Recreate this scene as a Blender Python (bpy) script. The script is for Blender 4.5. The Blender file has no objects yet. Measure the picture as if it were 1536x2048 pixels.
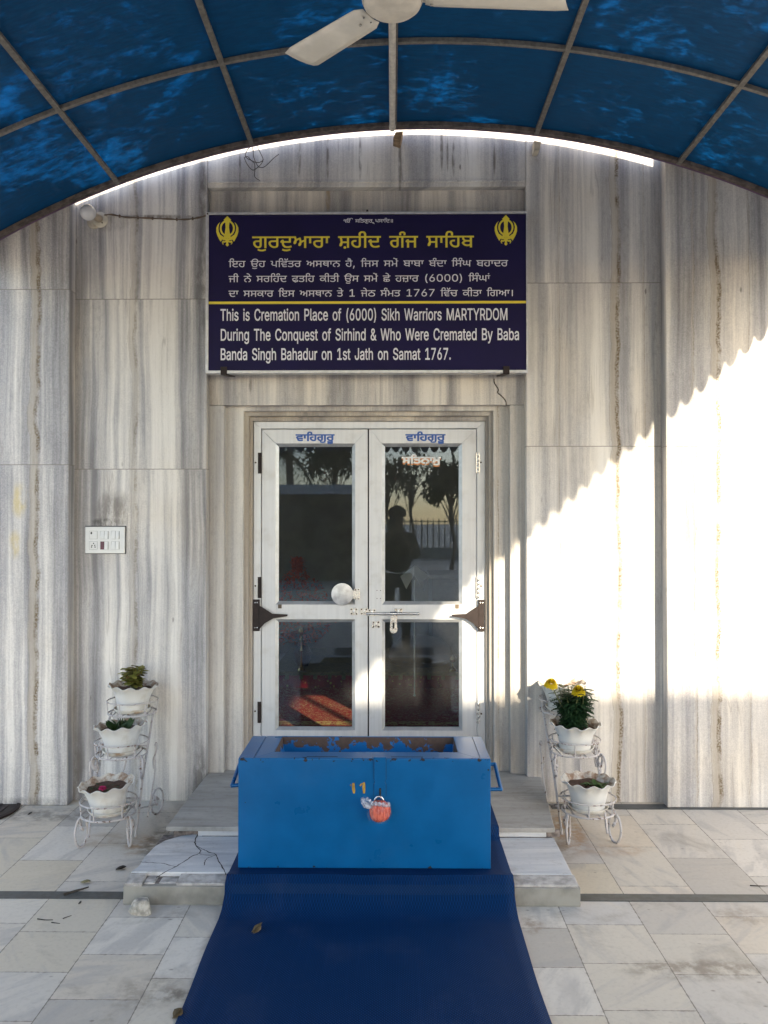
import bpy, bmesh, math, random
import numpy as np
from mathutils import Vector, Matrix
R = math.radians
scene = bpy.context.scene
COL = scene.collection

# ------------------------------------------------------------------ camera, sky, sun, exposure
F = 1660.0                                   # focal length in pixels of the 1536 x 2048 photograph
YAW, PITCH = 0.0101, 0.0122
CAMZ = 1.6
cam_data = bpy.data.cameras.new('camera')
cam_data.sensor_fit = 'VERTICAL'; cam_data.sensor_height = 36.0; cam_data.lens = F/2048*36.0
cam_data.clip_start = 0.01; cam_data.clip_end = 2000
cam = bpy.data.objects.new('camera', cam_data); COL.objects.link(cam)
cam.location = (0, 0, CAMZ); cam.rotation_euler = (R(90)+PITCH, 0, YAW)
scene.camera = cam
CAMROT = cam.rotation_euler.to_matrix()

SUN = Vector((-0.5, 1.0, -0.435)).normalized()   # direction the light travels
el = math.asin(-SUN.z); az = math.atan2(-SUN.x, -SUN.y)
world = bpy.data.worlds.new("World"); scene.world = world; world.use_nodes = True
wn = world.node_tree.nodes; wl = world.node_tree.links; wn.clear()
sky = wn.new('ShaderNodeTexSky'); sky.sky_type = 'NISHITA'; sky.sun_disc = False
sky.sun_elevation = el; sky.sun_rotation = az; sky.air_density = 1.0; sky.dust_density = 1.3; sky.ozone_density = 1.0
bg = wn.new('ShaderNodeBackground'); bg.inputs['Strength'].default_value = 0.15
wo = wn.new('ShaderNodeOutputWorld'); wl.new(sky.outputs[0], bg.inputs[0]); wl.new(bg.outputs[0], wo.inputs[0])
sd = bpy.data.lights.new('sun', 'SUN'); sd.energy = 3.05; sd.angle = R(0.6); sd.color = (1.0, 0.86, 0.65)
so = bpy.data.objects.new('sun', sd); COL.objects.link(so)
so.rotation_euler = SUN.to_track_quat('-Z', 'Y').to_euler(); so.location = (6, -8, 9)
vs = scene.view_settings
vs.view_transform = 'Standard'; vs.look = 'None'; vs.gamma = 1.0; vs.use_curve_mapping = False
vs.exposure = 2.1
scene.cycles.max_bounces = 8; scene.cycles.transparent_max_bounces = 16
scene.cycles.caustics_reflective = False; scene.cycles.caustics_refractive = False
scene.cycles.use_denoising = True
scene.cycles.sample_clamp_indirect = 6.0

def P(px, py, Y):
    """point of the plane y = Y seen at pixel (px, py) of the photograph"""
    d = CAMROT @ Vector(((px-768)/F, -(py-1024)/F, -1.0))
    return Vector((0, 0, CAMZ)) + d*(Y/d.y)
def PZ(px, py, z):
    d = CAMROT @ Vector(((px-768)/F, -(py-1024)/F, -1.0))
    return Vector((0, 0, CAMZ)) + d*((z-CAMZ)/d.z)
def X(px, Y): return P(px, 1044, Y).x
def Z(py, Y): return P(785, py, Y).z

# ------------------------------------------------------------------ mesh helpers
class MB:
    def __init__(s): s.v = []; s.f = []; s.m = []
    def add(s, vs, fs, mi=0):
        k = len(s.v); s.v += [tuple(v) for v in vs]; s.f += [tuple(i+k for i in f) for f in fs]; s.m += [mi]*len(fs); return s
    def box(s, x0, x1, y0, y1, z0, z1, mi=0):
        if x1 < x0: x0, x1 = x1, x0
        v = [(x0,y0,z0),(x1,y0,z0),(x1,y1,z0),(x0,y1,z0),(x0,y0,z1),(x1,y0,z1),(x1,y1,z1),(x0,y1,z1)]
        return s.add(v, [(0,3,2,1),(4,5,6,7),(0,1,5,4),(1,2,6,5),(2,3,7,6),(3,0,4,7)], mi)
    def prism_xz(s, poly, y0, y1, mi=0):
        a = sum(poly[i][0]*poly[(i+1)%len(poly)][1]-poly[(i+1)%len(poly)][0]*poly[i][1] for i in range(len(poly)))
        if a < 0: poly = poly[::-1]
        n = len(poly)
        v = [(x,y0,z) for x,z in poly]+[(x,y1,z) for x,z in poly]
        f = [tuple(range(n)), tuple(range(2*n-1, n-1, -1))]+[((i+1)%n, i, i+n, (i+1)%n+n) for i in range(n)]
        return s.add(v, f, mi)
    def prism_xy(s, poly, z0, z1, mi=0):
        a = sum(poly[i][0]*poly[(i+1)%len(poly)][1]-poly[(i+1)%len(poly)][0]*poly[i][1] for i in range(len(poly)))
        if a < 0: poly = poly[::-1]
        n = len(poly)
        v = [(x,y,z0) for x,y in poly]+[(x,y,z1) for x,y in poly]
        f = [tuple(range(n-1,-1,-1)), tuple(range(n, 2*n))]+[(i, (i+1)%n, (i+1)%n+n, i+n) for i in range(n)]
        return s.add(v, f, mi)
    def tube(s, pts, r, n=8, closed=False, mi=0):
        pts = [Vector(p) for p in pts]; N = len(pts); k = len(s.v)
        rr = r if isinstance(r, (list, tuple)) else [r]*N
        up = None; vs_ = []
        for i, p in enumerate(pts):
            if closed: t = pts[(i+1)%N]-pts[i-1]
            else: t = pts[min(i+1,N-1)]-pts[max(i-1,0)]
            if t.length < 1e-9: t = Vector((0,0,1))
            t.normalize()
            if up is None:
                up = Vector((0,0,1)) if abs(t.z) < .9 else Vector((1,0,0))
            a = up - t*up.dot(t)
            if a.length < 1e-6: a = t.orthogonal()
            a.normalize(); up = a; b = t.cross(a)
            for j in range(n):
                q = 2*math.pi*j/n
                vs_.append(p + (a*math.cos(q)+b*math.sin(q))*rr[i])
        fs = []
        M = N if closed else N-1
        for i in range(M):
            for j in range(n):
                i2 = (i+1)%N; j2 = (j+1)%n
                fs.append((i*n+j, i*n+j2, i2*n+j2, i2*n+j))
        if not closed:
            fs.append(tuple(range(n-1,-1,-1))); fs.append(tuple((N-1)*n+j for j in range(n)))
        return s.add(vs_, fs, mi)
    def lathe(s, prof, n=32, c=(0,0,0), wave=None, cap0=True, cap1=True, axis='z', mi=0):
        """prof: list of (r, h); wave(theta, i, r, h) -> (r, h)"""
        vs_ = []; fs = []
        for i, (r, h) in enumerate(prof):
            for j in range(n):
                q = 2*math.pi*j/n
                rr, hh = wave(q, i, r, h) if wave else (r, h)
                if axis == 'z': vs_.append((c[0]+rr*math.cos(q), c[1]+rr*math.sin(q), c[2]+hh))
                elif axis == 'y': vs_.append((c[0]+rr*math.cos(q), c[1]-hh, c[2]+rr*math.sin(q)))
        for i in range(len(prof)-1):
            for j in range(n):
                j2 = (j+1)%n
                fs.append((i*n+j, i*n+j2, (i+1)*n+j2, (i+1)*n+j))
        if cap0: fs.append(tuple(range(n-1,-1,-1)))
        if cap1: fs.append(tuple((len(prof)-1)*n+j for j in range(n)))
        return s.add(vs_, fs, mi)
    def leaf(s, base, d, up, L, W, curl=.25, mi=0):
        base = Vector(base); d = Vector(d).normalized(); up = Vector(up)
        side = d.cross(up)
        if side.length < 1e-4: side = d.orthogonal()
        side.normalize(); nrm = side.cross(d).normalized()
        v = []
        for t, w in ((0,.06),(.3,.8),(.6,1),(.85,.55),(1,.02)):
            c = base + d*(L*t) - nrm*(curl*L*t*t)
            v += [c - side*(W*w/2) + nrm*(W*.12*w), c, c + side*(W*w/2) + nrm*(W*.12*w)]
        f = []
        for i in range(4):
            f += [(3*i,3*i+1,3*i+4,3*i+3),(3*i+1,3*i+2,3*i+5,3*i+4)]
        return s.add(v, f, mi)
    def build(s, name, mats, parent=None, smooth=False, bevel=0, world=True, seg=2, autosm=True):
        me = bpy.data.meshes.new(name); me.from_pydata(s.v, [], s.f); me.validate(); me.update()
        if not isinstance(mats, (list, tuple)): mats = [mats]
        for m in mats: me.materials.append(m)
        if len(mats) > 1:
            me.polygons.foreach_set('material_index', s.m[:len(me.polygons)])
        bm = bmesh.new(); bm.from_mesh(me); bmesh.ops.recalc_face_normals(bm, faces=bm.faces); bm.to_mesh(me); bm.free()
        o = bpy.data.objects.new(name, me); COL.objects.link(o)
        if smooth:
            me.polygons.foreach_set('use_smooth', [True]*len(me.polygons))
            if autosm:
                me.set_sharp_from_angle(angle=R(40))
        if parent is not None:
            o.parent = parent
            if world: o.location = -world_loc(parent)
        if bevel:
            b = o.modifiers.new('bevel', 'BEVEL'); b.width = bevel; b.segments = seg; b.limit_method = 'ANGLE'; b.angle_limit = R(35)
            b.harden_normals = False
        return o
def world_loc(o):
    l = Vector(o.location); p = o.parent
    while p: l += Vector(p.location); p = p.parent
    return l
def thing(name, label, cat, loc=(0,0,0), group=None):
    o = bpy.data.objects.new(name, None); COL.objects.link(o); o.location = loc; o.empty_display_size = .1
    o['label'] = label; o['category'] = cat
    if group: o['group'] = group
    return o
def tag(o, label, cat, group=None):
    o['label'] = label; o['category'] = cat
    if group: o['group'] = group
    return o
def struct(o, kind='structure'): o['kind'] = kind; return o
def copy_tree(o, parent=None):
    c = o.copy(); COL.objects.link(c)
    if parent is not None: c.parent = parent
    for ch in [q for q in o.children]: copy_tree(ch, c)
    return c
def bez(pts, n=8):
    """Catmull-Rom through points"""
    pts = [Vector(p) for p in pts]; out = []
    for i in range(len(pts)-1):
        p0 = pts[max(i-1,0)]; p1 = pts[i]; p2 = pts[i+1]; p3 = pts[min(i+2,len(pts)-1)]
        for k in range(n):
            t = k/n
            out.append(.5*((2*p1)+(p2-p0)*t+(2*p0-5*p1+4*p2-p3)*t*t+(3*p1-p0-3*p2+p3)*t**3))
    out.append(pts[-1]); return out

# ------------------------------------------------------------------ materials
class NT:
    def __init__(s, name):
        s.mat = bpy.data.materials.new(name); s.mat.use_nodes = True
        s.t = s.mat.node_tree; s.t.nodes.clear()
        s.out = s.t.nodes.new('ShaderNodeOutputMaterial')
        s.p = s.t.nodes.new('ShaderNodeBsdfPrincipled'); s.t.links.new(s.p.outputs[0], s.out.inputs[0])
        tc = s.t.nodes.new('ShaderNodeTexCoord'); s.obj = tc.outputs['Object']
        s.xyz = None
    def put(s, sock, v):
        if isinstance(v, bpy.types.NodeSocket): s.t.links.new(v, sock)
        elif v is not None:
            if hasattr(sock.default_value, '__len__') and isinstance(v, (tuple, list)) and len(v) == 3 and len(sock.default_value) == 4: v = (*v, 1)
            sock.default_value = v
    def m(s, op, a, b=None, c=None, clamp=False):
        n = s.t.nodes.new('ShaderNodeMath'); n.operation = op; n.use_clamp = clamp
        s.put(n.inputs[0], a)
        if b is not None: s.put(n.inputs[1], b)
        if c is not None: s.put(n.inputs[2], c)
        return n.outputs[0]
    def sep(s, v=None):
        if v is None and s.xyz: return s.xyz
        n = s.t.nodes.new('ShaderNodeSeparateXYZ'); s.t.links.new(v or s.obj, n.inputs[0])
        r = (n.outputs[0], n.outputs[1], n.outputs[2])
        if v is None: s.xyz = r
        return r
    def comb(s, x, y, z):
        n = s.t.nodes.new('ShaderNodeCombineXYZ')
        for i, q in enumerate((x, y, z)): s.put(n.inputs[i], q)
        return n.outputs[0]
    def vec(s, v, scale=(1,1,1), off=(0,0,0)):
        n = s.t.nodes.new('ShaderNodeMapping'); s.t.links.new(v, n.inputs[0]); n.inputs['Scale'].default_value = scale; n.inputs['Location'].default_value = off
        return n.outputs[0]
    def noise(s, v=None, scale=5, detail=3, rough=.55, dist=0, col=False):
        n = s.t.nodes.new('ShaderNodeTexNoise'); s.t.links.new(v if v is not None else s.obj, n.inputs['Vector'])
        n.inputs['Scale'].default_value = scale; n.inputs['Detail'].default_value = detail; n.inputs['Roughness'].default_value = rough; n.inputs['Distortion'].default_value = dist
        return n.outputs['Color' if col else 'Fac']
    def vor(s, v=None, scale=5, feature='F1', out='Distance'):
        n = s.t.nodes.new('ShaderNodeTexVoronoi'); n.feature = feature; s.t.links.new(v if v is not None else s.obj, n.inputs['Vector']); n.inputs['Scale'].default_value = scale
        return n.outputs[out]
    def white(s, v):
        n = s.t.nodes.new('ShaderNodeTexWhiteNoise'); n.noise_dimensions = '3D'; s.t.links.new(v, n.inputs['Vector']); return n.outputs['Value'], n.outputs['Color']
    def ss(s, v, a, b):
        n = s.t.nodes.new('ShaderNodeMapRange'); n.interpolation_type = 'SMOOTHSTEP'; s.put(n.inputs[0], v)
        lo, hi, r0, r1 = (a, b, 0, 1) if a < b else (b, a, 1, 0)
        n.inputs[1].default_value = lo; n.inputs[2].default_value = hi; n.inputs[3].default_value = r0; n.inputs[4].default_value = r1
        return n.outputs[0]
    def lin(s, v, a, b, c, d):
        n = s.t.nodes.new('ShaderNodeMapRange'); s.put(n.inputs[0], v)
        for i, q in enumerate((a, b, c, d)): n.inputs[1+i].default_value = q
        return n.outputs[0]
    def mix(s, f, a, b, mode='MIX'):
        n = s.t.nodes.new('ShaderNodeMix'); n.data_type = 'RGBA'; n.blend_type = mode
        s.put(n.inputs[0], f); s.put(n.inputs[6], a); s.put(n.inputs[7], b); return n.outputs[2]
    def ramp(s, v, stops):
        n = s.t.nodes.new('ShaderNodeValToRGB'); s.put(n.inputs[0], v); e = n.color_ramp.elements
        while len(e) > len(stops): e.remove(e[-1])
        while len(e) < len(stops): e.new(1)
        for q, (pos, c) in zip(e, stops): q.position = pos; q.color = (*c, 1) if len(c) == 3 else c
        return n.outputs[0]
    def bump(s, h, strength=.3, dist=.01, nrm=None):
        n = s.t.nodes.new('ShaderNodeBump'); s.put(n.inputs['Height'], h); n.inputs['Strength'].default_value = strength; n.inputs['Distance'].default_value = dist
        if nrm is not None: s.t.links.new(nrm, n.inputs['Normal'])
        return n.outputs[0]
    def set(s, **k):
        names = dict(base='Base Color', rough='Roughness', metal='Metallic', normal='Normal', alpha='Alpha', spec='Specular IOR Level', trans='Transmission Weight', coat='Coat Weight', coatr='Coat Roughness', sss='Subsurface Weight')
        for q, v in k.items(): s.put(s.p.inputs[names[q]], v)
        return s.mat
def plain(name, c, rough=.5, metal=0, var=.12, scale=20, bump=0, **k):
    n = NT(name); f = n.noise(scale=scale, detail=4)
    a = tuple(min(1, x*(1-var)) for x in c); b = tuple(min(1, x*(1+var)) for x in c)
    n.set(base=n.mix(n.ss(f, .3, .7), a, b), rough=n.lin(f, 0, 1, max(.02, rough-.1), min(1, rough+.1)), metal=metal, **k)
    if bump: n.set(normal=n.bump(f, bump, .005))
    return n.mat

def marble(name, seed, veins=(), joints=(), blobs=(), tint=(1,1,1), grime=.35, warp=.02, soft=0):
    n = NT(name); x, y, z = n.sep()
    sx = n.m('ADD', n.m('ADD', x, y), seed*3.17)
    for jz in joints: sx = n.m('ADD', sx, n.m('MULTIPLY', n.m('GREATER_THAN', z, jz), .017))
    wv = n.m('MULTIPLY', n.m('SUBTRACT', n.noise(n.comb(n.m('MULTIPLY', sx, 2.5), 0.0, n.m('MULTIPLY', z, 1.1)), 1, 2), .5), warp*1.2)
    sw = n.m('ADD', sx, wv)
    def streak(fx, fz, det=2, rough=.5):
        return n.noise(n.comb(n.m('MULTIPLY', sw, fx), seed*1.7, n.m('MULTIPLY', z, fz)), 1, det, rough)
    a = streak(6.8, .13, 3, .58); b = streak(22, .30, 2, .5); blo = n.noise(n.comb(n.m('MULTIPLY', sx, 4.5), seed, n.m('MULTIPLY', z, 1.3)), 1, 5, .6); c = streak(75, 1.8, 2); g = n.noise(scale=170, detail=2)
    big = n.noise(n.comb(n.m('MULTIPLY', sx, 1.3), seed*2.0, n.m('MULTIPLY', z, .8)), 1, 3)
    v = n.m('ADD', n.m('ADD', n.m('MULTIPLY', a, 1.05), n.m('MULTIPLY_ADD', b, .27, n.m('MULTIPLY_ADD', blo, .30, -.10))), n.m('ADD', n.m('MULTIPLY', c, .24), n.m('MULTIPLY', g, .24)))
    col = n.ramp(n.lin(v, .76-.25*soft, 1.24+.25*soft, 0, 1), [(0, (.17,.17,.185)), (.25, (.32,.32,.335)), (.46, (.48,.47,.465)), (.66, (.65,.635,.605)), (1, (.75,.74,.715))])
    col = n.mix(n.m('MULTIPLY', n.ss(big, .45, .7), .5), col, n.mix(1, col, (.96,.87,.74), 'MULTIPLY'))
    col = n.mix(n.m('MULTIPLY', n.ss(b, .62, .75), .3), col, (.44,.39,.38))
    gm = n.noise(n.vec(n.obj, (1,1,.4)), 62, 4, .7)
    col = n.mix(n.m('MULTIPLY', n.ss(gm, .47, .72), n.m('MULTIPLY_ADD', n.ss(a, .62, .4), .36, .07)), col, (.22,.215,.215))
    # thin dark thread veins
    th = streak(34, .9, 1); th = n.m('MULTIPLY', n.ss(n.m('ABSOLUTE', n.m('SUBTRACT', th, .5)), .022, .004), n.ss(streak(7, 2.3, 2), .52, .62))
    col = n.mix(n.m('MULTIPLY', th, .28), col, (.16,.14,.125))
    # speckles and pits
    sp = n.vor(n.comb(n.m('MULTIPLY', sx, 10), 0.0, n.m('MULTIPLY', z, 3.2)), 1)
    col = n.mix(n.m('MULTIPLY', n.m('MULTIPLY', n.ss(sp, .07, .03), n.ss(n.noise(scale=3.1, detail=1), .5, .6)), .7), col, (.09,.085,.08))
    for (vx, amp, w, st) in veins:
        wob = n.m('ADD', n.m('MULTIPLY', n.m('SUBTRACT', n.noise(n.comb(vx*5.0, 0.0, n.m('MULTIPLY', z, 2.6)), 1, 2), .5), amp*3.0),
                  n.m('MULTIPLY', n.m('SUBTRACT', n.noise(n.comb(vx*3.0, 4.0, n.m('MULTIPLY', z, 17)), 1, 3), .5), amp*.8))
        d = n.m('SUBTRACT', n.m('SUBTRACT', x, vx), wob)
        gate = n.ss(n.noise(n.comb(vx, 7.0, n.m('MULTIPLY', z, 7)), 1, 3), .38, .58)
        grain = n.ss(n.noise(scale=95, detail=3), .4, .6)
        line = n.m('MULTIPLY', n.ss(n.m('ABSOLUTE', d), w*1.25, w*.4), n.m('MULTIPLY_ADD', gate, .75, .25))
        band = n.ss(n.m('ABSOLUTE', n.m('ADD', d, w*1.6)), w*2.2, w*.8)
        col = n.mix(n.m('MULTIPLY', band, .6*st), col, (.37,.325,.26))
        col = n.mix(n.m('MULTIPLY', n.m('MULTIPLY', line, n.m('MULTIPLY_ADD', grain, .6, .4)), st), col, (.13,.095,.05))
        edge = n.m('MULTIPLY', n.ss(n.m('ABSOLUTE', n.m('ADD', d, w*3.2)), .0022, .0008), .5*st)
        col = n.mix(edge, col, (.2,.18,.16))
    for jz in joints:
        jw = n.m('MULTIPLY', n.m('SUBTRACT', n.noise(n.comb(n.m('MULTIPLY', x, 40), 0.0, jz), 1, 2), .5), .002)
        d = n.m('ABSOLUTE', n.m('ADD', n.m('SUBTRACT', z, jz), jw))
        col = n.mix(n.m('MULTIPLY', n.ss(d, .0032, .0012), .8), col, (.17,.155,.14))
    for (bx, bz, rx, rz, bc, st) in blobs:
        dd = n.m('ADD', n.m('POWER', n.m('DIVIDE', n.m('SUBTRACT', x, bx), rx), 2), n.m('POWER', n.m('DIVIDE', n.m('SUBTRACT', z, bz), rz), 2))
        k = n.m('MULTIPLY', n.ss(dd, 1.0, .05), n.ss(n.noise(n.vec(n.obj, (1,1,.35)), 24, 4, .65), .32, .62))
        col = n.mix(n.m('MULTIPLY', k, st), col, bc)
    # old grime washed down the stone
    gr = n.ss(n.noise(n.comb(n.m('MULTIPLY', sx, 14), 3.3, n.m('MULTIPLY', z, 1.0)), 1, 4, .65), .5, .78)
    col = n.mix(n.m('MULTIPLY', gr, grime), col, (.27,.245,.215))
    col = n.mix(1, col, (tint[0], tint[1]*.985, tint[2]*.962), 'MULTIPLY')
    n.set(base=col, rough=n.lin(b, 0, 1, .32, .62), spec=.35, normal=n.bump(n.m('ADD', b, n.m('MULTIPLY', g, .5)), .07, .006))
    return n.mat

# ================================================================== SETTING
YP, YB, YR, YJ, YK, YD = 4.684, 4.77, 4.83, 4.88, 4.925, 4.955
E_IN = None
# ---- floor of marble tiles
def tile_mat(name, x0, w, y0, L, stag, seed, stains):
    n = NT(name); x, y, z = n.sep()
    u = n.m('DIVIDE', n.m('SUBTRACT', x, x0), w); cu = n.m('FLOOR', u); fu = n.m('SUBTRACT', u, cu)
    rs, _ = n.white(n.comb(cu, seed, 0.5))
    par = n.m('MULTIPLY', n.m('MODULO', n.m('ADD', cu, 100), 2), stag)
    v = n.m('ADD', n.m('DIVIDE', n.m('SUBTRACT', y, y0), L), n.m('ADD', par, n.m('MULTIPLY', rs, .3)))
    cv = n.m('FLOOR', v); fv = n.m('SUBTRACT', v, cv)
    r1, rc = n.white(n.comb(cu, cv, seed)); r2, _ = n.white(n.comb(cu, cv, seed+7.7))
    du = n.m('MULTIPLY', n.m('MINIMUM', fu, n.m('SUBTRACT', 1, fu)), w)
    dv = n.m('MULTIPLY', n.m('MINIMUM', fv, n.m('SUBTRACT', 1, fv)), L)
    ang = n.m('MULTIPLY', r1, 2.2)
    ca, sa = n.m('COSINE', ang), n.m('SINE', ang)
    px_ = n.m('ADD', n.m('MULTIPLY', x, ca), n.m('MULTIPLY', y, sa)); py_ = n.m('SUBTRACT', n.m('MULTIPLY', y, ca), n.m('MULTIPLY', x, sa))
    vv = n.comb(n.m('MULTIPLY', px_, 2.2), n.m('MULTIPLY', py_, 9), n.m('MULTIPLY', r2, 40))
    a = n.noise(vv, 1.0, 5, .6, .6); fine = n.noise(scale=60, detail=4, rough=.65)
    base = n.ramp(r2, [(0, (.43,.41,.385)), (.18, (.56,.54,.51)), (.36, (.55,.505,.42)), (.52, (.51,.51,.52)), (.68, (.57,.52,.45)), (.84, (.60,.57,.52)), (1, (.62,.60,.57))])
    col = n.mix(n.m('MULTIPLY', n.ss(a, .48, .66), .55), base, (.36,.355,.36))
    col = n.mix(n.m('MULTIPLY', n.ss(a, .42, .30), .35), col, (.62,.57,.49))
    col = n.mix(n.m('MULTIPLY', n.ss(fine, .5, .75), .3), col, (.36,.33,.30))
    dirt = n.noise(scale=2.6, detail=6, rough=.7, dist=.5)
    col = n.mix(n.m('MULTIPLY', n.ss(dirt, .52, .70), .55), col, (.27,.245,.215))
    sp = n.vor(n.vec(n.obj, (1,1.6,1)), 9)
    col = n.mix(n.m('MULTIPLY', n.m('MULTIPLY', n.ss(sp, .11, .03), n.ss(dirt, .45, .55)), .65), col, (.15,.13,.115))
    for (bx, by, rx, ry, bc, st) in stains:
        dd = n.m('ADD', n.m('POWER', n.m('DIVIDE', n.m('SUBTRACT', x, bx), rx), 2), n.m('POWER', n.m('DIVIDE', n.m('SUBTRACT', y, by), ry), 2))
        k = n.m('MULTIPLY', n.ss(dd, 1, .1), n.ss(n.noise(scale=13, detail=5, rough=.65), .36, .62))
        col = n.mix(n.m('MULTIPLY', k, st), col, bc)
    jn = n.noise(scale=45, detail=3)
    jw = n.lin(jn, .3, .7, .0008, .0034)
    j = n.m('LESS_THAN', n.m('MINIMUM', du, n.m('ADD', dv, .0004)), jw)
    near = n.ss(n.m('MINIMUM', du, dv), .018, .0)
    col = n.mix(n.m('MULTIPLY', near, n.m('MULTIPLY', n.ss(jn, .5, .75), .45)), col, (.25,.225,.2))
    col = n.mix(n.m('MULTIPLY', j, .85), col, (.15,.135,.12))
    col = n.mix(1, col, (1.0,.955,.89), 'MULTIPLY')
    n.set(base=col, rough=n.lin(fine, .2, .8, .28, .62), spec=.4, normal=n.bump(n.m('SUBTRACT', n.m('MULTIPLY', fine, .3), j), .12, .004))
    return n.mat
RUST = (.36,.19,.06)
YS0, YS1 = PZ(785, 1801, 0).y, PZ(785, 1787, 0).y        # the dark strip
m_front = tile_mat('front floor tiles', X(1120, PZ(785,1824,0).y), .307, PZ(785,1830,0).y, .29, .35, 1.3,
    [(PZ(1400,1940,0).x, PZ(1400,1940,0).y, .34, .09, (.20,.17,.14), .8), (PZ(290,1985,0).x, PZ(290,1985,0).y, .18, .14, (.22,.19,.16), .55), (PZ(1065,1850,0).x, PZ(1065,1850,0).y, .06, .1, (.22,.16,.12), .7), (PZ(1480,1830,0).x, PZ(1480,1830,0).y, .14, .12, (.27,.22,.18), .6),
     (PZ(350,1990,0).x, PZ(350,1990,0).y, .1, .05, (.13,.115,.1), .8)])
m_back = tile_mat('back floor tiles', X(1248, PZ(785,1791,0).y), .307, PZ(785,1748,0).y, .44, .5, 4.1,
    [(PZ(1130,1660,0).x, PZ(1130,1660,0).y, .13, .38, RUST, .75), (PZ(1230,1700,0).x, PZ(1230,1700,0).y, .22, .10, RUST, .35), (PZ(280,1690,0).x, PZ(280,1690,0).y, .10, .16, RUST, .7), (PZ(215,1680,0).x, PZ(215,1680,0).y, .2, .12, (.33,.24,.14), .4),
     (PZ(90,1630,0).x, PZ(90,1630,0).y, .55, .12, (.17,.155,.14), .75), (PZ(320,1680,0).x, PZ(320,1680,0).y, .10, .3, (.12,.105,.09), .8), (PZ(1115,1700,0).x, PZ(1115,1700,0).y, .10, .18, (.22,.17,.12), .6)])
floor = MB()
for (y0, y1, mi) in ((-12, YS0, 0), (YS0, 5.1, 1)):
    floor.add([(-9,y0,0),(9,y0,0),(9,y1,0),(-9,y1,0)], [(0,1,2,3)], mi)
struct(floor.build('floor', [m_front, m_back]))
m_earth = plain('pale dusty ground', (.58,.53,.46), .9, var=.12, scale=.4)
struct(MB().add([(-400,-600,-.02),(400,-600,-.02),(400,200,-.02),(-400,200,-.02)], [(0,1,2,3)]).build('ground', m_earth))
m_black = plain('dark slate strip', (.055,.06,.06), .45, var=.35, scale=30)
struct(MB().box(-9, 9, YS0, YS1, -.01, .003).build('floor_border', m_black))
struct(MB().box(X(1100,4.7), 9, 4.655, 4.735, -.01, .0035).build('floor_border', m_black))

# ---- the marble building
bld = thing('marble_building', 'grey streaked white marble building front with glazed double door', 'building', (0, 4.9, 0))
xl, xr = X(137, YP), X(1333, YP)             # inner edges of the two pilasters
bl, br = X(413, YB), X(1053, YB)             # inner edges of the two bays
ST = (.06,.055,.05)
m_pl = marble('left pilaster marble', 1.0, veins=[(X(74,YP), .03, .014, 1.0)], joints=[Z(577,YP), Z(929,YP)], warp=.05, grime=.25,
    blobs=[(X(38,YP), Z(1000,YP), .06, .12, (.52,.40,.10), .55), (X(30,YP), Z(1090,YP), .05, .10, (.52,.40,.12), .5), (X(60,YP), Z(1612,YP), .4, .05, ST, .5)])
m_pr = marble('right pilaster marble', 5.0, veins=[(X(1437,YP), .028, .014, 1.0), (X(1390,YP), .02, .004, .5), (X(1500,YP), .02, .004, .4)], joints=[Z(893,YP)], warp=.04, grime=.15, soft=.3)
m_bl = marble('left bay marble', 2.0, veins=[(X(272,YB), .026, .011, .55)], joints=[Z(597,YB), Z(938,YB)], warp=.045, grime=.35,
    blobs=[(X(225,YB), Z(1020,YB), .14, .14, (.12,.105,.095), .75), (X(212,YB), Z(1046,YB), .13, .035, (.05,.045,.04), .9), (X(402,YB), Z(560,YB), .05, .5, (.12,.12,.12), .7), (X(402,YB), Z(1560,YB), .06, .25, (.10,.095,.09), .75), (X(155,YB), Z(1560,YB), .07, .35, (.13,.12,.11), .7), (X(220,YB), Z(445,YB), .11, .06, (.12,.10,.085), .5),
           (X(310,YB), Z(432,YB), .32, .016, (.10,.08,.065), .8), (X(404,YB), Z(380,YB), .03, .25, (.10,.09,.08), .75)])
m_br = marble('right bay marble', 7.0, veins=[(X(1238,YB), .022, .013, 1.0), (X(1120,YB), .012, .003, .4), (X(1290,YB), .01, .003, .4)], joints=[Z(567,YB), Z(893,YB)], warp=.03, grime=.15, soft=.35,
    blobs=[(X(1075,YB), Z(1560,YB), .06, .2, (.3,.26,.22), .5)])
dr = [(X(px,YB), Z(py,YB), rx, rz, (.13,.115,.10), .85) for px,py,rx,rz in ((597,310,.016,.16),(655,315,.011,.17),(720,318,.012,.16),(800,330,.013,.22),(884,300,.012,.15),(896,310,.008,.13),(908,318,.013,.12),(990,320,.010,.11),(478,330,.008,.13))]
m_up = marble('frieze marble', 3.0, blobs=dr, grime=.2, soft=.5)
m_rc = marble('lintel marble', 4.0, grime=.3, soft=.3, blobs=[(X(655,YR), Z(400,YR), .02, .09, (.3,.2,.08), .7), (X(500,YR), Z(770,YR), .012, .05, (.1,.09,.08), .7)], tint=(1,.97,.93))
m_jb = marble('jamb marble', 6.0, grime=.25, veins=[(X(997,YJ), .008, .004, .6)], tint=(.93,.92,.90), soft=.7)
m_jb2 = marble('inner jamb marble', 9.0, grime=.4, tint=(.78,.74,.68), soft=.9)
m_wall = plain('plastered wall', (.55,.52,.47), .85, scale=6)
TOP = 4.6
def part(mb, name, m, bevel=.004, label=None, **k):
    o = mb.build(name, m, bld, bevel=bevel, **k)
    if label: o['label'] = label
    return o
part(MB().box(X(-14,YP), xl, YP, 5.05, 0, TOP), 'pilaster', m_pl, .006)
part(MB().box(xr, xr+1.32, YP, 5.05, 0, TOP), 'pilaster', m_pr, .006)
part(MB().box(xl-.01, bl, YB, 5.06, 0, TOP), 'wall_panel', m_bl)
part(MB().box(br, xr+.01, YB, 5.06, 0, TOP), 'wall_panel', m_br)
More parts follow.
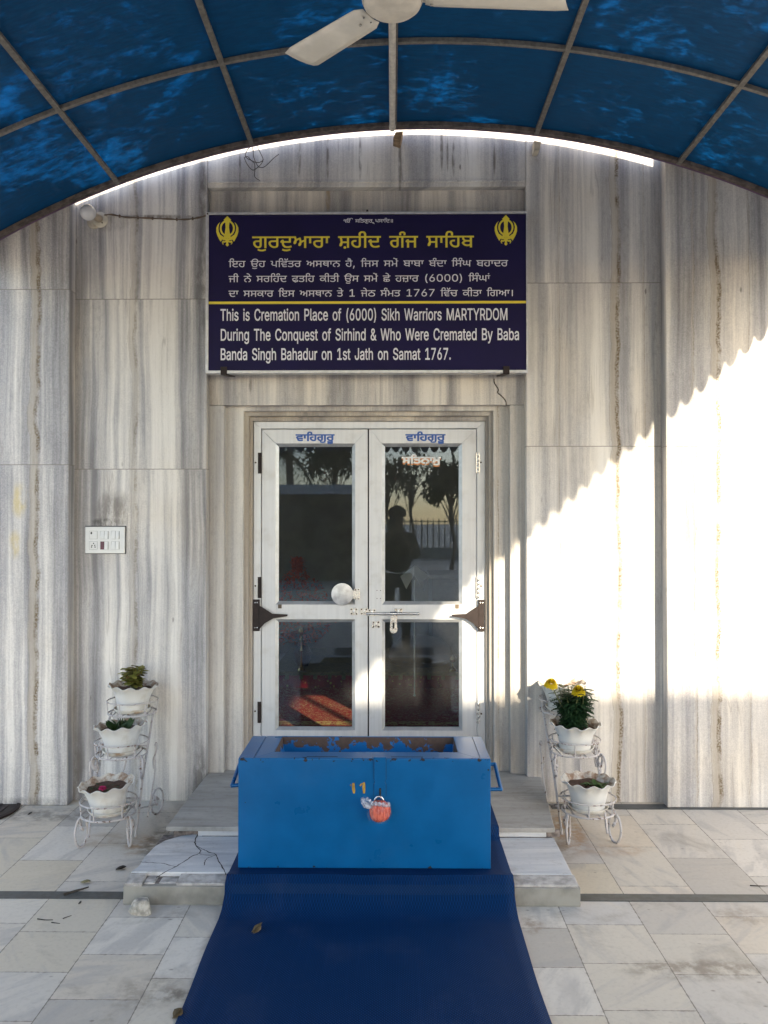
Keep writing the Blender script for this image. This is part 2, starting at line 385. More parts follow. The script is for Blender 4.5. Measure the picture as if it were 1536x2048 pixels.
part(MB().box(-6.2, X(-14,YP)+.01, YB, 5.07, 0, TOP), 'wall_panel', marble('far left bay marble', 11.0))
part(MB().box(xr+1.31, 6.2, YB, 5.07, 0, TOP), 'wall_panel', marble('far right bay marble', 12.0))
zt = Z(373, YB)
fr = MB().box(bl, br, YB+.004, 5.05, zt, TOP)
part(fr, 'frieze_panel', m_up)
part(MB().box(bl+.002, br-.002, YB-.004, YB+.004, Z(365,YB), Z(361,YB)), 'frieze_bead', m_up, .002)
def uframe(px0, px1, py_t, ix0, ix1, iy_t, y0, y1, zb=.14):
    o0, o1, zt_ = X(px0,y0), X(px1,y0), Z(py_t,y0); i0, i1, it = X(ix0,y0), X(ix1,y0), Z(iy_t,y0)
    return MB().prism_xz([(o0,zb),(i0,zb),(i0,it),(i1,it),(i1,zb),(o1,zb),(o1,zt_),(o0,zt_)], y0, y1)
zl = Z(810, YR)
part(MB().box(bl-.03, br+.03, YR, 5.04, zl, zt+.01), 'lintel_panel', m_rc, .003)
g = .0015
# outermost jamb strips, jointed to the lintel
part(MB().box(bl-.03, X(448,YR), YR, 5.04, .14, zl-g), 'jamb', m_jb, .003)
part(MB().box(X(1020,YR), br+.03, YR, 5.04, .14, zl-g), 'jamb', m_jb, .003)
part(uframe(430, 1040, 760, 487, 987, 822, YJ, 5.03), 'jamb', m_jb, .005)
part(uframe(470, 1000, 800, 497, 978, 832, YJ+.025, 5.025), 'jamb', m_jb2, .004)
part(uframe(480, 990, 810, 505, 971, 842, YK+.01, 5.02), 'jamb', m_jb2, .004)
# hall behind the door (dim)
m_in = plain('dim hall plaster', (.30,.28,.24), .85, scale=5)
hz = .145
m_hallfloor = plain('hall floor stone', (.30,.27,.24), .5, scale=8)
part(MB().box(-3.2, 3.0, 9.2, 9.3, hz, 3.4), 'hall_wall', m_in, 0)
for q in ((5.06,6.4,hz,3.4),(8.0,9.3,hz,3.4),(6.4,8.0,hz,.9),(6.4,8.0,2.7,3.4)): part(MB().box(-3.3, -3.2, *q), 'hall_wall', m_in, 0)  # left wall, with an unseen opening added to let sky light in
part(MB().box(3.0, 3.1, 5.06, 9.3, hz, 3.4), 'hall_wall', m_in, 0)
part(MB().box(-3.3, 3.1, 5.06, 9.3, 3.4, 3.5), 'hall_ceiling', m_in, 0)
part(MB().box(-3.3, 3.1, 5.045, 9.3, .0, hz), 'hall_floor', m_hallfloor, 0)
part(MB().box(-6.3, 6.3, 5.075, 9.4, TOP-.3, TOP-.1), 'roof', m_wall, 0)
part(MB().box(-6.2, bl-.1, 5.075, 5.2, 0, TOP-.31), 'back_wall', m_wall, 0)
part(MB().box(br+.1, 6.2, 5.075, 5.2, 0, TOP-.31), 'back_wall', m_wall, 0)
part(MB().box(bl-.09, br+.09, 5.055, 5.2, Z(838,5.0), TOP-.31), 'back_wall', m_wall, 0)

# ---- the glazed double door
m_al = NT('white coated aluminium'); _f = m_al.noise(scale=9, detail=5, rough=.65); _s = m_al.noise(m_al.vec(m_al.obj, (60,60,1.5)), 1, 3)
m_al = m_al.set(base=m_al.mix(m_al.m('MULTIPLY', m_al.ss(_f, .5, .75), .35), m_al.mix(m_al.ss(_s,.3,.7), (.50,.51,.525), (.55,.56,.57)), (.38,.365,.34)), rough=m_al.lin(_f, 0, 1, .28, .5), metal=.25, spec=.5)
m_bead = plain('grey aluminium bead', (.42,.43,.44), .35, .5)
m_glass = NT('window glass')
def glass_setup(n, tint, k):
    t = n.t; tr = t.nodes.new('ShaderNodeBsdfTransparent'); tr.inputs[0].default_value = (*tint, 1)
    gl = t.nodes.new('ShaderNodeBsdfGlossy'); gl.inputs['Roughness'].default_value = .012
    fz = t.nodes.new('ShaderNodeFresnel'); fz.inputs[0].default_value = k
    mx = t.nodes.new('ShaderNodeMixShader'); t.links.new(fz.outputs[0], mx.inputs[0]); t.links.new(tr.outputs[0], mx.inputs[1]); t.links.new(gl.outputs[0], mx.inputs[2]); df = t.nodes.new('ShaderNodeBsdfDiffuse'); df.inputs[0].default_value = (.55,.56,.58,1); dm = t.nodes.new('ShaderNodeMixShader'); smear = n.noise(n.vec(n.obj, (1,1,1)), 3.5, 6, .65, 1.5); t.links.new(n.lin(smear, .3, .75, .004, .026), dm.inputs[0]); t.links.new(mx.outputs[0], dm.inputs[1]); t.links.new(df.outputs[0], dm.inputs[2]); t.links.new(dm.outputs[0], n.out.inputs[0])
    gl.inputs['Color'].default_value = (.60,.74,1,1)
    return n.mat
m_glass = glass_setup(m_glass, (.78,.81,.78), 1.42)
m_dark = plain('black gap', (.012,.012,.012), .7)
m_brown = plain('dark brown painted iron', (.02,.013,.012), .5, .0, spec=.25, var=.3, scale=50)
m_steel = plain('bright steel', (.55,.54,.52), .28, .9, scale=60)
m_chrome = plain('worn chrome', (.6,.61,.62), .22, .9, scale=40)
m_screw = plain('rusty screw', (.05,.03,.02), .6, .3)
m_blue_letter = plain('blue lettering', (.012,.075,.30), .45)

ZB = hz+.012
def mitred(mb, x0, x1, z0, z1, wl, wr, wt, wb, y0, y1):
    """picture-frame of four mitred bars"""
    a = [(x0,z0),(x1,z0),(x1,z1),(x0,z1)]; b = [(x0+wl,z0+wb),(x1-wr,z0+wb),(x1-wr,z1-wt),(x0+wl,z1-wt)]
    for i in range(4):
        j = (i+1)%4
        mb.prism_xz([a[i],a[j],b[j],b[i]], y0, y1)
fo = MB()
fx0, fx1, fzt = X(507,YD), X(970,YD), Z(843,YD)
ix0, ix1, izt = X(522,YD), X(954,YD), Z(857,YD)
for q in ([(fx0,ZB),(ix0,ZB),(ix0,izt),(fx0,fzt)], [(ix1,ZB),(fx1,ZB),(fx1,fzt),(ix1,izt)], [(fx0,fzt),(ix0,izt),(ix1,izt),(fx1,fzt)]):
    fo.prism_xz(q, YD, YD+.06)
part(fo, 'door_frame', m_al, .0018)
part(MB().box(ix0+.001, ix1-.001, YD+.012, YD+.05, hz, ZB-.002), 'door_sill', plain('door sill', (.3,.29,.27), .5), .002)
YL = YD+.008
def leaf(px, glass_px, flip):
    """px: outer pixel edges of the leaf; glass_px: left and right edge of its panes"""
    x0, x1 = X(px[0],YL), X(px[1],YL); g0, g1 = X(glass_px[0],YL), X(glass_px[1],YL)
    zt_, zb_ = Z(858.5,YL), ZB+.004
    bd = .018
    o0, o1 = g0-bd, g1+bd
    za, zb1, zc, zd = Z(893,YL), Z(1203,YL), Z(1245,YL), Z(1455,YL)
    fr = MB()
    A = [(x0,zb_),(x1,zb_),(x1,zt_),(x0,zt_)]; B = [(o0,zd-bd),(o1,zd-bd),(o1,za+bd),(o0,za+bd)]
    for i in range(4):
        j = (i+1)%4; fr.prism_xz([A[i],A[j],B[j],B[i]], YL, YL+.04)
    fr.box(o0, o1, YL+.0012, YL+.039, zc+bd, zb1-bd)
    L = part(fr, 'door_leaf', m_al, .0016)
    for (zt2, zb2) in ((za, zb1), (zc, zd)):
        b = MB(); O = [(o0,zb2-bd),(o1,zb2-bd),(o1,zt2+bd),(o0,zt2+bd)]; I = [(g0,zb2),(g1,zb2),(g1,zt2),(g0,zt2)]
        for i in range(4):
            j = (i+1)%4
            v = [(O[i][0],YL+.002,O[i][1]),(O[j][0],YL+.002,O[j][1]),(I[j][0],YL+.016,I[j][1]),(I[i][0],YL+.016,I[i][1]),
                 (O[i][0],YL+.03,O[i][1]),(O[j][0],YL+.03,O[j][1]),(I[j][0],YL+.03,I[j][1]),(I[i][0],YL+.03,I[i][1])]
            b.add(v, [(0,1,2,3),(7,6,5,4),(3,2,6,7),(1,0,4,5),(0,3,7,4),(2,1,5,6)])
        b.build('glazing_bead', m_bead, L, world=False)
        MB().box(g0-.004, g1+.004, YL+.018, YL+.023, zb2-.004, zt2+.004).build('glass_pane', m_glass, L, world=False)
    return L
leafL = leaf((523.5, 735.2), (557, 704), False)
leafR = leaf((738.0, 953.2), (770, 918), True)
part(MB().box(X(735.2,YL), X(738,YL), YL+.022, YL+.03, ZB, izt), 'door_gap_seal', m_dark, 0)
def at(px, py, y): return X(px, y), Z(py, y)
def sub(mb, name, m, L, bevel=0, smooth=False): return mb.build(name, m, L, smooth=smooth, bevel=bevel, world=False)
def hinge(L, px, py, h=42):
    x, z = at(px, py, YD); hh = h/F*YD/2
    b = MB()
    for k in range(5): b.lathe([(.0052, 0), (.006, .001), (.006, hh*2/5-.0015), (.0052, hh*2/5-.0005)], 10, (x, YD-.005, z-hh+k*hh*2/5))
    b.box(x-.011, x+.011, YD-.003, YD+.0005, z-hh, z+hh)
    sub(b, 'hinge', m_steel if px > 800 else m_brown, L, smooth=True)
for py in (926, 1175, 1425): hinge(leafL, 519.5, py); hinge(leafR, 956, py)
for px, py in ((511,925),(511,1172),(511,1423),(962,925),(962,1172),(962,1427)):
    x, z = at(px, py, YD); part(MB().lathe([(0.0055,0),(.0055,.002),(.003,.004)], 10, (x, YD, z), axis='y'), 'screw', m_screw, 0, smooth=True)
# brown closer brackets
def closer(L, s, px0, px1, tip):
    b = MB(); y1 = YD-.002
    xa, xb, xt = X(px0,YD), X(px1,YD), X(tip,YD)
    b.box(xa, xb, y1-.014, y1, Z(1262,YD), Z(1199,YD))
    cx = xa if s < 0 else xb
    ins = xb if s > 0 else xa
    poly = [(ins, Z(1211,YD)), (ins+(xt-ins)*.18, Z(1217,YD)), (ins+(xt-ins)*.45, Z(1227,YD)), (xt, Z(1228.5,YD)), (xt, Z(1232,YD)), (ins+(xt-ins)*.5, Z(1236,YD)), (ins+(xt-ins)*.2, Z(1246,YD)), (ins, Z(1258,YD))]
    b.prism_xz(poly, y1-.022, y1-.008)
    o = sub(b, 'closer_bracket', m_brown, L, .002)
    for py in (1205, 1255):
        for dx in (-.007, .007): sub(MB().lathe([(.0042,0),(.0042,.002),(.001,.003)], 8, ((xa+xb)/2+dx, y1-.014, Z(py,YD)), axis='y'), 'screw', m_steel, L)
closer(leafL, 1, 507, 520, 576); closer(leafR, -1, 956, 968, 903)
def plate(L, px, py, w=16, h=14, name='bolt_plate'):
    b = MB(); x, z = at(px, py, YL); a, c = w/F*YL/2, h/F*YL/2
    b.box(x-a, x+a, YL-.003, YL, z-c, z+c)
    b.tube([(x, YL-.003, z-c*.7), (x, YL-.012, z-c*.6), (x, YL-.014, z), (x, YL-.012, z+c*.6), (x, YL-.003, z+c*.7)], .0035, 6)
    sub(b, name, m_steel, L, .001)
    for sx in (-1, 1):
        for sz in (-1, 1): sub(MB().lathe([(.0046,0),(.0046,.0012),(.003,.0014)], 8, (x+sx*a*.62, YL-.003, z+sz*c*.6), axis='y'), 'screw', m_screw, L)
plate(leafL, 708, 1223); plate(leafL, 728, 1223); plate(leafR, 744, 1225); plate(leafR, 797, 1223, 16, 12); plate(leafR, 752, 1249)
# sliding bolt with its hasp tongue
b = MB(); zb_ = Z(1227, YL); x0, x1 = X(733,YL), X(838,YL)
b.tube([(x0, YL-.012, zb_), (x1-.012, YL-.012, zb_), (x1-.011, YL-.012, zb_), (x1, YL-.012, zb_)], [.0075,.0075,.0085,.0085], 14)
b.tube([(X(780,YL), YL-.012, zb_), (X(794,YL), YL-.012, zb_)], .0125, 14)
bolt = sub(b, 'sliding_bolt', m_chrome, leafR, smooth=True)
tx, tz = at(787, 1230, YL); w = .0195
out_ = [(tx-w,tz),(tx-w,tz-.058),(tx-w-.004,tz-.063),(tx-w,tz-.068),(tx-w-.003,tz-.078)]+[(tx+(w+.003)*math.cos(math.pi+q*math.pi/8), tz-.085+(w+.003)*math.sin(math.pi+q*math.pi/8)) for q in range(9)]+[(tx+w+.003,tz-.078),(tx+w,tz-.068),(tx+w+.004,tz-.063),(tx+w,tz-.058),(tx+w,tz)]
sub(MB().prism_xz(out_, YL-.020, YL-.0165), 'bolt_tongue', m_steel, leafR, .0008)
sub(MB().box(tx-.0055, tx+.0055, YL-.0213, YL-.0195, tz-.078, tz-.042), 'tongue_slot', m_dark, leafR, 0)
# round steel disc catch on the left leaf
kx, kz = at(685, 1188, YL)
dd = MB().lathe([(.066,0),(.0665,.003),(.065,.005),(.05,.0062),(.02,.0075),(.004,.008)], 48, (kx, YL-.012, kz), axis='y')
sub(dd, 'round_catch_disc', plain('brushed grey disc', (.40,.41,.43), .33, .85, scale=30, var=.2), leafL, smooth=True)
b = MB(); b.box(X(704,YL), X(719,YL), YL-.014, YL-.006, Z(1197,YL), Z(1180,YL)); b.box(X(708,YL), X(720,YL), YL-.003, YL, Z(1200,YL), Z(1177,YL))
sub(b, 'disc_bracket', m_steel, leafL, .0015)
for px in (711, 717):
    for py in (1179.5, 1197.5):
        x, z = at(px, py, YL); sub(MB().lathe([(.004,0),(.004,.0012),(.002,.0014)], 8, (x, YL-.003, z), axis='y'), 'screw', m_screw, leafL)
for px in (754, 761):
    for py in (1181, 1197):
        x, z = at(px, py, YL); sub(MB().lathe([(.0028,0),(.0028,.0008),(.002,.001)], 8, (x, YL, z), axis='y'), 'screw_hole', m_screw, leafR)
for L, px in ((leafL, 560), (leafR, 914)):
    x, z = at(px, 1213, YL); sub(MB().box(x-.011, x+.011, YL-.003, YL, z-.012, z+.012), 'sticker_remnant', plain('brown sticker remnant', (.10,.075,.05), .7), L, .001)

# ---- steps
m_step = NT('worn step marble'); n = m_step; x, y, z = n.sep()
a = n.noise(n.comb(n.m('MULTIPLY', x, 1.6), n.m('MULTIPLY', y, 14), n.m('MULTIPLY', z, 9)), 1, 5, .6, .5); f2 = n.noise(scale=45, detail=5, rough=.7); dd = n.noise(scale=4.5, detail=6, rough=.7)
c = n.ramp(n.lin(a, .25, .75, 0, 1), [(0,(.30,.31,.33)), (.35,(.47,.475,.49)), (.7,(.58,.575,.57)), (1,(.62,.61,.60))])
c = n.mix(n.m('MULTIPLY', n.ss(dd, .5, .68), .55), c, (.25,.22,.19)); c = n.mix(n.m('MULTIPLY', n.ss(f2, .55, .75), .35), c, (.25,.225,.2))
m_step = n.set(base=c, rough=n.lin(f2, 0, 1, .35, .7), normal=n.bump(f2, .15, .004))
m_step2 = NT('dull upper step marble'); n = m_step2; x, y, z = n.sep()
a = n.noise(n.comb(n.m('MULTIPLY', x, 1.5), n.m('MULTIPLY', y, 8), z), 1, 6, .65, 1.2); f2 = n.noise(scale=30, detail=6, rough=.7)
c = n.ramp(n.lin(a, .25, .75, 0, 1), [(0,(.21,.20,.18)), (.4,(.33,.315,.29)), (.7,(.39,.375,.35)), (1,(.46,.445,.42))])
c = n.mix(n.m('MULTIPLY', n.ss(f2, .5, .72), .4), c, (.19,.17,.15))
m_step2 = n.set(base=c, rough=.6, normal=n.bump(f2, .15, .004))
m_nose = plain('broken nosing stone', (.37,.345,.32), .8, var=.3, scale=28, bump=.6)
m_step3 = plain('stained step front', (.215,.205,.18), .6, var=.28, scale=9, bump=.2)
m_mortar = plain('crumbling mortar', (.17,.14,.125), .95, var=.5, scale=40, bump=.8)
steps = thing('marble_steps', 'two low worn marble steps with a cracked corner before the door', 'steps', (0, 4.0, 0))
def spart(mb, name, m, bevel=.004, label=None):
    o = mb.build(name, m, steps, bevel=bevel)
    if label: o['label'] = label
    return o
SZ1, SZ2 = .10, .145
YF = PZ(700, 1812, 0).y
Y1 = PZ(785, 1746, SZ1).y; Y2 = PZ(785, 1652, SZ2).y
f0, f1 = X(249, YF), X(1159, YF)
zf = Z(1775, YF)
spart(MB().box(f0, f1, YF, YF+.03, 0, zf), 'step_front', m_step3, .003)
t0, t1 = X(258, YF+.05), f1-.005
# mortar bed and broken nosing
spart(MB().box(f0+.01, f1-.01, YF+.031, 4.05, 0, SZ1-.022), 'step_bed', m_mortar, .004)
rnd = random.Random(4)
nose = MB()
yA = YF+.012
xs = [f0+.004, X(276,YF), X(286,YF), X(308,YF), X(316,YF), X(338,YF), X(352,YF), X(362,YF), X(455,YF)]
# slanting broken front edge of the tread, in pieces
def wedge(xa, xb, lo, hi, y0, y1):
    nose.add([(xa,y0,lo),(xb,y0,lo),(xb,y1,hi),(xa,y1,hi),(xa,y1,lo-.02),(xb,y1,lo-.02),(xb,y0,lo-.02),(xa,y0,lo-.02)], [(0,1,2,3),(3,2,5,4),(7,6,1,0),(4,5,6,7),(0,3,4,7),(2,1,6,5)])
wedge(xs[0], xs[2]-.002, zf+.012, SZ1-.001, YF+.002, Y1-.004)
wedge(xs[2], xs[3], zf+.006, SZ1-.014, YF+.022, Y1)
wedge(xs[4], xs[6], zf+.004, SZ1-.02, YF+.03, Y1)
wedge(xs[6]+.003, xs[8]+.3, zf+.009, SZ1-.004, YF+.010, Y1-.001)
wedge(xs[8]+.302, f1-.006, zf+.010, SZ1-.003, YF+.008, Y1-.002)
spart(nose, 'step_nosing', m_nose, .004)
# the tread: left slab with its back-left corner broken off, then the rest
xm = X(476, 3.7)
pl_ = [(X(262,3.55), Y1), (X(276,3.6), PZ(0,1731,SZ1).y), (X(288,3.7), PZ(0,1712,SZ1).y), (X(300,3.75), PZ(0,1690,SZ1).y), (X(318,3.8), PZ(0,1679,SZ1).y), (X(350,3.85), PZ(0,1670,SZ1).y), (X(398,3.9), PZ(0,1664,SZ1).y), (X(400,3.95), Y2-.016), (X(560,3.95), Y2-.016), (X(560,3.95), Y1)]
spart(MB().prism_xy(pl_, SZ1-.02, SZ1), 'step_tread', m_step, .003)
spart(MB().box(X(560,3.95)+.002, t1-.01, Y1, Y2-.016, SZ1-.02, SZ1-.001), 'step_tread', m_step, .003)
spart(MB().box(X(399,Y2), X(1090,Y2), Y2-.014, Y2+.002, SZ1+.0, SZ2-.014), 'step_riser', m_step, .002)
spart(MB().box(X(1010,Y2-.02)+.17, X(1118,Y2), Y2-.012, Y2+.003, SZ1, SZ2-.014), 'step_riser', m_mortar, .002)
u0, u1, u2, u3 = X(334,Y2-.02), X(1108,Y2-.02), X(413,YB), X(1060,YB)
spart(MB().prism_xy([(u0,Y2-.02),(u1,Y2-.02),(u3+.06,YB-.002),(u3,YB-.001),(u3-.02,4.95),(u2+.01,4.95),(u2,YB-.002)], SZ2-.022, SZ2), 'upper_step', m_step2, .004)
spart(MB().prism_xy([(u0+.03,Y2+.004),(u1-.03,Y2+.004),(u3-.02,4.768),(u3-.03,4.94),(u2+.03,4.94),(u2+.03,4.768)], .0, SZ2-.0225), 'step_bed', m_mortar, 0)
lc = MB(); pp = bez([P(a, c_, YR-.0008) for a, c_ in ((988,757),(989,766),(994,774),(997,780),(995,785),(1001,790),(1008,797),(1012,804),(1012.5,811))], 4)
lc.tube(pp, [.0035*(.6+.5*abs(math.sin(i*1.3))) for i in range(len(pp))], 6)
part(lc, 'lintel_crack', plain('lintel crack dirt', (.10,.085,.07), .9), 0)
# cracks in the left slab
def crack(pts, w=.0028):
    b = MB(); pp = [PZ(px, py, SZ1+.0006) for px, py in pts]; pp = bez(pp, 5)
    rr = random.Random(len(pts)); vs_ = []
    for i, p in enumerate(pp):
        t = (pp[min(i+1,len(pp)-1)]-pp[max(i-1,0)]).normalized(); s_ = Vector((-t.y,t.x,0))
        ww = w*rr.uniform(.5,1.3)*(.35 if i in (0,len(pp)-1) else 1); j = s_*rr.uniform(-.002,.002)
        vs_ += [p+s_*ww+j, p-s_*ww+j]
    b.add(vs_, [(2*i,2*i+1,2*i+3,2*i+2) for i in range(len(pp)-1)])
    return b
cr = MB()
for pts in (((396,1668),(390,1682),(394,1694),(401,1700),(398,1707),(385,1712),(370,1722),(350,1734),(330,1744),(312,1756)),
            ((394,1692),(405,1698),(418,1704),(432,1709),(437,1722),(446,1736),(452,1750)), ((398,1707),(412,1710),(432,1710)), ((432,1710),(416,1716),(410,1722),(409,1731)), ((352,1734),(326,1727),(300,1725),(280,1724))):
    q = crack(pts, .0026 if len(pts) > 5 else .0018); cr.add(q.v, q.f)
spart(cr, 'crack', plain('crack shadow dirt', (.035,.032,.03), .9), 0)

# ---- blue barrel canopy
m_sheet = NT('blue fibre sheet'); n = m_sheet
cl = n.noise(n.vec(n.obj, (1,.9,1.4)), 1.5, 7, .66, .7); cl2 = n.noise(n.vec(n.obj, (1,1.8,1)), 9, 8, .74, .4); fine = n.noise(n.vec(n.obj, (3,14,3)), 5, 4, .6)
dirt = n.ss(n.m('ADD', n.m('MULTIPLY', cl, .58), n.m('MULTIPLY', cl2, .46)), .525, .70)
basec = n.mix(n.ss(fine, .3, .75), (.0015,.036,.100), (.0025,.052,.135))
basec = n.mix(n.m('MULTIPLY', n.ss(cl2, .55, .8), .4), basec, (.022,.075,.14))
transc = n.mix(dirt, (.0002,.0015,.004), (.0006,.036,.11))
n.set(base=basec, rough=n.lin(fine, 0, 1, .45, .65), spec=.12)
tr = n.t.nodes.new('ShaderNodeBsdfTranslucent'); n.t.links.new(transc, tr.inputs[0])
ad = n.t.nodes.new('ShaderNodeAddShader'); n.t.links.new(n.p.outputs[0], ad.inputs[0]); n.t.links.new(tr.outputs[0], ad.inputs[1]); n.t.links.new(ad.outputs[0], n.out.inputs[0])
m_sheet = n.mat
m_iron = plain('weathered grey iron', (.15,.14,.125), .6, .15, var=.25, scale=45, bump=.15)
m_iron2 = plain('dark weathered iron', (.10,.08,.07), .6, .15, var=.5, scale=26, bump=.15)
XC, RR, ZT = .17, 4.93, 3.835
XE0, XE1 = -2.33, 2.62
YE0, YE1 = 4.682, -4.3
def arc_z(x, dz=0): return ZT - RR + math.sqrt((RR+dz)**2 - (x-XC)**2)
can = thing('canopy', 'arched blue fibreglass canopy on weathered iron ribs over the doorway', 'canopy', (XC, 0, arc_z(XE1)))
mb = MB(); NX = 64; ys = [YE0]; 
rings_y = [4.645 - i*.815 for i in range(11)]
ny = 40; ys = [YE0 + (YE1-YE0)*i/ny for i in range(ny+1)]
vv = []; th = .0035
rn = random.Random(2)
jit = [[rn.uniform(-.006,.006) for _ in range(NX+1)] for _ in range(ny+1)]
for j, yy in enumerate(ys):
    for i in range(NX+1):
        x = XE0+(XE1-XE0)*i/NX; vv.append((x, yy, arc_z(x)+.018+(jit[j][i] if 0 < j < ny else 0)))
ff = []
for j in range(ny):
    for i in range(NX):
        a = j*(NX+1)+i; ff.append((a, a+1, a+NX+2, a+NX+1))
mb.add(vv, ff)
sheet = mb.build('canopy_sheet', m_sheet, can, smooth=True)
def rib(y0, y1, h, zoff, m, name='rib'):
    b = MB(); n_ = 72; v = []
    for i in range(n_+1):
        x = XE0+(XE1-XE0)*i/n_; zz = arc_z(x)+zoff
        v += [(x,y0,zz-h),(x,y1,zz-h),(x,y1,zz),(x,y0,zz)]
    f = []
    for i in range(n_):
        a = 4*i; b_ = a+4
        for k in range(4): f.append((a+k, a+(k+1)%4, b_+(k+1)%4, b_+k))
    f += [(3,2,1,0), tuple(4*n_+k for k in range(4))]
    b.add(v, f); return b.build(name, m, can, bevel=.002)
for i, yy in enumerate(rings_y):
    if i == 0: rib(yy-.015, yy+.02, .024, .014, m_iron2)
    else: rib(yy-.011, yy+.011, .022, .012, m_iron)
rib(YE0-.012, YE0-.001, .056, .046, plain('faded violet rim strip', (.12,.07,.13), .6), 'rim_strip')
for xp in (-2.3, -1.555, -.795, .012, .812, 1.61, 2.40, 2.59):
    b = MB(); zz = arc_z(xp)+.0125; q = .0128
    t = Vector((1, 0, -(xp-XC)/math.sqrt(RR*RR-(xp-XC)**2))).normalized(); nn = Vector((-t.z, 0, t.x))
    c0 = Vector((xp, 0, zz-.0125))
    pts = [c0+t*q-nn*q, c0+t*q+nn*q*.9, c0-t*q+nn*q*.9, c0-t*q-nn*q]
    v = [(p.x, 4.66, p.z) for p in pts]+[(p.x, YE1, p.z) for p in pts]
    b.add(v, [(0,1,2,3),(7,6,5,4)]+[(i,(i+1)%4+0,(i+1)%4+4,i+4) for i in range(4)])
    b.build('purlin', m_iron, can, bevel=.002)
# scalloped valances along both eaves and across the far end
m_val = plain('blue valance sheet', (.02,.09,.22), .5)
def valance(p0, p1, drop, pitch, name='valance'):
    b = MB(); p0, p1 = Vector(p0), Vector(p1); L = (p1-p0).length; d = (p1-p0)/L; k = int(L/pitch); s = 8
    up = []; lo = []
    for i in range(k*s+1):
        t = i/s; p = p0+d*(t*pitch); ph = t-math.floor(t)
        up.append(p); lo.append(p - Vector((0,0,drop*.45+drop*.55*math.sin(math.pi*ph)**.7)))
    th = d.cross(Vector((0,0,1)))*.003
    n_ = len(up); b.add(up+lo+[q+th for q in up]+[q+th for q in lo], [(i,i+1,n_+i+1,n_+i) for i in range(n_-1)]+[(2*n_+i+1,2*n_+i,3*n_+i,3*n_+i+1) for i in range(n_-1)]+[(n_+i,n_+i+1,3*n_+i+1,3*n_+i) for i in range(n_-1)])
    return b.build(name, m_val, can)
valance((XE1+.003, 4.68, arc_z(XE1)+.035), (XE1+.003, YE1, arc_z(XE1)+.035), .125, .166)
valance((XE0-.003, 4.68, arc_z(XE0)+.045), (XE0-.003, YE1, arc_z(XE0)+.045), .125, .166)
valance((XE0, YE1-.02, 3.0), (XE1, YE1-.02, 3.0), .20, .165)
MB().box(XE0, XE1, YE1-.015, YE1+.02, 2.99, 3.03).build('tie_bar', m_iron, can)
for xx in (XE0+.02, XE1-.02):
    for yy in (.2, -4.2):
        MB().lathe([(.035,0),(.035,arc_z(xx)-.02)], 16, (xx, yy, 0)).build('post', m_iron, can, smooth=True)
# ridge pipe carrying the fan
m_white_old = plain('old cream paint', (.55,.51,.44), .45, var=.15, scale=14)
m_pipe = plain('dusty cream pipe', (.55,.52,.46), .5, var=.15, scale=30)
ZP = P(785, 255, 4.62).z
pipe = MB().tube([(.0,4.635,ZP),(.0,1.2,ZP+.012)], .0165, 16).tube([(0,4.60,ZP),(0,4.612,ZP)], .019, 16)
tag(pipe.build('fan_pipe', m_pipe, smooth=True), 'long cream steel pipe running under the canopy ridge, carrying the fan', 'pipe')
m_wood = plain('old wood block', (.22,.15,.09), .8, var=.4, scale=30)
def block(pts, y0, y1, label):
    b = MB(); b.prism_xz([(P(px,py,y0).x, P(px,py,y0).z) for px,py in pts], y0, y1)
    return tag(b.build('wood_wedge', m_wood, bevel=.003), label, 'wooden wedge', 'wooden wedges packing the canopy edge')
block(((791,264),(806,262),(801,282),(786,277)), 4.668, 4.765, 'brown wooden wedge beside the end of the fan pipe')
m_wood = plain('pale dusty wood', (.46,.42,.35), .8, var=.2, scale=30)
block(((1068,281),(1083,284),(1079,301),(1068,302)), 4.69, 4.765, 'pale wooden wedge right of the fan pipe end, above the sign corner')

# ---- ceiling fan
FX, FY, FZ = 0.0, 2.84, 3.412
fan = thing('ceiling_fan', 'cream ceiling fan with three dusty metal blades under the blue canopy', 'fan', (FX, FY, FZ))
mot = MB().lathe([(.004,-.052),(.05,-.050),(.083,-.043),(.098,-.030),(.1005,-.020),(.104,-.017),(.107,.0),(.105,.030),(.09,.05),(.05,.062),(.03,.066)], 48, (FX,FY,FZ))
mot.build('motor_housing', m_white_old, fan, smooth=True)
MB().lathe([(.0985,-.0225),(.102,-.0215),(.102,-.0185),(.0985,-.0175)], 48, (FX,FY,FZ), cap0=False, cap1=False).build('trim_ring', plain('worn fan trim', (.32,.28,.23), .5), fan, smooth=True)
MB().lathe([(.012,.066),(.012,ZP-FZ)], 16, (FX,FY,FZ)).lathe([(.035,.066),(.03,.11),(.014,.13)], 20, (FX,FY,FZ)).build('down_rod', m_white_old, fan, smooth=True)
m_blade = plain('dusty cream blade', (.62,.59,.52), .42, var=.10, scale=9)
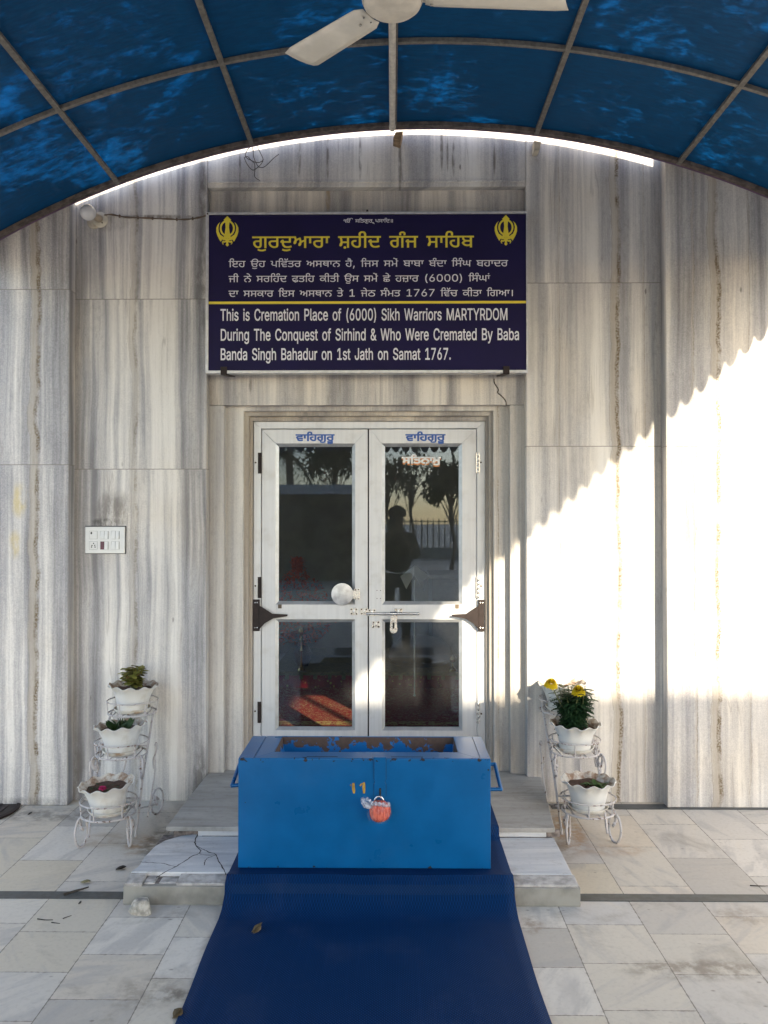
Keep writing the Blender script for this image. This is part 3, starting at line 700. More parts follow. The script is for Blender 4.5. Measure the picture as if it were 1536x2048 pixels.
def blade(ang, dz_tip, L=.60, pitch=.22):
    d = Vector((math.cos(ang), math.sin(ang), 0)); s_ = Vector((-d.y, d.x, 0))
    b = MB(); v = []; N_ = 14
    for i in range(N_+1):
        t = i/N_; r = .115+(L-.115)*t
        hw = .052+.012*t
        if t < .08: hw *= .72+.28*(t/.08)**.5
        if t > .93: hw *= 1-.12*((t-.93)/.07)**2
        for k in range(5):
            u = -1+k/2; sk = .018*u*max(0,(t-.9)/.1)
            c = Vector((FX,FY,FZ-.012+dz_tip*t)) + d*(r+sk) + s_*(hw*u) + Vector((0,0,math.sin(pitch)*hw*u - .006*(1-u*u)))
            v.append(c)
    f = [(5*i+k,5*i+k+1,5*i+k+6,5*i+k+5) for i in range(N_) for k in range(4)]
    b.add(v, f); o = b.build('blade', m_blade, fan, smooth=True)
    so_ = o.modifiers.new('thick', 'SOLIDIFY'); so_.thickness = .0022
    a = MB(); 
    pts = [Vector((FX,FY,FZ-.008))+d*.09, Vector((FX,FY,FZ-.010))+d*.13, Vector((FX,FY,FZ-.011))+d*.16]
    for j in (0, 1):
        p, q = pts[j], pts[j+1]
        a.add([p-s_*.018, q-s_*.022, q+s_*.022, p+s_*.018]+[w+Vector((0,0,.006)) for w in (p-s_*.018, q-s_*.022, q+s_*.022, p+s_*.018)], [(3,2,1,0),(4,5,6,7),(0,1,5,4),(1,2,6,5),(2,3,7,6),(3,0,4,7)])
    a.build('blade_bracket', m_white_old, o, world=False)
    sc = MB()
    for r_, w_ in ((.135,-.018),(.135,.018),(.175,0)):
        c = Vector((FX,FY,FZ-.019)) + d*r_ + s_*w_; sc.lathe([(.001,-.003),(.005,-.002),(.005,.003)], 8, c)
    sc.build('rivet', m_steel, o, world=False)
blade(R(0), -.015, .60); blade(R(131), .035, .56); blade(R(252), .0, .60)

# ---- khanda sign board
SY0, SY1 = 4.70, 4.762
sx0, sx1, sz0, sz1 = X(410,SY0), X(1056,SY0), Z(746,SY0), Z(423,SY0)
sign = thing('sign_board', 'dark blue sign board with yellow and white lettering above the door', 'sign', ((sx0+sx1)/2, SY1, sz0))
m_board = plain('navy printed sheet', (.0095,.0065,.043), .6, var=.12, scale=3, spec=.18)
m_frame = plain('sign aluminium', (.52,.52,.53), .4, .5, scale=30)
m_yel = plain('yellow print', (.66,.54,.04), .45, var=.05)
m_wht = plain('white print', (.68,.67,.70), .5, var=.04)
fw = .0165
MB().box(sx0+fw, sx1-.007, SY0+.004, SY1, sz0+fw, sz1-fw).build('board', m_board, sign)
b = MB()
mitred(b, sx0, sx1, sz0, sz1, fw, .007, fw*.8, fw, SY0, SY1)
b.build('frame', m_frame, sign, bevel=.0012)
def sat(px, py): return X(px,SY0), Z(py,SY0)
YT = SY0+.0034
MB().box(sx0+fw, sx1-.0072, YT-.0004, SY0+.0041, Z(607,SY0), Z(602,SY0)).build('divider', m_yel, sign)
for px, lean in ((447, 1), (1013, -1)):
    x, z = sat(px, 744)
    b = MB(); b.box(x-.018, x+.018, SY0-.006, SY0-.001, z-.01, z+.031)
    v = [(x-.018,SY0-.006,z-.01),(x+.018,SY0-.006,z-.01),(x+.018+lean*.022,SY1+.06,z-.0),(x-.018+lean*.022,SY1+.06,z-.0)]
    v += [(p[0],p[1],p[2]-.005) for p in v]
    b.add(v, [(0,1,2,3),(7,6,5,4),(0,4,5,1),(1,5,6,2),(2,6,7,3),(3,7,4,0)])
    b.build('bracket', m_brown, sign, bevel=.001)
for px, py in ((412.5,425),):
    x, z = sat(px, py); MB().lathe([(.005,0),(.004,.003)], 8, (x+.003,SY0,z-.003), axis='y').build('screw', m_screw, sign)
x, z = sat(734, 421); MB().tube([(x,SY0+.03,z-.004),(x,SY0+.03,z+.012),(x+.004,YR,z+.018)], .006, 8).build('fixing_nail', m_screw, sign)
# khanda emblems
def khanda(cx, cy, name='emblem'):
    u = 1/F*SY0; b = MB()
    def q(pts): return [(cx+px*u, cy-py*u) for px,py in pts]
    y0, y1 = YT, SY0+.0041
    half = [(0,-29),(7.5,-21),(4.3,-17.5),(3.4,-6),(5.4,9),(7.2,13.5),(3.2,16.2),(1.6,16.2),(1.6,20),(5.5,22.2),(8.8,20.6),(10.8,24),(9.4,28.2),(7.0,28.4),(8.6,25.2),(5.2,24.8),(2.0,23.6),(2.0,26.5),(3.2,29.5),(1.2,32),(0,32.4)]
    b.prism_xz(q(half+[(-px,py) for px,py in half[-2:0:-1]]), y0-.0004, y1)
    ring = []; M_ = 40
    for k in range(M_): 
        t = 2*math.pi*k/M_; ring.append((math.sin(t), -math.cos(t)))
    for k in range(M_):
        a, c = ring[k], ring[(k+1)%M_]
        b.prism_xz(q([(a[0]*15.2,-4+a[1]*16.8),(c[0]*15.2,-4+c[1]*16.8),(c[0]*11.6,-4+c[1]*13.2),(a[0]*11.6,-4+a[1]*13.2)]), y0, y1)
    for s in (-1, 1):
        out_ = [(14.2,-17),(19,-12),(22.2,-5),(22.4,3),(20,11),(15.5,19.5),(13.5,23),(9.8,18.6)]
        inn = [(4.8,21),(8.2,17.5),(13.8,9.5),(17.2,2),(18,-5),(16.8,-12)]
        b.prism_xz(q([(s*px,py) for px,py in out_[:7]+[(10.5,19.2),(6.5,15.6)]+inn[2:]]), y0+.0002, y1)
        b.prism_xz(q([(s*px,py) for px,py in ((1,17.5),(6.5,14.2),(13.5,9.0),(15.0,13.5),(8.5,19.5),(2,20.8))]), y0+.0003, y1)
    b.build(name, m_yel, sign)
for px, py in ((453, 459), (1013, 459)):
    x, z = sat(px, py); khanda(x, z)

# ---- lettering: outlines of each character (advance | x y x y ... in thousandths of an em)
GLYPHS = {
'e': {
' ': '188|',
'&': '448|197 -7 165 -5 136 1 110 12 88 26 69 42 54 62 43 84 36 108 34 133 36 154 40 173 47 189 58 205 70 220 85 235 140 279 216 335 237 352 255 375 259 384 261 394 262 405 260 420 255 434 245 445 233 454 219 459 201 461 189 460 178 457 168 453 159 447 151 440 145 431 141 421 138 411 137 399 138 386 141 375 145 363 169 327 204 284 438 0 364 0 171 231 121 293 108 310 96 327 87 344 81 361 77 379 75 398 77 420 82 440 91 458 102 474 117 488 134 499 154 507 176 512 200 513 224 512 246 507 266 499 283 488 297 475 308 459 317 442 322 424 324 404 323 389 320 375 315 362 309 349 301 336 291 325 256 293 154 217 135 202 121 188 110 174 103 161 98 146 97 131 98 115 102 101 109 87 118 76 130 66 143 57 158 51 175 48 193 46 213 48 232 52 251 59 269 69 286 81 301 95 315 112 327 131 336 151 343 174 348 198 349 224 408 224 406 194 403 167 397 144 389 124 380 107 371 92 345 62 333 47 315 30 294 17 271 7 246 -1 221 -5',
'(': '273|89 207 90 244 94 283 101 324 109 364 119 403 132 441 145 477 160 510 177 539 236 539 219 503 204 466 191 428 179 390 169 351 161 313 156 276 152 241 151 207 152 176 155 145 160 115 167 83 177 50 188 16 202 -19 218 -57 236 -96 177 -96 150 -46 128 4 111 55 99 106 92 156',
')': '273|37 -96 56 -56 72 -18 86 18 97 52 106 85 113 116 118 147 121 177 122 207 121 241 117 276 112 313 104 351 94 390 82 428 69 466 54 503 37 539 97 539 113 510 128 477 142 441 154 403 164 364 173 323 179 283 183 244 184 207 182 156 174 104 161 53 144 3 123 -47 97 -96',
',': '188|38 -119 68 71 137 71 84 -119',
'.': '188|95 -4 83 -3 73 1 63 9 55 18 51 29 50 41 51 53 55 64 63 73 73 81 83 85 95 87 107 85 118 81 128 73 135 64 140 53 141 41 140 29 135 18 128 9 118 1 107 -3',
'0': '453|227 -7 191 -3 158 7 130 24 105 48 85 77 69 113 57 155 50 202 48 254 50 306 57 353 69 395 85 431 106 461 130 484 159 502 191 512 227 516 262 512 295 502 323 484 348 461 368 431 384 395 396 353 403 306 405 254 403 202 396 155 384 113 368 77 348 48 323 24 295 7 263 -3|227 50 250 52 271 60 290 74 306 92 320 116 330 144 338 176 342 213 344 254 342 295 338 332 330 365 320 393 306 416 290 435 271 449 250 457 227 460 203 457 182 449 163 435 147 416 134 393 123 365 115 332 111 295 109 254 111 213 115 176 123 144 134 116 147 92 163 74 182 60 203 52',
'1': '453|76 0 76 55 391 55 391 0|276 509 276 0 212 0 212 448 86 358 86 427 198 509',
'6': '453|226 -7 196 -4 168 3 142 15 119 31 100 51 84 74 73 101 66 130 64 162 65 187 71 212 80 239 93 268 112 302 137 340 252 509 322 509 151 261 145 261 151 270 157 279 165 288 174 295 184 302 196 307 208 311 221 313 235 314 265 312 291 305 316 295 337 280 355 262 370 240 380 215 387 187 389 157 387 127 379 98 368 73 352 50 333 30 310 14 284 3 257 -4|226 48 245 50 263 55 279 63 293 73 304 86 314 101 322 119 326 137 327 157 326 178 322 196 314 213 304 228 293 241 279 251 263 259 245 264 226 265 207 264 190 259 174 252 160 241 148 229 138 214 131 197 126 179 125 158 126 138 131 119 138 102 148 86 160 73 174 63 190 55 207 50',
'7': '453|97 0 323 448 62 452 62 509 391 509 391 449 165 0',
'A': '480|16 0 201 509 276 509 463 0 395 0 287 302 264 372 232 478 245 478 213 371 191 302 85 0|110 142 110 199 370 199 370 142',
'B': '456|60 0 60 509 241 509 274 507 304 501 329 491 350 477 367 461 381 442 390 421 396 398 398 374 397 353 393 336 387 320 378 307 368 295 356 286 343 278 329 272 315 267 315 262 331 260 347 254 363 245 378 234 391 220 402 203 411 184 416 161 418 136 416 111 410 88 400 67 386 48 368 31 344 18 317 8 284 2 247 0|125 57 245 57 281 60 309 67 330 80 344 96 353 115 355 137 354 153 350 169 342 184 333 197 320 209 306 218 289 225 269 229 248 231 125 231|125 285 238 285 256 287 273 290 288 296 302 304 314 314 323 326 330 340 335 355 336 372 333 393 326 412 313 429 294 442 270 449 240 452 125 452',
'C': '510|267 -7 225 -3 186 7 150 25 119 49 92 79 70 115 53 157 44 203 40 254 44 305 53 352 70 393 92 429 119 459 150 484 186 501 225 512 267 516 293 514 317 511 340 504 362 496 383 485 402 471 419 456 435 438 448 418 459 397 467 373 473 348 408 348 404 365 397 380 389 395 380 407 369 418 357 428 344 437 330 444 315 449 300 453 284 455 267 456 237 453 209 445 184 432 161 414 141 391 125 364 113 332 106 295 103 254 106 213 113 177 125 145 141 117 161 94 184 76 210 63 237 56 267 53 284 54 300 56 315 60 330 65 344 72 357 81 369 90 380 102 389 114 397 128 404 144 408 160 473 160 467 135 459 112 448 91 435 71 420 53 402 38 383 24 363 13 341 5 317 -2 293 -6',
'D': '502|219 0 96 0 96 57 215 57 254 60 288 68 318 81 343 99 363 122 379 149 390 181 397 216 399 255 397 294 390 329 379 361 364 388 344 410 320 428 291 441 258 449 221 452 93 452 93 509 225 509 273 505 315 495 353 478 385 455 412 426 433 391 449 351 458 306 462 255 458 205 449 159 433 119 411 83 384 54 351 31 312 14 268 3|125 509 125 0 60 0 60 509',
'J': '396|185 -7 143 -2 106 11 75 33 52 63 38 100 33 145 33 173 98 173 98 145 100 117 108 93 122 74 139 61 160 53 185 50 209 53 230 61 248 74 261 93 269 117 272 145 272 509 336 509 336 145 332 100 318 63 294 33 263 11 227 -2',
'M': '628|60 0 60 509 152 509 277 187 287 159 299 123 311 84 322 49 307 49 318 83 330 121 342 158 352 187 476 509 568 509 568 0 504 0 504 291 504 327 505 369 506 413 507 457 513 457 498 409 482 363 467 322 456 291 342 0 286 0 170 291 159 321 145 361 129 408 112 457 119 457 120 416 121 372 122 328 122 291 122 0',
'O': '533|267 -7 225 -3 186 7 150 25 119 49 92 79 70 115 53 157 44 203 40 254 44 305 53 352 70 393 92 429 119 459 150 484 186 501 225 512 267 516 309 512 348 501 384 484 415 459 442 429 464 393 480 352 490 305 493 254 490 203 480 157 464 115 442 79 415 49 384 25 348 7 309 -3|267 53 296 55 324 63 349 76 372 94 392 116 408 144 420 176 428 213 430 254 428 295 420 332 408 365 392 392 372 415 349 433 324 446 296 453 267 456 237 453 210 445 184 433 161 415 142 392 125 364 113 332 106 295 103 254 106 213 113 176 125 144 142 117 161 94 184 76 210 63 237 55',
'P': '445|60 0 60 509 235 509 272 506 305 499 332 487 356 471 375 452 390 430 400 404 407 377 409 348 407 318 400 291 390 265 375 243 356 223 332 207 305 195 272 188 235 186 109 186 109 242 233 242 257 244 279 248 297 256 312 266 324 279 333 294 339 310 343 328 344 348 343 367 339 385 333 402 324 416 312 428 297 439 279 446 257 451 232 452 125 452 125 0',
'R': '449|60 0 60 509 236 509 273 506 305 500 333 489 356 473 376 455 390 433 401 408 407 381 409 352 407 323 401 296 390 271 376 250 356 232 333 217 305 206 273 200 236 198 96 198 96 255 234 255 258 256 280 260 298 267 313 276 325 287 334 300 340 316 344 333 345 352 344 371 340 389 334 405 325 419 313 430 298 440 279 446 258 451 233 452 125 452 125 0|353 0 230 229 303 229 428 0',
'S': '447|224 -9 188 -7 156 -1 128 9 102 23 81 40 64 60 51 83 42 109 38 137 104 137 108 118 114 102 123 88 136 76 150 66 166 59 185 53 204 50 224 49 246 50 267 54 286 60 303 69 317 79 329 92 338 106 344 122 346 139 344 154 340 168 332 179 322 189 310 197 296 205 245 222 184 239 145 253 112 269 86 289 67 313 56 341 52 372 54 400 62 425 75 448 92 468 113 484 138 498 165 508 195 514 227 516 259 514 289 508 316 498 340 484 360 468 377 449 390 427 398 403 401 378 337 378 332 402 320 421 302 437 280 449 254 456 225 459 204 457 185 454 167 448 152 440 139 430 129 418 121 405 117 391 115 376 117 359 122 345 131 334 142 324 155 315 169 308 212 293 264 279 312 264 328 256 344 248 359 238 372 226 384 213 395 198 402 180 407 161 408 139 406 112 399 87 386 64 370 43 349 25 323 11 294 0 261 -7',
'T': '449|32 452 32 509 417 509 417 452 257 452 257 0 193 0 193 452',
'W': '686|155 0 16 509 82 509 163 196 175 145 187 94 197 40 189 40 200 94 211 145 224 196 306 509 380 509 462 196 474 145 486 94 497 40 488 40 499 94 510 145 523 196 603 509 670 509 530 0 455 0 368 323 351 391 336 475 350 475 335 395 318 323 230 0',
'Y': '472|203 0 203 208 16 509 91 509 192 344 222 292 250 230 224 230 251 293 280 344 381 509 455 509 268 208 268 0',
'a': '389|160 -9 137 -7 115 -3 94 5 76 15 60 29 48 45 38 63 32 84 30 108 32 128 36 146 43 161 53 174 64 184 78 193 92 200 108 206 125 211 178 220 234 227 247 229 257 231 265 235 271 240 274 246 276 255 275 272 272 285 267 297 260 307 251 315 240 322 227 327 212 330 196 331 178 330 163 327 149 322 137 316 127 309 118 301 110 292 104 283 100 274 41 291 51 313 64 331 79 346 95 358 114 368 133 375 153 380 173 383 194 384 239 379 255 375 271 369 286 360 300 350 312 336 322 320 330 301 335 278 337 251 337 0 277 0 277 52 272 52 252 25 242 16 229 8 215 1 199 -4 181 -7|170 45 192 47 211 51 228 59 242 68 254 80 263 93 270 108 274 122 276 138 276 190 259 182 231 176 200 171 175 168 134 159 122 153 112 147 103 139 97 130 93 118 92 105 93 93 96 82 102 72 109 64 119 57 130 52 142 48 156 46',
'b': '424|229 -8 208 -7 189 -3 172 4 159 12 147 21 138 31 118 59 112 59 112 0 53 0 53 509 114 509 114 319 118 319 137 346 147 355 158 364 171 373 188 379 207 383 229 384 259 382 287 374 313 361 335 342 354 320 370 293 381 261 388 227 390 189 388 151 381 116 370 84 355 57 336 34 313 16 288 3 260 -6|220 47 242 49 262 55 279 66 294 80 306 97 316 117 323 139 327 163 328 189 327 215 323 239 316 261 307 281 295 298 280 311 262 322 243 328 220 330 198 328 178 322 161 312 147 299 134 282 125 263 118 241 114 216 113 189 114 162 118 138 125 115 135 95 147 78 162 65 179 55 198 49',
'c': '396|207 -8 174 -5 144 3 117 16 93 35 72 58 56 85 44 116 37 150 34 187 37 225 44 260 56 291 72 318 93 341 117 360 144 374 174 382 207 384 226 384 243 381 260 377 276 371 291 364 305 356 318 346 330 335 340 322 349 308 356 293 362 277 303 262 290 289 270 311 242 325 207 330 184 328 163 321 145 310 130 296 118 278 108 258 102 236 98 212 96 187 98 163 102 139 108 117 118 97 130 80 145 66 163 55 184 49 207 46 243 52 271 66 292 89 304 117 363 102 357 86 350 70 341 56 331 43 319 32 306 21 292 12 277 5 261 -1 244 -5 226 -7',
'd': '424|195 -8 165 -6 137 3 111 16 89 34 70 57 55 84 43 116 36 151 34 189 36 227 43 261 55 293 70 320 89 342 112 361 137 374 165 382 196 384 218 383 237 379 253 373 267 364 278 355 287 346 306 319 311 319 311 509 372 509 372 0 313 0 313 59 307 59 287 31 277 21 266 12 252 4 236 -3 217 -7|205 47 226 49 246 55 263 65 278 78 290 95 299 115 306 138 310 162 312 189 310 216 306 241 300 263 290 282 278 299 263 312 246 322 227 328 205 330 182 328 162 322 145 311 130 298 118 281 108 261 102 239 98 215 96 189 98 163 102 139 109 117 118 97 130 80 145 66 162 55 182 49',
'e': '404|212 -8 177 -5 145 3 117 16 92 35 72 58 56 85 44 116 37 150 34 187 36 224 44 258 55 290 71 317 91 340 115 359 142 373 172 382 205 384 226 383 246 380 266 374 285 366 303 355 319 341 334 324 347 305 357 282 365 256 370 227 371 194 371 169 75 169 75 221 338 221 310 202 308 226 304 248 298 269 288 286 277 301 263 314 246 323 227 328 205 330 183 328 164 323 146 313 131 301 119 286 109 270 102 251 97 231 96 211 96 178 98 151 102 127 110 106 121 88 135 73 151 61 169 53 190 48 212 46 227 47 241 49 254 53 265 58 276 65 285 73 294 82 300 93 306 105 365 91 358 72 348 55 335 39 320 26 302 14 283 4 261 -3 237 -7',
'f': '254|228 379 228 327 6 327 6 379|81 0 81 432 82 452 87 470 96 486 107 499 120 510 135 519 152 525 169 529 187 530 222 527 243 521 227 468 215 472 195 474 178 472 164 468 154 460 147 449 143 435 142 419 142 0',
'g': '425|207 -151 180 -149 156 -146 134 -140 114 -132 97 -122 82 -110 70 -97 59 -84 51 -69 101 -41 122 -66 131 -74 142 -82 154 -88 169 -93 187 -96 207 -97 236 -95 261 -87 282 -75 298 -58 308 -34 311 -6 311 68 306 68 287 41 277 32 266 23 252 16 236 10 217 6 195 5 165 7 138 14 113 27 90 43 71 65 55 90 43 120 36 154 34 191 36 229 43 263 55 293 71 320 90 342 112 361 138 374 166 382 196 384 218 383 237 379 253 373 267 365 279 356 288 346 308 319 313 319 313 379 372 379 372 -9 370 -40 363 -67 350 -90 334 -109 314 -124 291 -136 265 -144 237 -149|205 59 227 61 246 66 264 75 278 87 290 103 300 121 307 142 311 166 312 193 311 219 307 242 300 264 291 283 279 299 264 312 247 322 227 328 205 330 182 328 163 322 145 312 130 298 118 282 109 262 102 241 98 218 96 193 98 167 102 144 109 123 118 104 131 88 145 76 163 66 183 61',
'h': '410|114 227 114 0 53 0 53 509 114 509 114 287 102 287 116 319 132 344 152 362 175 374 200 382 227 384 252 383 275 377 295 369 313 356 328 340 341 321 350 298 355 271 357 240 357 0 296 0 296 235 293 263 286 286 273 304 256 318 235 326 210 329 192 328 176 324 161 317 147 308 136 297 126 283 119 266 115 248',
'i': '167|53 0 53 379 114 379 114 0|84 443 73 444 63 448 54 455 47 463 43 472 41 483 43 494 47 504 54 512 63 518 73 522 84 524 95 522 105 518 114 512 121 504 125 494 126 483 125 472 121 463 114 455 105 448 95 444',
'k': '381|110 137 110 212 121 212 284 379 360 379 184 199 177 199|53 0 53 509 114 509 114 0|294 0 148 186 191 229 372 0',
'l': '189|139 -2 112 0 91 8 74 20 62 37 55 59 53 84 53 509 114 509 114 99 114 83 117 71 120 62 126 57 135 53 146 52 160 53 170 54 181 3 162 -1',
'm': '610|53 0 53 379 112 379 112 295 108 295 114 314 122 331 132 346 144 358 158 368 172 376 187 382 203 385 219 386 245 383 268 375 287 361 303 342 314 320 321 295 312 295 318 312 326 329 337 343 350 356 364 366 381 375 398 381 417 385 437 386 458 385 478 380 497 372 514 361 529 346 541 328 550 307 555 283 557 255 557 0 496 0 496 254 493 279 485 298 473 313 456 323 438 329 419 330 402 329 387 326 374 320 363 312 353 302 345 290 340 277 336 263 335 247 335 0 274 0 274 260 272 280 265 297 253 311 238 322 220 328 199 330 185 329 171 326 158 320 145 312 135 302 126 289 119 274 115 257 114 238 114 0',
'n': '410|114 227 114 0 53 0 53 379 112 379 112 287 102 287 116 319 132 344 152 362 175 374 200 382 227 384 252 383 275 377 295 369 313 356 328 340 341 321 350 298 355 271 357 240 357 0 296 0 296 235 293 263 286 286 273 304 256 318 235 326 210 329 192 328 176 324 161 317 147 308 136 297 126 283 119 266 115 248',
'o': '415|207 -8 174 -5 144 3 117 16 93 35 72 58 56 85 44 116 37 150 34 187 37 225 44 260 56 291 72 318 93 341 117 360 144 374 174 382 207 384 241 382 271 374 299 360 323 341 343 318 359 291 371 260 379 225 381 187 379 150 371 116 359 85 343 58 323 35 299 16 271 3 241 -5|207 46 231 49 252 55 270 66 285 80 298 97 307 117 314 139 318 163 319 187 318 212 314 236 307 258 298 278 285 296 270 310 252 321 231 328 207 330 184 328 163 321 145 310 130 296 118 278 108 258 102 236 98 212 96 187 98 163 102 139 108 117 118 97 130 80 145 66 163 55 184 49',
'q': '424|372 -143 311 -143 311 59 306 59 287 31 277 21 266 12 252 4 236 -3 217 -7 195 -8 165 -6 137 3 111 16 89 34 70 57 55 84 43 116 36 151 34 189 36 227 43 261 55 293 70 320 89 342 112 361 137 374 165 382 196 384 218 383 237 379 253 373 267 364 278 355 287 346 307 319 313 319 313 379 372 379|205 47 226 49 246 55 263 65 278 78 290 95 299 115 306 138 310 162 312 189 310 216 306 241 300 263 290 282 278 299 263 312 246 322 227 328 205 330 182 328 162 322 145 311 130 298 118 281 108 261 102 239 98 215 96 189 98 163 102 139 109 117 118 97 130 80 145 66 162 55 182 49',
'r': '259|53 0 53 379 112 379 112 321 124 339 137 354 152 367 171 377 191 383 213 385 229 384 243 384 243 322 230 324 207 326 190 324 174 321 159 315 146 306 135 296 126 284 119 269 115 254 114 237 114 0',
's': '365|182 -8 157 -7 133 -3 112 3 93 12 76 24 62 38 50 54 41 73 36 94 94 107 101 87 111 72 124 60 141 52 160 47 181 45 206 47 227 53 244 62 258 74 265 88 268 103 266 115 262 126 254 136 243 144 229 150 212 155 149 170 118 180 92 192 72 208 58 227 50 249 47 274 49 295 55 314 65 332 79 347 95 360 115 370 137 378 161 383 187 384 212 383 234 379 254 372 271 363 286 352 299 339 309 324 318 308 324 290 268 277 262 291 254 304 243 316 228 325 210 331 187 333 166 331 147 326 131 317 119 305 111 292 109 277 110 264 115 253 124 243 136 235 152 229 172 223 229 209 261 200 287 187 306 171 320 153 328 131 331 107 329 85 323 65 312 47 298 31 281 18 260 6 236 -2 210 -7',
't': '227|204 379 204 327 6 327 6 379|65 471 126 471 126 98 127 83 130 70 136 61 144 55 156 51 170 50 185 51 202 54 213 2 192 -3 168 -4 138 -1 113 7 92 21 77 41 68 64 65 93',
'u': '410|182 -5 158 -3 135 2 115 11 97 23 82 39 69 59 60 82 54 109 53 139 53 379 114 379 114 144 116 117 124 94 137 75 154 61 175 53 200 50 218 51 234 55 249 62 263 71 274 83 283 97 290 113 295 132 296 153 296 379 357 379 357 0 298 0 298 92 307 92 294 60 277 35 257 17 234 5 209 -3',
'y': '389|47 -139 61 -86 71 -87 83 -89 94 -90 104 -89 113 -86 122 -81 130 -74 138 -64 145 -51 151 -36 163 -1 17 379 84 379 165 155 187 87 206 21 184 21 202 87 224 155 305 379 371 379 204 -58 196 -77 187 -93 177 -107 165 -119 153 -128 139 -136 125 -141 109 -144 91 -145 65 -143'},
'g': {
' ': '201|',
'।': '293|150 0 150 481 213 481 213 0',
'॥': '463|320 0 320 481 383 481 383 0|150 0 150 481 213 481 213 0',
'ਂ': '0|-100 557 -111 558 -121 562 -130 569 -137 578 -142 588 -143 601 -142 614 -137 625 -130 634 -121 640 -111 644 -100 645 -89 644 -79 640 -70 634 -63 625 -59 614 -58 601 -59 588 -63 578 -70 569 -79 562 -89 558',
'ਅ': '573|442 0 442 288 451 275 400 260 355 238 314 209 328 236 328 207 325 181 321 157 316 136 309 118 300 103 290 92 278 86 264 83 253 85 244 88 236 93 230 101 227 113 226 128 227 148 232 169 240 190 250 211 262 229 275 245 270 294 259 339 255 351 250 362 244 369 269 366 217 345 170 319 135 293 146 326 145 295 143 267 139 241 134 219 127 200 119 184 108 173 95 166 80 164 70 165 61 168 54 173 48 182 44 194 43 209 45 229 49 249 57 270 67 290 78 308 91 324 89 354 84 379 78 399 72 414 65 425 60 431 93 426 -5 426 -5 481 111 481 126 442 139 393 144 344 134 352 142 361 153 369 167 379 224 408 246 416 267 423 289 428 304 395 316 350 325 304 328 262 315 273 349 296 396 318 451 335 442 313 442 481 579 481 579 426 505 426 505 0',
'ਆ': '755|630 202 630 426 568 426 568 481 760 481 760 426 692 426 692 202|442 0 442 288 451 275 400 260 355 238 314 209 328 236 328 207 325 181 321 157 316 136 309 118 300 103 290 92 278 86 264 83 253 85 244 88 236 93 230 101 227 113 226 128 227 148 232 169 240 190 250 211 262 229 275 245 270 294 259 339 255 351 250 362 244 369 269 366 217 345 170 319 135 293 146 326 145 295 143 267 139 241 134 219 127 200 119 184 108 173 95 166 80 164 70 165 61 168 54 173 48 182 44 194 43 209 45 229 49 249 57 270 67 290 78 308 91 324 89 354 84 379 78 399 72 414 65 425 60 431 93 426 -5 426 -5 481 111 481 126 442 139 393 144 344 134 352 142 361 153 369 167 379 224 408 246 416 267 423 289 428 304 395 316 350 325 304 328 262 315 273 349 296 396 318 451 335 442 313 442 481 579 481 579 426 505 426 505 0',
'ਇ': '631|69 0 69 426 -5 426 -5 481 69 481 69 516 72 567 83 610 100 645 127 671 163 687 209 692 234 691 256 686 277 678 295 666 310 651 323 633 332 612 337 586 339 557 338 532 335 506 274 512 277 533 278 560 276 582 271 602 262 617 249 629 232 636 209 638 190 637 174 631 161 622 151 611 143 596 138 580 134 561 132 540 131 518 131 481 206 481 206 426 131 426 131 0|228 155 259 194 272 206 286 218 302 229 319 239 338 248 358 257 355 241 331 251 309 264 291 279 276 297 263 318 254 342 247 367 243 396 242 426 195 426 195 481 636 481 636 426 566 426 566 247 543 225 444 225 405 221 375 210 357 201 341 190 327 178 290 135 290 169 329 109 343 94 359 81 376 70 395 63 416 58 440 56 465 57 488 60 509 65 529 72 551 80 573 90 595 36 572 25 548 17 523 10 496 4 468 1 439 0 404 2 373 9 345 20 320 35 297 54 277 75 259 100 243 126|427 280 504 280 504 426 305 426 306 401 309 378 314 357 321 338 330 321 342 307 351 299 362 293 374 287 389 283 407 281',
'ਉ': '512|277 0 234 4 194 15 158 34 126 61 100 96 79 140 63 192 54 254 51 325 53 391 60 445 62 460 75 508 93 548 114 581 139 607 166 628 196 643 227 653 259 659 292 661 320 659 346 655 371 647 394 636 414 622 432 605 448 585 462 562 472 535 480 506 485 473 486 437 484 397 476 361 464 331 448 305 428 284 405 267 379 254 352 245 323 239 333 256 357 248 378 238 395 225 408 211 418 196 426 181 431 165 434 150 435 134 433 108 427 84 418 63 404 44 387 29 365 16 340 7 311 2|274 56 305 59 330 65 349 76 361 91 369 111 372 134 371 149 368 162 363 174 357 185 348 194 338 202 311 214 272 222 205 225 100 225 93 280 217 280 283 282 329 289 362 302 383 316 399 333 410 354 418 377 422 402 423 430 423 444 420 490 408 529 388 561 361 585 328 600 287 604 262 603 239 597 216 589 196 577 177 560 160 540 146 515 134 486 124 451 123 441 116 388 114 328 116 275 120 229 128 190 138 157 150 130 165 108 181 90 198 77 216 68 236 61 255 58|-5 426 -5 481 525 481 525 426|260 -141 229 -139 201 -135 174 -129 150 -120 129 -111 111 -101 123 -49 182 -75 205 -81 231 -85 260 -86 288 -85 314 -81 338 -75 397 -49 408 -101 390 -111 369 -120 345 -129 319 -135 290 -139',
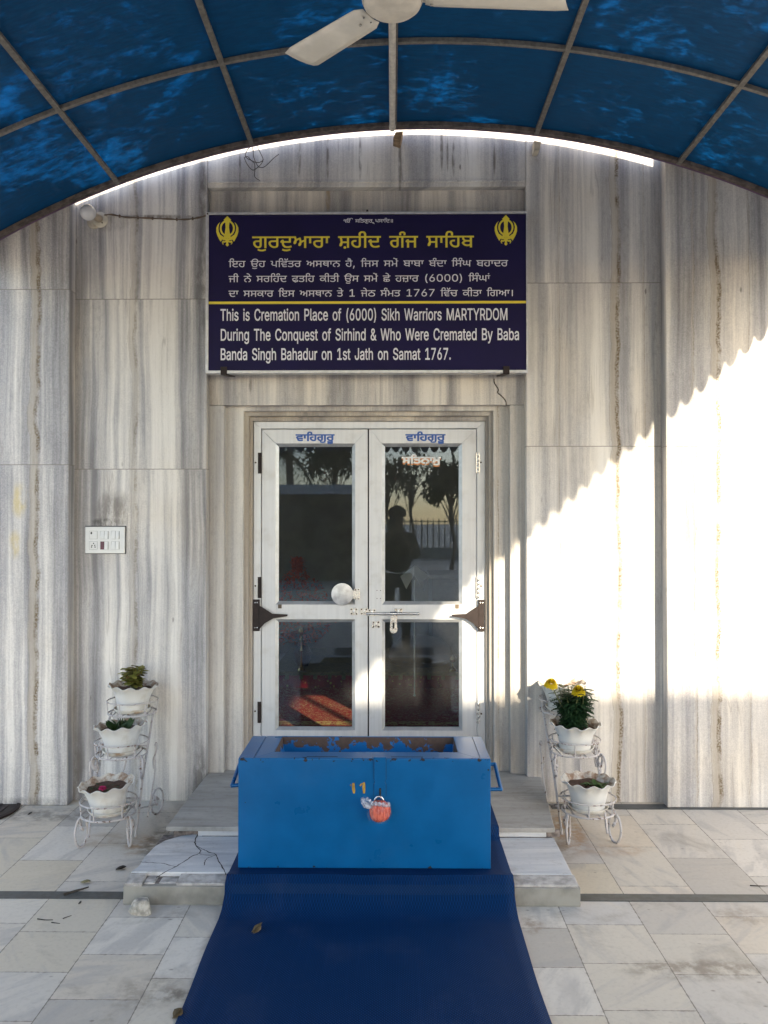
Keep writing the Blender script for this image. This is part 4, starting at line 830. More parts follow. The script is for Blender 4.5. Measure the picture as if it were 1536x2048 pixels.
'ਕ': '481|377 0 374 34 369 67 363 97 356 126 347 153 336 178 328 196 310 223 289 245 266 262 241 275 213 283 183 286 158 284 136 277 117 266 102 251 93 231 90 206 93 183 101 163 115 148 133 137 154 130 178 128 214 131 245 141 271 156 293 176 312 197 327 221 332 241 339 259 344 279 348 298 352 354 349 390 344 426 -5 426 -5 481 486 481 486 426 406 426 411 392 413 354 412 326 409 297 403 268 394 240 382 213 367 188 357 171 336 144 312 120 284 100 252 85 216 76 177 73 148 74 121 80 97 89 76 101 59 117 45 135 35 157 29 181 27 207 29 234 36 259 48 280 63 298 81 313 102 325 126 334 151 339 178 341 216 338 250 331 280 318 307 301 332 279 354 252 364 239 379 216 393 191 404 165 413 138 421 110 427 82 440 0',
'ਗ': '580|213 0 188 2 164 8 141 17 120 30 101 45 83 63 67 83 54 105 43 128 35 151 30 175 29 199 30 216 33 231 37 245 44 258 52 270 60 280 74 291 90 300 108 307 130 312 158 314 191 315 271 315 271 426 -5 426 -5 481 403 481 403 426 334 426 334 131 332 103 328 79 320 58 309 40 296 25 279 14 260 6 237 2|212 56 237 60 245 62 252 67 258 73 268 93 271 136 271 260 203 260 175 260 153 259 137 256 125 253 114 247 106 240 95 220 91 195 92 179 96 163 101 148 109 132 118 117 129 103 141 90 154 79 167 69 182 62 197 58|448 0 448 426 375 426 374 481 585 481 585 426 511 426 511 0',
'ਘ': '585|177 103 152 105 130 110 111 120 94 133 79 150 66 171 53 196 41 225 29 257 44 271 57 286 68 301 77 317 82 335 83 355 83 369 80 384 76 400 71 416 64 428 56 439 93 426 -5 426 -5 481 110 481 120 460 129 439 136 417 141 396 144 375 145 355 143 330 138 307 129 286 117 269 101 253 83 239 91 280 101 240 113 209 128 187 144 171 162 162 182 159 199 161 216 168 231 179 244 196 255 217 264 245 255 323 252 393 253 415 257 434 262 449 271 461 281 468 294 470 309 467 320 460 328 448 333 432 336 414 337 393 332 323 321 243 327 225 334 208 342 195 350 183 359 174 369 168 380 163 391 160 402 159 414 160 425 162 434 166 441 171 449 178 455 185 467 125 458 119 447 113 436 109 424 105 411 103 397 103 370 105 346 112 327 123 310 138 297 157 287 178 280 202 275 227 272 253 313 243 305 212 295 184 283 162 270 143 255 128 238 117 220 109 199 104|454 0 454 481 590 481 590 426 516 426 516 0',
'ਚ': '508|300 0 267 2 237 9 209 21 183 37 161 54 141 74 125 95 110 119 97 146 87 174 81 204 77 233 87 225 64 225 51 226 41 229 34 233 29 239 26 246 25 254 26 264 28 273 33 283 54 312 81 333 90 338 99 341 107 342 119 340 127 336 133 329 137 320 140 310 141 299 141 280 411 280 406 225 124 225 140 236 142 212 147 188 155 166 166 145 178 126 192 108 208 93 225 80 244 70 264 62 284 58 305 56 338 60 347 63 355 68 362 74 372 96 376 141 376 430 439 430 439 135 437 107 432 81 424 60 413 41 398 26 379 15 357 7 330 2|-5 426 -5 481 513 481 513 426',
'ਛ': '490|244 0 180 3 127 12 87 26 58 47 41 76 36 111 36 121 39 131 43 141 48 152 57 163 68 173 82 182 100 190 121 196 190 168 165 167 143 163 124 155 109 145 100 131 97 113 101 94 112 78 131 67 159 59 196 54 243 53 260 53 290 53 317 55 339 59 357 64 373 70 384 78 392 88 397 100 399 114 397 127 392 139 384 148 373 155 360 161 345 164 293 168 122 168 122 177 100 185 80 195 63 207 50 223 42 241 39 264 40 276 43 287 48 298 53 308 60 317 68 325 82 335 98 342 114 347 134 351 159 353 188 353 351 353 351 426 -5 426 -5 481 496 481 496 426 413 426 413 321 390 298 177 298 142 296 117 288 106 278 102 261 104 247 112 236 124 229 139 225 157 223 178 222 308 222 337 221 363 217 387 210 408 201 426 189 441 175 452 157 458 137 461 113 458 89 451 68 438 50 420 35 397 22 368 12 333 5 292 1|277 39 219 39 219 180 277 180',
'ਜ': '473|82 0 82 225 68 225 55 226 45 229 37 233 33 239 30 246 29 254 29 264 32 273 37 283 58 312 85 333 94 338 103 341 111 342 122 340 131 336 137 329 141 320 144 310 145 299 145 280 342 280 342 426 -5 426 -5 481 478 481 478 426 404 426 404 0 342 0 342 225 145 225 145 0',
'ਠ': '510|255 0 215 2 178 6 143 14 111 26 83 42 61 63 44 88 34 119 30 156 32 180 39 204 51 228 67 252 88 273 114 294 145 312 182 327 224 338 224 426 -5 426 -5 481 515 481 515 426 286 426 286 338 328 327 365 312 396 294 422 274 443 252 459 229 471 205 478 180 480 156 477 121 468 91 452 66 431 45 405 28 374 16 338 7 298 2|255 56 311 60 329 63 347 67 364 73 379 81 392 91 403 103 411 117 416 134 418 155 413 184 400 211 377 237 345 260 304 278 255 292 205 278 164 259 133 236 110 211 96 183 92 154 94 134 99 116 107 102 118 90 131 81 147 73 164 67 182 63 200 60',
'ਤ': '419|193 0 159 2 126 6 95 14 64 24 36 36 10 49 35 106 60 91 85 79 111 69 137 62 164 58 192 56 214 57 234 60 253 65 270 72 285 82 297 94 306 108 312 126 314 146 313 162 309 177 303 191 295 203 285 215 273 225 259 235 244 243 227 250 187 244 140 241 118 242 100 244 86 248 75 252 66 258 60 264 56 271 54 278 53 285 56 299 62 309 73 316 87 320 103 323 121 324 180 319 233 304 250 312 265 323 278 337 287 353 293 373 295 396 293 419 286 447 320 426 -5 426 -5 481 424 481 424 426 328 426 352 445 356 419 358 395 356 365 349 341 339 322 325 306 309 292 291 280 308 270 323 259 336 247 348 234 358 220 366 204 372 187 376 167 377 145 375 115 367 89 354 66 336 46 314 29 289 17 260 7 228 2',
'ਥ': '462|331 0 331 139 332 128 279 109 261 105 241 103 219 102 177 107 138 121 105 144 76 175 51 213 29 257 44 271 57 286 68 301 77 317 82 335 83 355 78 391 65 426 -5 426 -5 481 102 481 115 460 126 439 134 417 140 396 144 375 145 355 144 330 138 307 129 287 118 270 104 255 88 242 91 276 108 240 126 211 145 189 167 172 191 162 219 159 240 160 259 163 277 168 295 175 313 184 332 194 331 187 331 426 91 426 91 481 468 481 468 426 393 426 393 0|99 276 99 329 359 329 359 276',
'ਦ': '477|284 0 240 3 202 12 168 27 141 48 118 73 100 104 88 138 81 175 78 216 78 225 64 225 51 226 41 229 34 233 29 239 26 246 25 254 26 264 28 273 33 283 54 312 81 333 90 338 99 341 107 342 119 340 127 336 133 329 137 320 140 310 141 299 141 280 345 280 345 426 -5 426 -5 481 482 481 482 426 407 426 407 247 385 225 141 225 142 192 146 163 154 139 163 119 175 102 188 88 202 77 218 69 234 63 251 60 268 57 285 56 309 57 331 60 353 65 374 72 396 80 419 90 440 36 416 25 391 16 365 9 338 4 312 1',
'ਨ': '501|185 0 157 2 132 7 110 15 91 25 75 38 62 53 52 68 43 85 37 102 33 118 31 135 30 150 32 176 39 201 50 226 66 250 87 272 112 292 143 310 179 326 219 338 219 426 -5 426 -5 481 506 481 506 426 281 426 281 338 322 326 358 310 389 292 414 272 435 250 451 226 462 201 468 176 471 150 470 135 468 118 464 102 458 85 450 68 439 53 426 38 410 25 392 15 370 7 345 2 316 0 312 56 343 59 368 68 386 83 399 102 406 125 409 151 404 181 391 210 369 236 338 258 298 277 250 292 203 277 163 258 132 236 110 210 96 181 92 151 94 125 102 102 115 83 133 68 158 59 189 56',
'ਪ': '458|327 0 327 139 332 128 279 109 261 105 241 103 219 102 177 107 138 121 105 144 76 175 51 213 29 257 44 271 57 286 68 301 77 317 82 335 83 355 78 391 65 426 -5 426 -5 481 110 481 120 460 129 439 136 417 141 396 144 375 145 355 144 330 138 307 129 287 118 270 104 255 88 242 91 276 108 240 126 211 145 189 167 172 191 162 219 159 240 160 259 163 277 168 295 175 313 184 332 194 327 185 327 481 464 481 464 426 389 426 389 0',
'ਫ': '447|260 0 227 2 196 7 167 15 140 27 115 42 94 59 74 79 58 101 46 124 36 150 30 176 29 204 30 221 33 238 38 253 45 267 53 279 63 289 95 309 108 314 123 318 139 321 207 325 315 325 315 426 -5 426 -5 481 453 481 453 426 378 426 378 292 355 270 216 270 165 267 132 260 109 247 103 242 98 235 95 227 91 200 93 180 97 161 104 142 114 125 126 109 140 95 156 83 175 73 195 65 216 58 239 55 264 53 291 54 314 58 331 64 343 72 351 83 353 96 352 105 347 113 340 119 330 124 316 127 300 128 281 127 262 123 244 117 227 109 211 99 196 88 158 52 111 77 125 94 141 111 158 127 177 142 199 156 222 167 248 176 276 181 306 183 330 182 350 178 368 172 382 163 394 153 403 141 410 127 414 113 415 98 414 84 411 70 406 58 400 46 391 36 379 27 366 19 350 12 332 7 310 3 287 1',
'ਬ': '470|32 192 60 226 99 257 114 265 129 273 146 279 151 265 130 274 111 284 94 297 80 312 67 329 58 349 51 373 47 399 46 429 73 426 -5 426 -5 481 440 481 440 426 81 426 109 428 110 407 112 387 116 369 122 353 130 339 141 327 150 319 161 313 173 309 188 306 206 304 229 303 352 303 351 249 242 249 221 248 202 245 184 241 167 235 151 227 135 217 121 205 106 191 93 174 94 207 105 187 117 169 130 153 144 140 160 129 177 121 195 115 215 112 237 111 257 111 275 113 294 117 311 122 328 128 345 136 349 77 332 70 315 64 297 60 278 56 258 54 237 53 204 55 174 61 146 71 121 85 98 102 78 121 61 143 45 166|338 0 338 426 264 426 264 481 476 481 476 426 401 426 401 0',
'ਮ': '461|329 0 329 202 148 202 147 175 143 150 139 128 133 109 125 93 116 80 106 70 94 64 81 63 71 64 63 67 55 72 49 80 46 92 45 107 49 138 63 179 71 194 80 208 92 223 85 291 72 361 52 426 -5 426 -5 481 100 481 126 406 143 330 149 257 329 257 329 481 466 481 466 426 392 426 392 0',
'ਰ': '447|240 0 212 2 186 7 160 17 136 29 113 44 92 61 74 81 58 102 46 126 36 150 30 174 29 199 30 217 33 233 38 247 45 259 54 271 63 281 79 291 96 300 116 307 141 312 172 314 210 315 316 315 316 426 -5 426 -5 481 453 481 453 426 379 426 379 133 377 105 372 80 364 59 352 41 337 26 318 15 296 7 270 2|245 56 277 60 287 63 295 68 301 74 312 96 316 141 316 260 218 260 146 256 131 252 119 247 109 240 103 234 98 228 95 220 91 195 93 178 97 162 104 145 114 129 126 114 139 100 155 88 171 77 189 68 207 62 226 58',
'ਵ': '438|381 151 197 151 148 155 104 165 70 180 56 191 46 202 38 215 33 228 30 243 29 260 30 278 34 293 41 307 51 319 62 329 75 337 89 343 103 347 119 350 185 352 307 352 307 426 -5 426 -5 481 444 481 444 426 369 426 369 320 347 298 165 298 131 296 110 290 96 277 91 257 96 235 100 229 106 224 113 219 123 215 135 211 149 209 219 206 381 206|243 0 208 2 177 6 152 14 132 25 115 38 103 53 95 69 90 86 88 104 90 121 96 137 106 152 121 165 139 173 162 179 274 151 243 151 195 150 185 149 175 147 167 142 155 128 150 109 153 94 161 81 174 70 194 62 219 57 250 56 293 58 332 64 371 75 386 19 318 5',
'ਸ': '461|329 0 329 202 148 202 147 175 143 150 139 128 133 109 125 93 116 80 106 70 94 64 81 63 71 64 63 67 55 72 49 80 46 92 45 107 49 138 63 179 71 194 80 208 92 223 85 291 72 361 52 426 -5 426 -5 481 466 481 466 426 392 426 392 0|149 257 329 257 329 426 118 426 135 365 145 308',
'ਹ': '445|239 0 211 2 185 7 160 17 135 29 113 44 92 61 74 81 58 102 46 126 36 150 30 174 29 199 31 225 36 246 46 265 60 281 77 293 97 303 120 310 147 314 176 315 194 315 209 313 204 257 189 259 175 259 150 257 130 253 113 245 101 234 94 217 91 196 93 179 97 162 104 145 114 129 126 114 139 100 155 88 171 77 189 68 207 62 226 58 245 56 276 60 285 64 293 68 299 74 310 96 314 141 314 426 -5 426 -5 481 451 481 451 426 376 426 376 133 375 104 370 79 361 58 350 40 334 26 316 14 294 6 268 2',
'਼': '0|-219 -148 -230 -146 -239 -142 -248 -136 -256 -127 -260 -116 -261 -104 -260 -91 -256 -80 -248 -71 -239 -65 -230 -61 -219 -60 -207 -61 -197 -65 -189 -71 -182 -80 -178 -91 -176 -104 -178 -116 -182 -127 -188 -136 -197 -142 -207 -146',
'ਾ': '182|57 202 57 426 -5 426 -5 481 187 481 187 426 119 426 119 202',
'ਿ': '200|69 0 69 426 -5 426 -5 481 69 481 69 516 72 567 83 610 100 645 127 671 163 687 209 692 234 691 256 686 277 678 295 666 310 651 323 633 332 612 337 586 339 557 338 532 335 506 274 512 277 533 278 560 276 582 271 602 262 617 249 629 232 636 209 638 190 637 174 631 161 622 151 611 143 596 138 580 134 561 132 540 131 518 131 481 206 481 206 426 131 426 131 0',
'ੀ': '200|69 0 69 426 -5 426 -5 481 69 481 69 505 66 560 64 576 61 590 56 602 51 613 43 622 34 629 24 634 11 637 -5 638 -29 636 -48 629 -62 617 -72 601 -78 581 -80 557 -78 533 -75 512 -135 506 -139 532 -141 558 -139 585 -133 610 -123 631 -110 649 -94 664 -75 677 -53 685 -29 691 -3 692 29 690 57 683 79 671 96 655 110 635 120 612 126 585 130 556 131 525 131 481 206 481 206 426 131 426 131 0',
'ੁ': '0|-236 -141 -266 -139 -295 -135 -321 -129 -345 -120 -366 -111 -384 -101 -372 -49 -314 -75 -291 -81 -265 -85 -236 -86 -207 -85 -181 -81 -158 -75 -98 -49 -87 -101 -105 -111 -126 -120 -150 -129 -177 -135 -205 -139',
'ੂ': '0|-236 -121 -266 -119 -295 -115 -321 -109 -345 -100 -366 -91 -384 -81 -372 -34 -314 -60 -291 -66 -265 -69 -236 -70 -206 -69 -180 -66 -157 -60 -136 -52 -116 -43 -98 -34 -87 -81 -105 -91 -126 -100 -150 -109 -177 -115 -205 -119|-236 -222 -266 -220 -295 -216 -321 -210 -345 -201 -366 -192 -384 -182 -372 -134 -314 -160 -291 -167 -265 -170 -236 -172 -206 -170 -180 -167 -157 -160 -98 -134 -87 -182 -105 -192 -126 -201 -150 -210 -177 -216 -205 -220',
'ੇ': '0|-129 475 -140 513 -152 546 -166 571 -182 592 -199 608 -218 620 -238 628 -260 632 -283 634 -295 634 -304 633 -308 692 -296 692 -288 692 -252 690 -218 682 -188 669 -160 651 -136 627 -115 598 -97 563 -82 522 -70 475',
'ੈ': '0|-111 471 -121 510 -134 542 -148 569 -164 591 -183 608 -203 620 -225 629 -250 634 -277 635 -284 635 -289 635 -292 692 -285 692 -277 692 -240 690 -207 682 -177 670 -150 652 -127 629 -107 600 -90 565 -75 523 -64 475|-123 446 -136 466 -150 482 -166 496 -183 507 -201 516 -221 522 -242 527 -265 529 -289 530 -296 530 -304 530 -308 587 -299 587 -291 587 -260 586 -231 581 -205 573 -181 563 -159 549 -139 532 -122 512 -105 488 -90 462',
'ੰ': '0|-200 525 -209 554 -213 583 -209 610 -199 632 -181 651 -158 665 -131 673 -100 676 -68 673 -41 665 -18 651 -1 632 9 610 12 583 9 554 0 525 -53 532 -46 555 -43 577 -45 592 -50 604 -58 614 -70 621 -84 625 -100 627 -117 625 -131 621 -142 614 -150 604 -155 592 -157 577 -155 555 -147 532',
'ੱ': '0|-100 529 -123 531 -143 536 -161 544 -177 556 -189 571 -200 590 -207 612 -212 638 -215 667 -157 671 -155 640 -151 616 -143 600 -132 589 -118 583 -100 581 -83 583 -69 590 -58 600 -50 616 -46 640 -44 671 15 667 12 638 7 612 0 590 -11 571 -23 556 -39 544 -56 536 -77 531',
'ੴ': '1147|651 0 608 4 568 15 532 34 500 61 474 96 452 140 437 192 427 254 424 325 426 391 433 445 435 460 448 508 466 548 487 581 512 607 539 628 569 643 600 653 632 659 665 661 707 657 745 646 779 628 807 603 828 571 842 533 804 566 827 601 854 630 884 653 918 669 954 678 995 682 1032 679 1064 672 1092 659 1117 643 1137 623 1154 600 1167 576 1177 550 1184 522 1122 515 1111 548 1096 575 1076 597 1052 612 1023 622 990 625 956 622 926 612 900 595 878 574 859 549 843 520 791 515 777 544 759 567 738 584 715 595 689 602 660 604 635 603 612 597 590 589 569 577 550 560 534 540 519 515 507 486 498 451 496 441 490 388 488 328 489 275 494 229 502 190 512 157 524 130 539 108 555 90 572 77 590 68 609 61 628 58 648 56 679 59 704 65 722 76 735 92 742 111 745 136 744 150 741 163 736 175 729 185 721 194 711 202 684 214 646 222 578 225 474 225 466 280 590 280 657 282 702 289 736 302 756 316 772 331 784 349 791 371 795 398 797 430 797 440 859 451 859 437 857 397 850 361 837 331 821 305 801 284 778 267 753 254 725 245 696 239 706 256 731 248 751 238 768 226 781 212 791 197 799 182 804 166 807 150 808 135 806 108 801 84 791 63 777 44 760 29 739 16 714 7 685 2|394 426 394 481 896 481 896 426|386 0 366 1 349 4 334 9 321 15 310 22 301 31 291 45 283 60 279 76 274 127 274 344 274 360 271 375 268 388 263 399 256 408 247 416 221 429 188 433 164 431 145 424 129 413 118 398 111 380 109 359 111 337 118 319 129 305 143 294 161 288 182 286 205 287 225 291 241 296 255 304 269 313 281 323 291 264 275 254 258 245 241 239 224 234 204 231 182 230 157 232 134 237 112 245 93 256 77 271 64 288 54 309 48 332 46 359 48 382 54 403 63 423 76 442 93 457 113 471 136 481 162 486 191 488 212 488 231 485 249 480 265 474 280 466 294 457 304 448 312 438 320 427 325 416 330 404 333 391 337 349 337 128 341 85 345 76 350 68 358 63 367 59 379 57 394 56'}}
from mathutils.geometry import delaunay_2d_cdt
_gc = {}
def glyph(kind, ch):
    k = (kind, ch)
    if k not in _gc:
        q = GLYPHS[kind][ch].split('|'); cs = []
        for s in q[1:]:
            if s.strip():
                w = [int(t)/1000 for t in s.split()]; cs.append(np.array(w).reshape(-1, 2))
        _gc[k] = (int(q[0])/1000, cs)
    return _gc[k]
def embolden(c, w):
    n = len(c); d1 = c-np.roll(c,1,0); d2 = np.roll(c,-1,0)-c
    def nr(d): l = np.maximum(np.linalg.norm(d,axis=1,keepdims=True),1e-6); d = d/l; return np.stack([d[:,1],-d[:,0]],1)
    a, b = nr(d1), nr(d2); m = a+b; l2 = np.maximum((m*m).sum(1,keepdims=True),.35)
    return c - m*(2*w/l2)
def shape_text(kind, s):
    """list of (character, x) with the short i drawn before its consonant"""
    L = []
    for ch in s:
        if ch == '\u0a3f' and kind == 'g':
            i = len(L)-1
            while i > 0 and L[i] in '\u0a3c\u0a41\u0a42': i -= 1
            L.insert(i, ch)
        else: L.append(ch)
    return L
def text_outline(kind, s, bold):
    x = 0; cs = []
    for ch in shape_text(kind, s):
        k = kind
        if kind == 'g' and ch not in GLYPHS['g']: k = 'e'
        sc = 1.12 if (k != kind) else 1
        a, c = glyph(k, ch)
        dy = .11 if ch == '\u0a3c' else 0
        for q in c:
            if bold: q = embolden(q, bold)
            cs.append(q*sc+np.array([x, dy]))
        x += a*sc
    return cs, x
def fill(cs):
    """non-zero fill of the contours"""
    V = []; E_ = []
    for c in cs:
        k = len(V); V += [Vector((float(p[0]), float(p[1]))) for p in c]; n_ = len(c); E_ += [(k+i, k+(i+1)%n_) for i in range(n_)]
    ov, oe, of, *_ = delaunay_2d_cdt(V, E_, [], 0, 1e-5)
    pts = np.array([(p.x, p.y) for p in ov]); F_ = np.array([f for f in of if len(f) == 3])
    cen = pts[F_].mean(1); wn_ = np.zeros(len(cen))
    for c in cs:
        a, b = c, np.roll(c, -1, 0)
        for (x0,y0),(x1,y1) in zip(a, b):
            if y0 == y1: continue
            up = (cen[:,1] >= min(y0,y1)) & (cen[:,1] < max(y0,y1))
            if not up.any(): continue
            xi = x0+(cen[:,1]-y0)*(x1-x0)/(y1-y0)
            wn_ += np.where(up & (xi > cen[:,0]), 1 if y1 > y0 else -1, 0)
    return pts, F_[wn_ != 0]
def lettering(kind, s, x0, x1, zbase, size, y, mat, parent, bold=0, name='lettering', extra=None, world=True, fit=True):
    """text between x0 and x1 with its baseline at zbase, facing the camera side"""
    # words are filled one at a time so their outlines stay small
    words = s.split(' '); x = 0; parts = []; sp = .30 if kind == 'e' else .34
    for w in words:
        cs, adv = text_outline(kind, w, bold); parts.append((x, cs)); x += adv+sp
    tot = x-sp
    kx = (x1-x0)/tot if fit else size
    for wi, (xo, cs) in enumerate(parts):
      b = MB()
      if not cs: continue
      pts, F_ = fill(cs)
      b.add([(x0+(xo+p[0])*kx, y, zbase+p[1]*size) for p in pts], [tuple(int(i) for i in f) for f in F_])
      if extra and wi == len(parts)-1: extra(b, kx)
      word_mesh(name, b, mat, parent, world)
def word_mesh(name, b, mat, parent, world):
    me = bpy.data.meshes.new(name); me.from_pydata(b.v, [], b.f); me.update(); me.materials.append(mat)
    # face the viewer
    if len(me.polygons) and me.polygons[0].normal.y > 0: me.flip_normals()
    o = bpy.data.objects.new(name, me); COL.objects.link(o); o.parent = parent
    if world: o.location = -world_loc(parent)
    sm = o.modifiers.new('thick', 'SOLIDIFY'); sm.thickness = .0006; sm.offset = -1
    return o
px2m = SY0/F
def row(kind, s, px0, px1, pyb, em_px, mat, bold=0, **k):
    return lettering(kind, s, X(px0,SY0), X(px1,SY0), Z(pyb,SY0), em_px*px2m, YT-.0004, mat, sign, bold, **k)
def rara(b, kx):
    # the small r joined under the first letter of the second word
    cx = X(746.5,SY0); z = Z(445.6,SY0); u = px2m
    p = [(-3,0),(-1.2,1.6),(.8,1.2),(2.6,-1.4),(1.6,-1.9),(.2,-.2),(-1.4,-.2)]
    b.prism_xz([(cx+x_*u, z+y_*u) for x_,y_ in p], YT-.0005, YT-.0003)
row('g', 'ੴ ਸਤਿਗੁਰ ਪਰਸਾਦਿ॥'.replace('ਪਰ', 'ਪ'), 686, 787, 444.5, 13.5, m_wht, .004, extra=rara)
row('g', 'ਗੁਰਦੁਆਰਾ ਸ਼ਹੀਦ ਗੰਜ ਸਾਹਿਬ', 504, 948, 494.5, 47, m_yel, .008)
row('g', 'ਇਹ ਉਹ ਪਵਿੱਤਰ ਅਸਥਾਨ ਹੈ, ਜਿਸ ਸਮੇਂ ਬਾਬਾ ਬੰਦਾ ਸਿੰਘ ਬਹਾਦਰ', 456, 1017, 533, 25.5, m_wht, .002)
row('g', 'ਜੀ ਨੇ ਸਰਹਿੰਦ ਫ਼ਤਹਿ ਕੀਤੀ ਉਸ ਸਮੇਂ ਛੇ ਹਜ਼ਾਰ (6000) ਸਿੰਘਾਂ', 456, 981, 563, 25.5, m_wht, .002)
row('g', 'ਦਾ ਸਸਕਾਰ ਇਸ ਅਸਥਾਨ ਤੇ 1 ਜੇਠ ਸੰਮਤ 1767 ਵਿੱਚ ਕੀਤਾ ਗਿਆ।', 456, 1029, 592.5, 25.5, m_wht, .002)
row('e', 'This is Cremation Place of (6000) Sikh Warriors MARTYRDOM', 439, 1017, 640, 45, m_wht, .011)
row('e', 'During The Conquest of Sirhind & Who Were Cremated By Baba', 439, 1040, 680, 45, m_wht, .011)
row('e', 'Banda Singh Bahadur on 1st Jath on Samat 1767.', 439, 903, 719, 45, m_wht, .011)
for L, p0, p1 in ((leafL, 592, 668), (leafR, 812, 890)):
    lettering('g', 'ਵਾਹਿਗੁਰੂ', X(p0,YL), X(p1,YL), Z(881.5,YL), 26/F*YL, YL-.0006, m_blue_letter, L, .03, world=False)
m_or = plain('orange sticker', (.50,.19,.05), .5); m_st = plain('white sticker', (.62,.62,.60), .5)
YG = YL+.0172
lettering('g', 'ਸਤਿਨਾਮੁ', X(805,YG), X(881,YG), Z(929.5,YG), 25/F*YG, YG+.0002, m_or, leafR, .035, world=False)
lettering('g', 'ਸਤਿਨਾਮੁ', X(805,YG), X(881,YG), Z(926.5,YG), 25/F*YG, YG-.0008, m_st, leafR, .035, world=False)

# ---- blue donation box
BY0, BY1 = PZ(740, 1738, .106).y, 3.965
BZ0 = .1085
bx0, bx1 = X(477.5,BY0), X(980.5,BY0)
BZ1 = Z(1517, BY0)
m_paint = NT('chipped blue gloss paint'); n = m_paint; x, y, z = n.sep()
f1_ = n.noise(scale=7, detail=4); ch = n.noise(scale=34, detail=5, rough=.62); ch2 = n.noise(n.vec(n.obj, (1,1,1), (3,1,2)), 9, 3)
edge = n.m('MAXIMUM', n.m('MULTIPLY', n.ss(n.m('ABSOLUTE', n.m('SUBTRACT', z, BZ1-.006)), .020, .002), n.ss(y, BY0+.035, BY0+.006)), n.m('MULTIPLY', n.ss(z, BZ0+.03, BZ0+.004), .8))
edge = n.m('MAXIMUM', edge, n.m('MULTIPLY', n.m('MAXIMUM', n.ss(x, bx1-.03, bx1-.004), n.ss(x, bx0+.02, bx0+.003)), .55))
chip = n.ss(n.m('ADD', n.m('MULTIPLY', ch, 1), n.m('MULTIPLY', edge, .20)), .775, .79)
spots = n.m('MULTIPLY', n.ss(n.vor(n.vec(n.obj, (1,1,1.15)), 9), .048, .034), n.m('MULTIPLY', n.ss(ch2, .47, .49), n.m('LESS_THAN', z, BZ1-.012)))
chip = n.m('MAXIMUM', chip, spots)
bc = n.mix(n.ss(f1_, .3, .7), (.0005,.083,.235), (.0006,.100,.28))
bc = n.mix(n.m('MULTIPLY', n.ss(n.noise(scale=3, detail=6, rough=.7), .5, .75), .25), bc, (.03,.10,.22))
n.set(base=n.mix(chip, bc, (.028,.018,.016)), rough=n.mix(chip, n.lin(f1_, 0, 1, .22, .38), (.8,.8,.8)), spec=.3, normal=n.bump(n.m('ADD', n.m('MULTIPLY', n.noise(scale=4.5, detail=5), 1.6), n.m('MULTIPLY', chip, -.2)), .10, .004))
m_paint = n.mat
m_rusty = NT('rusted blue tray'); n = m_rusty; x, y, z = n.sep()
rz = n.noise(scale=15, detail=6, rough=.65); r = n.ss(n.m('ADD', rz, n.lin(z, BZ1-.09, BZ1, -.10, .13)), .5, .53)
n.set(base=n.mix(r, (.003,.11,.32), n.mix(n.noise(scale=40, detail=4), (.045,.03,.026), (.11,.065,.045))), rough=n.mix(r, (.3,.3,.3), (.85,.85,.85)), normal=n.bump(r, .2, .003))
m_rusty = n.mat
box = thing('donation_box', 'chipped blue steel donation box marked 11 standing before the door', 'donation box', ((bx0+bx1)/2, (BY0+BY1)/2, BZ0))
ox0, ox1, oy0, oy1 = X(548,3.66), X(916,3.66), PZ(740,1504,BZ1).y, PZ(740,1473.5,BZ1).y
zt = BZ1-.003
b = MB()
b.add([(bx0,BY0,BZ0),(bx1,BY0,BZ0),(bx1,BY1,BZ0),(bx0,BY1,BZ0),(bx0,BY0,zt),(bx1,BY0,zt),(bx1,BY1,zt),(bx0,BY1,zt),(ox0,oy0,zt),(ox1,oy0,zt),(ox1,oy1,zt),(ox0,oy1,zt)],
      [(0,3,2,1),(0,1,5,4),(1,2,6,5),(2,3,7,6),(3,0,4,7),(4,5,9,8),(5,6,10,9),(6,7,11,10),(7,4,8,11)])
b.build('box_body', m_paint, box, bevel=.0025)
# lid plate with a seam at either end
lx0, lx1 = X(510,3.6), X(964,3.6)-.012
def ringplate(x0, x1, y0, y1, z0, z1, name):
    b = MB(); o = [(x0,y0),(x1,y0),(x1,y1),(x0,y1)]; i = [(ox0-.001,oy0-.001),(ox1+.001,oy0-.001),(ox1+.001,oy1+.001),(ox0-.001,oy1+.001)]
    for k in range(4):
        j = (k+1)%4; b.prism_xy([o[k],o[j],i[j],i[k]], z0, z1)
    return b.build(name, m_paint, box, bevel=.0012)
ringplate(lx0, lx1, BY0+.001, BY1-.001, zt-.0005, zt+.0035, 'box_lid')
MB().box(bx0+.001, lx0-.003, BY0+.001, BY1-.001, zt-.0005, zt+.003).build('box_lid_end', m_paint, box, bevel=.0012)
MB().box(lx1+.003, bx1-.001, BY0+.001, BY1-.001, zt-.0005, zt+.003).build('box_lid_end', m_paint, box, bevel=.0012)
t = MB(); zb = zt-.13
t.add([(ox0,oy0,zt+.001),(ox1,oy0,zt+.001),(ox1,oy1,zt+.001),(ox0,oy1,zt+.001),(ox0+.02,oy0+.01,zb),(ox1-.01,oy0+.01,zb),(ox1-.01,oy1-.003,zb),(ox0+.02,oy1-.003,zb)], [(0,1,5,4),(1,2,6,5),(2,3,7,6),(3,0,4,7),(4,5,6,7)])
t.build('coin_tray', m_rusty, box)
sl = MB()
for a, c in ((614,676),(782,846)):
    sl.box(X(a,3.62), X(c,3.62), 3.612, 3.6175, zt+.002, zt+.0042)
sl.build('coin_slot', m_dark, box)
hx = (X(748,BY0)+X(772,BY0))/2; hw = .0255
zh0, zn, zh1 = Z(1592,BY0), Z(1563,BY0), BZ1+.004
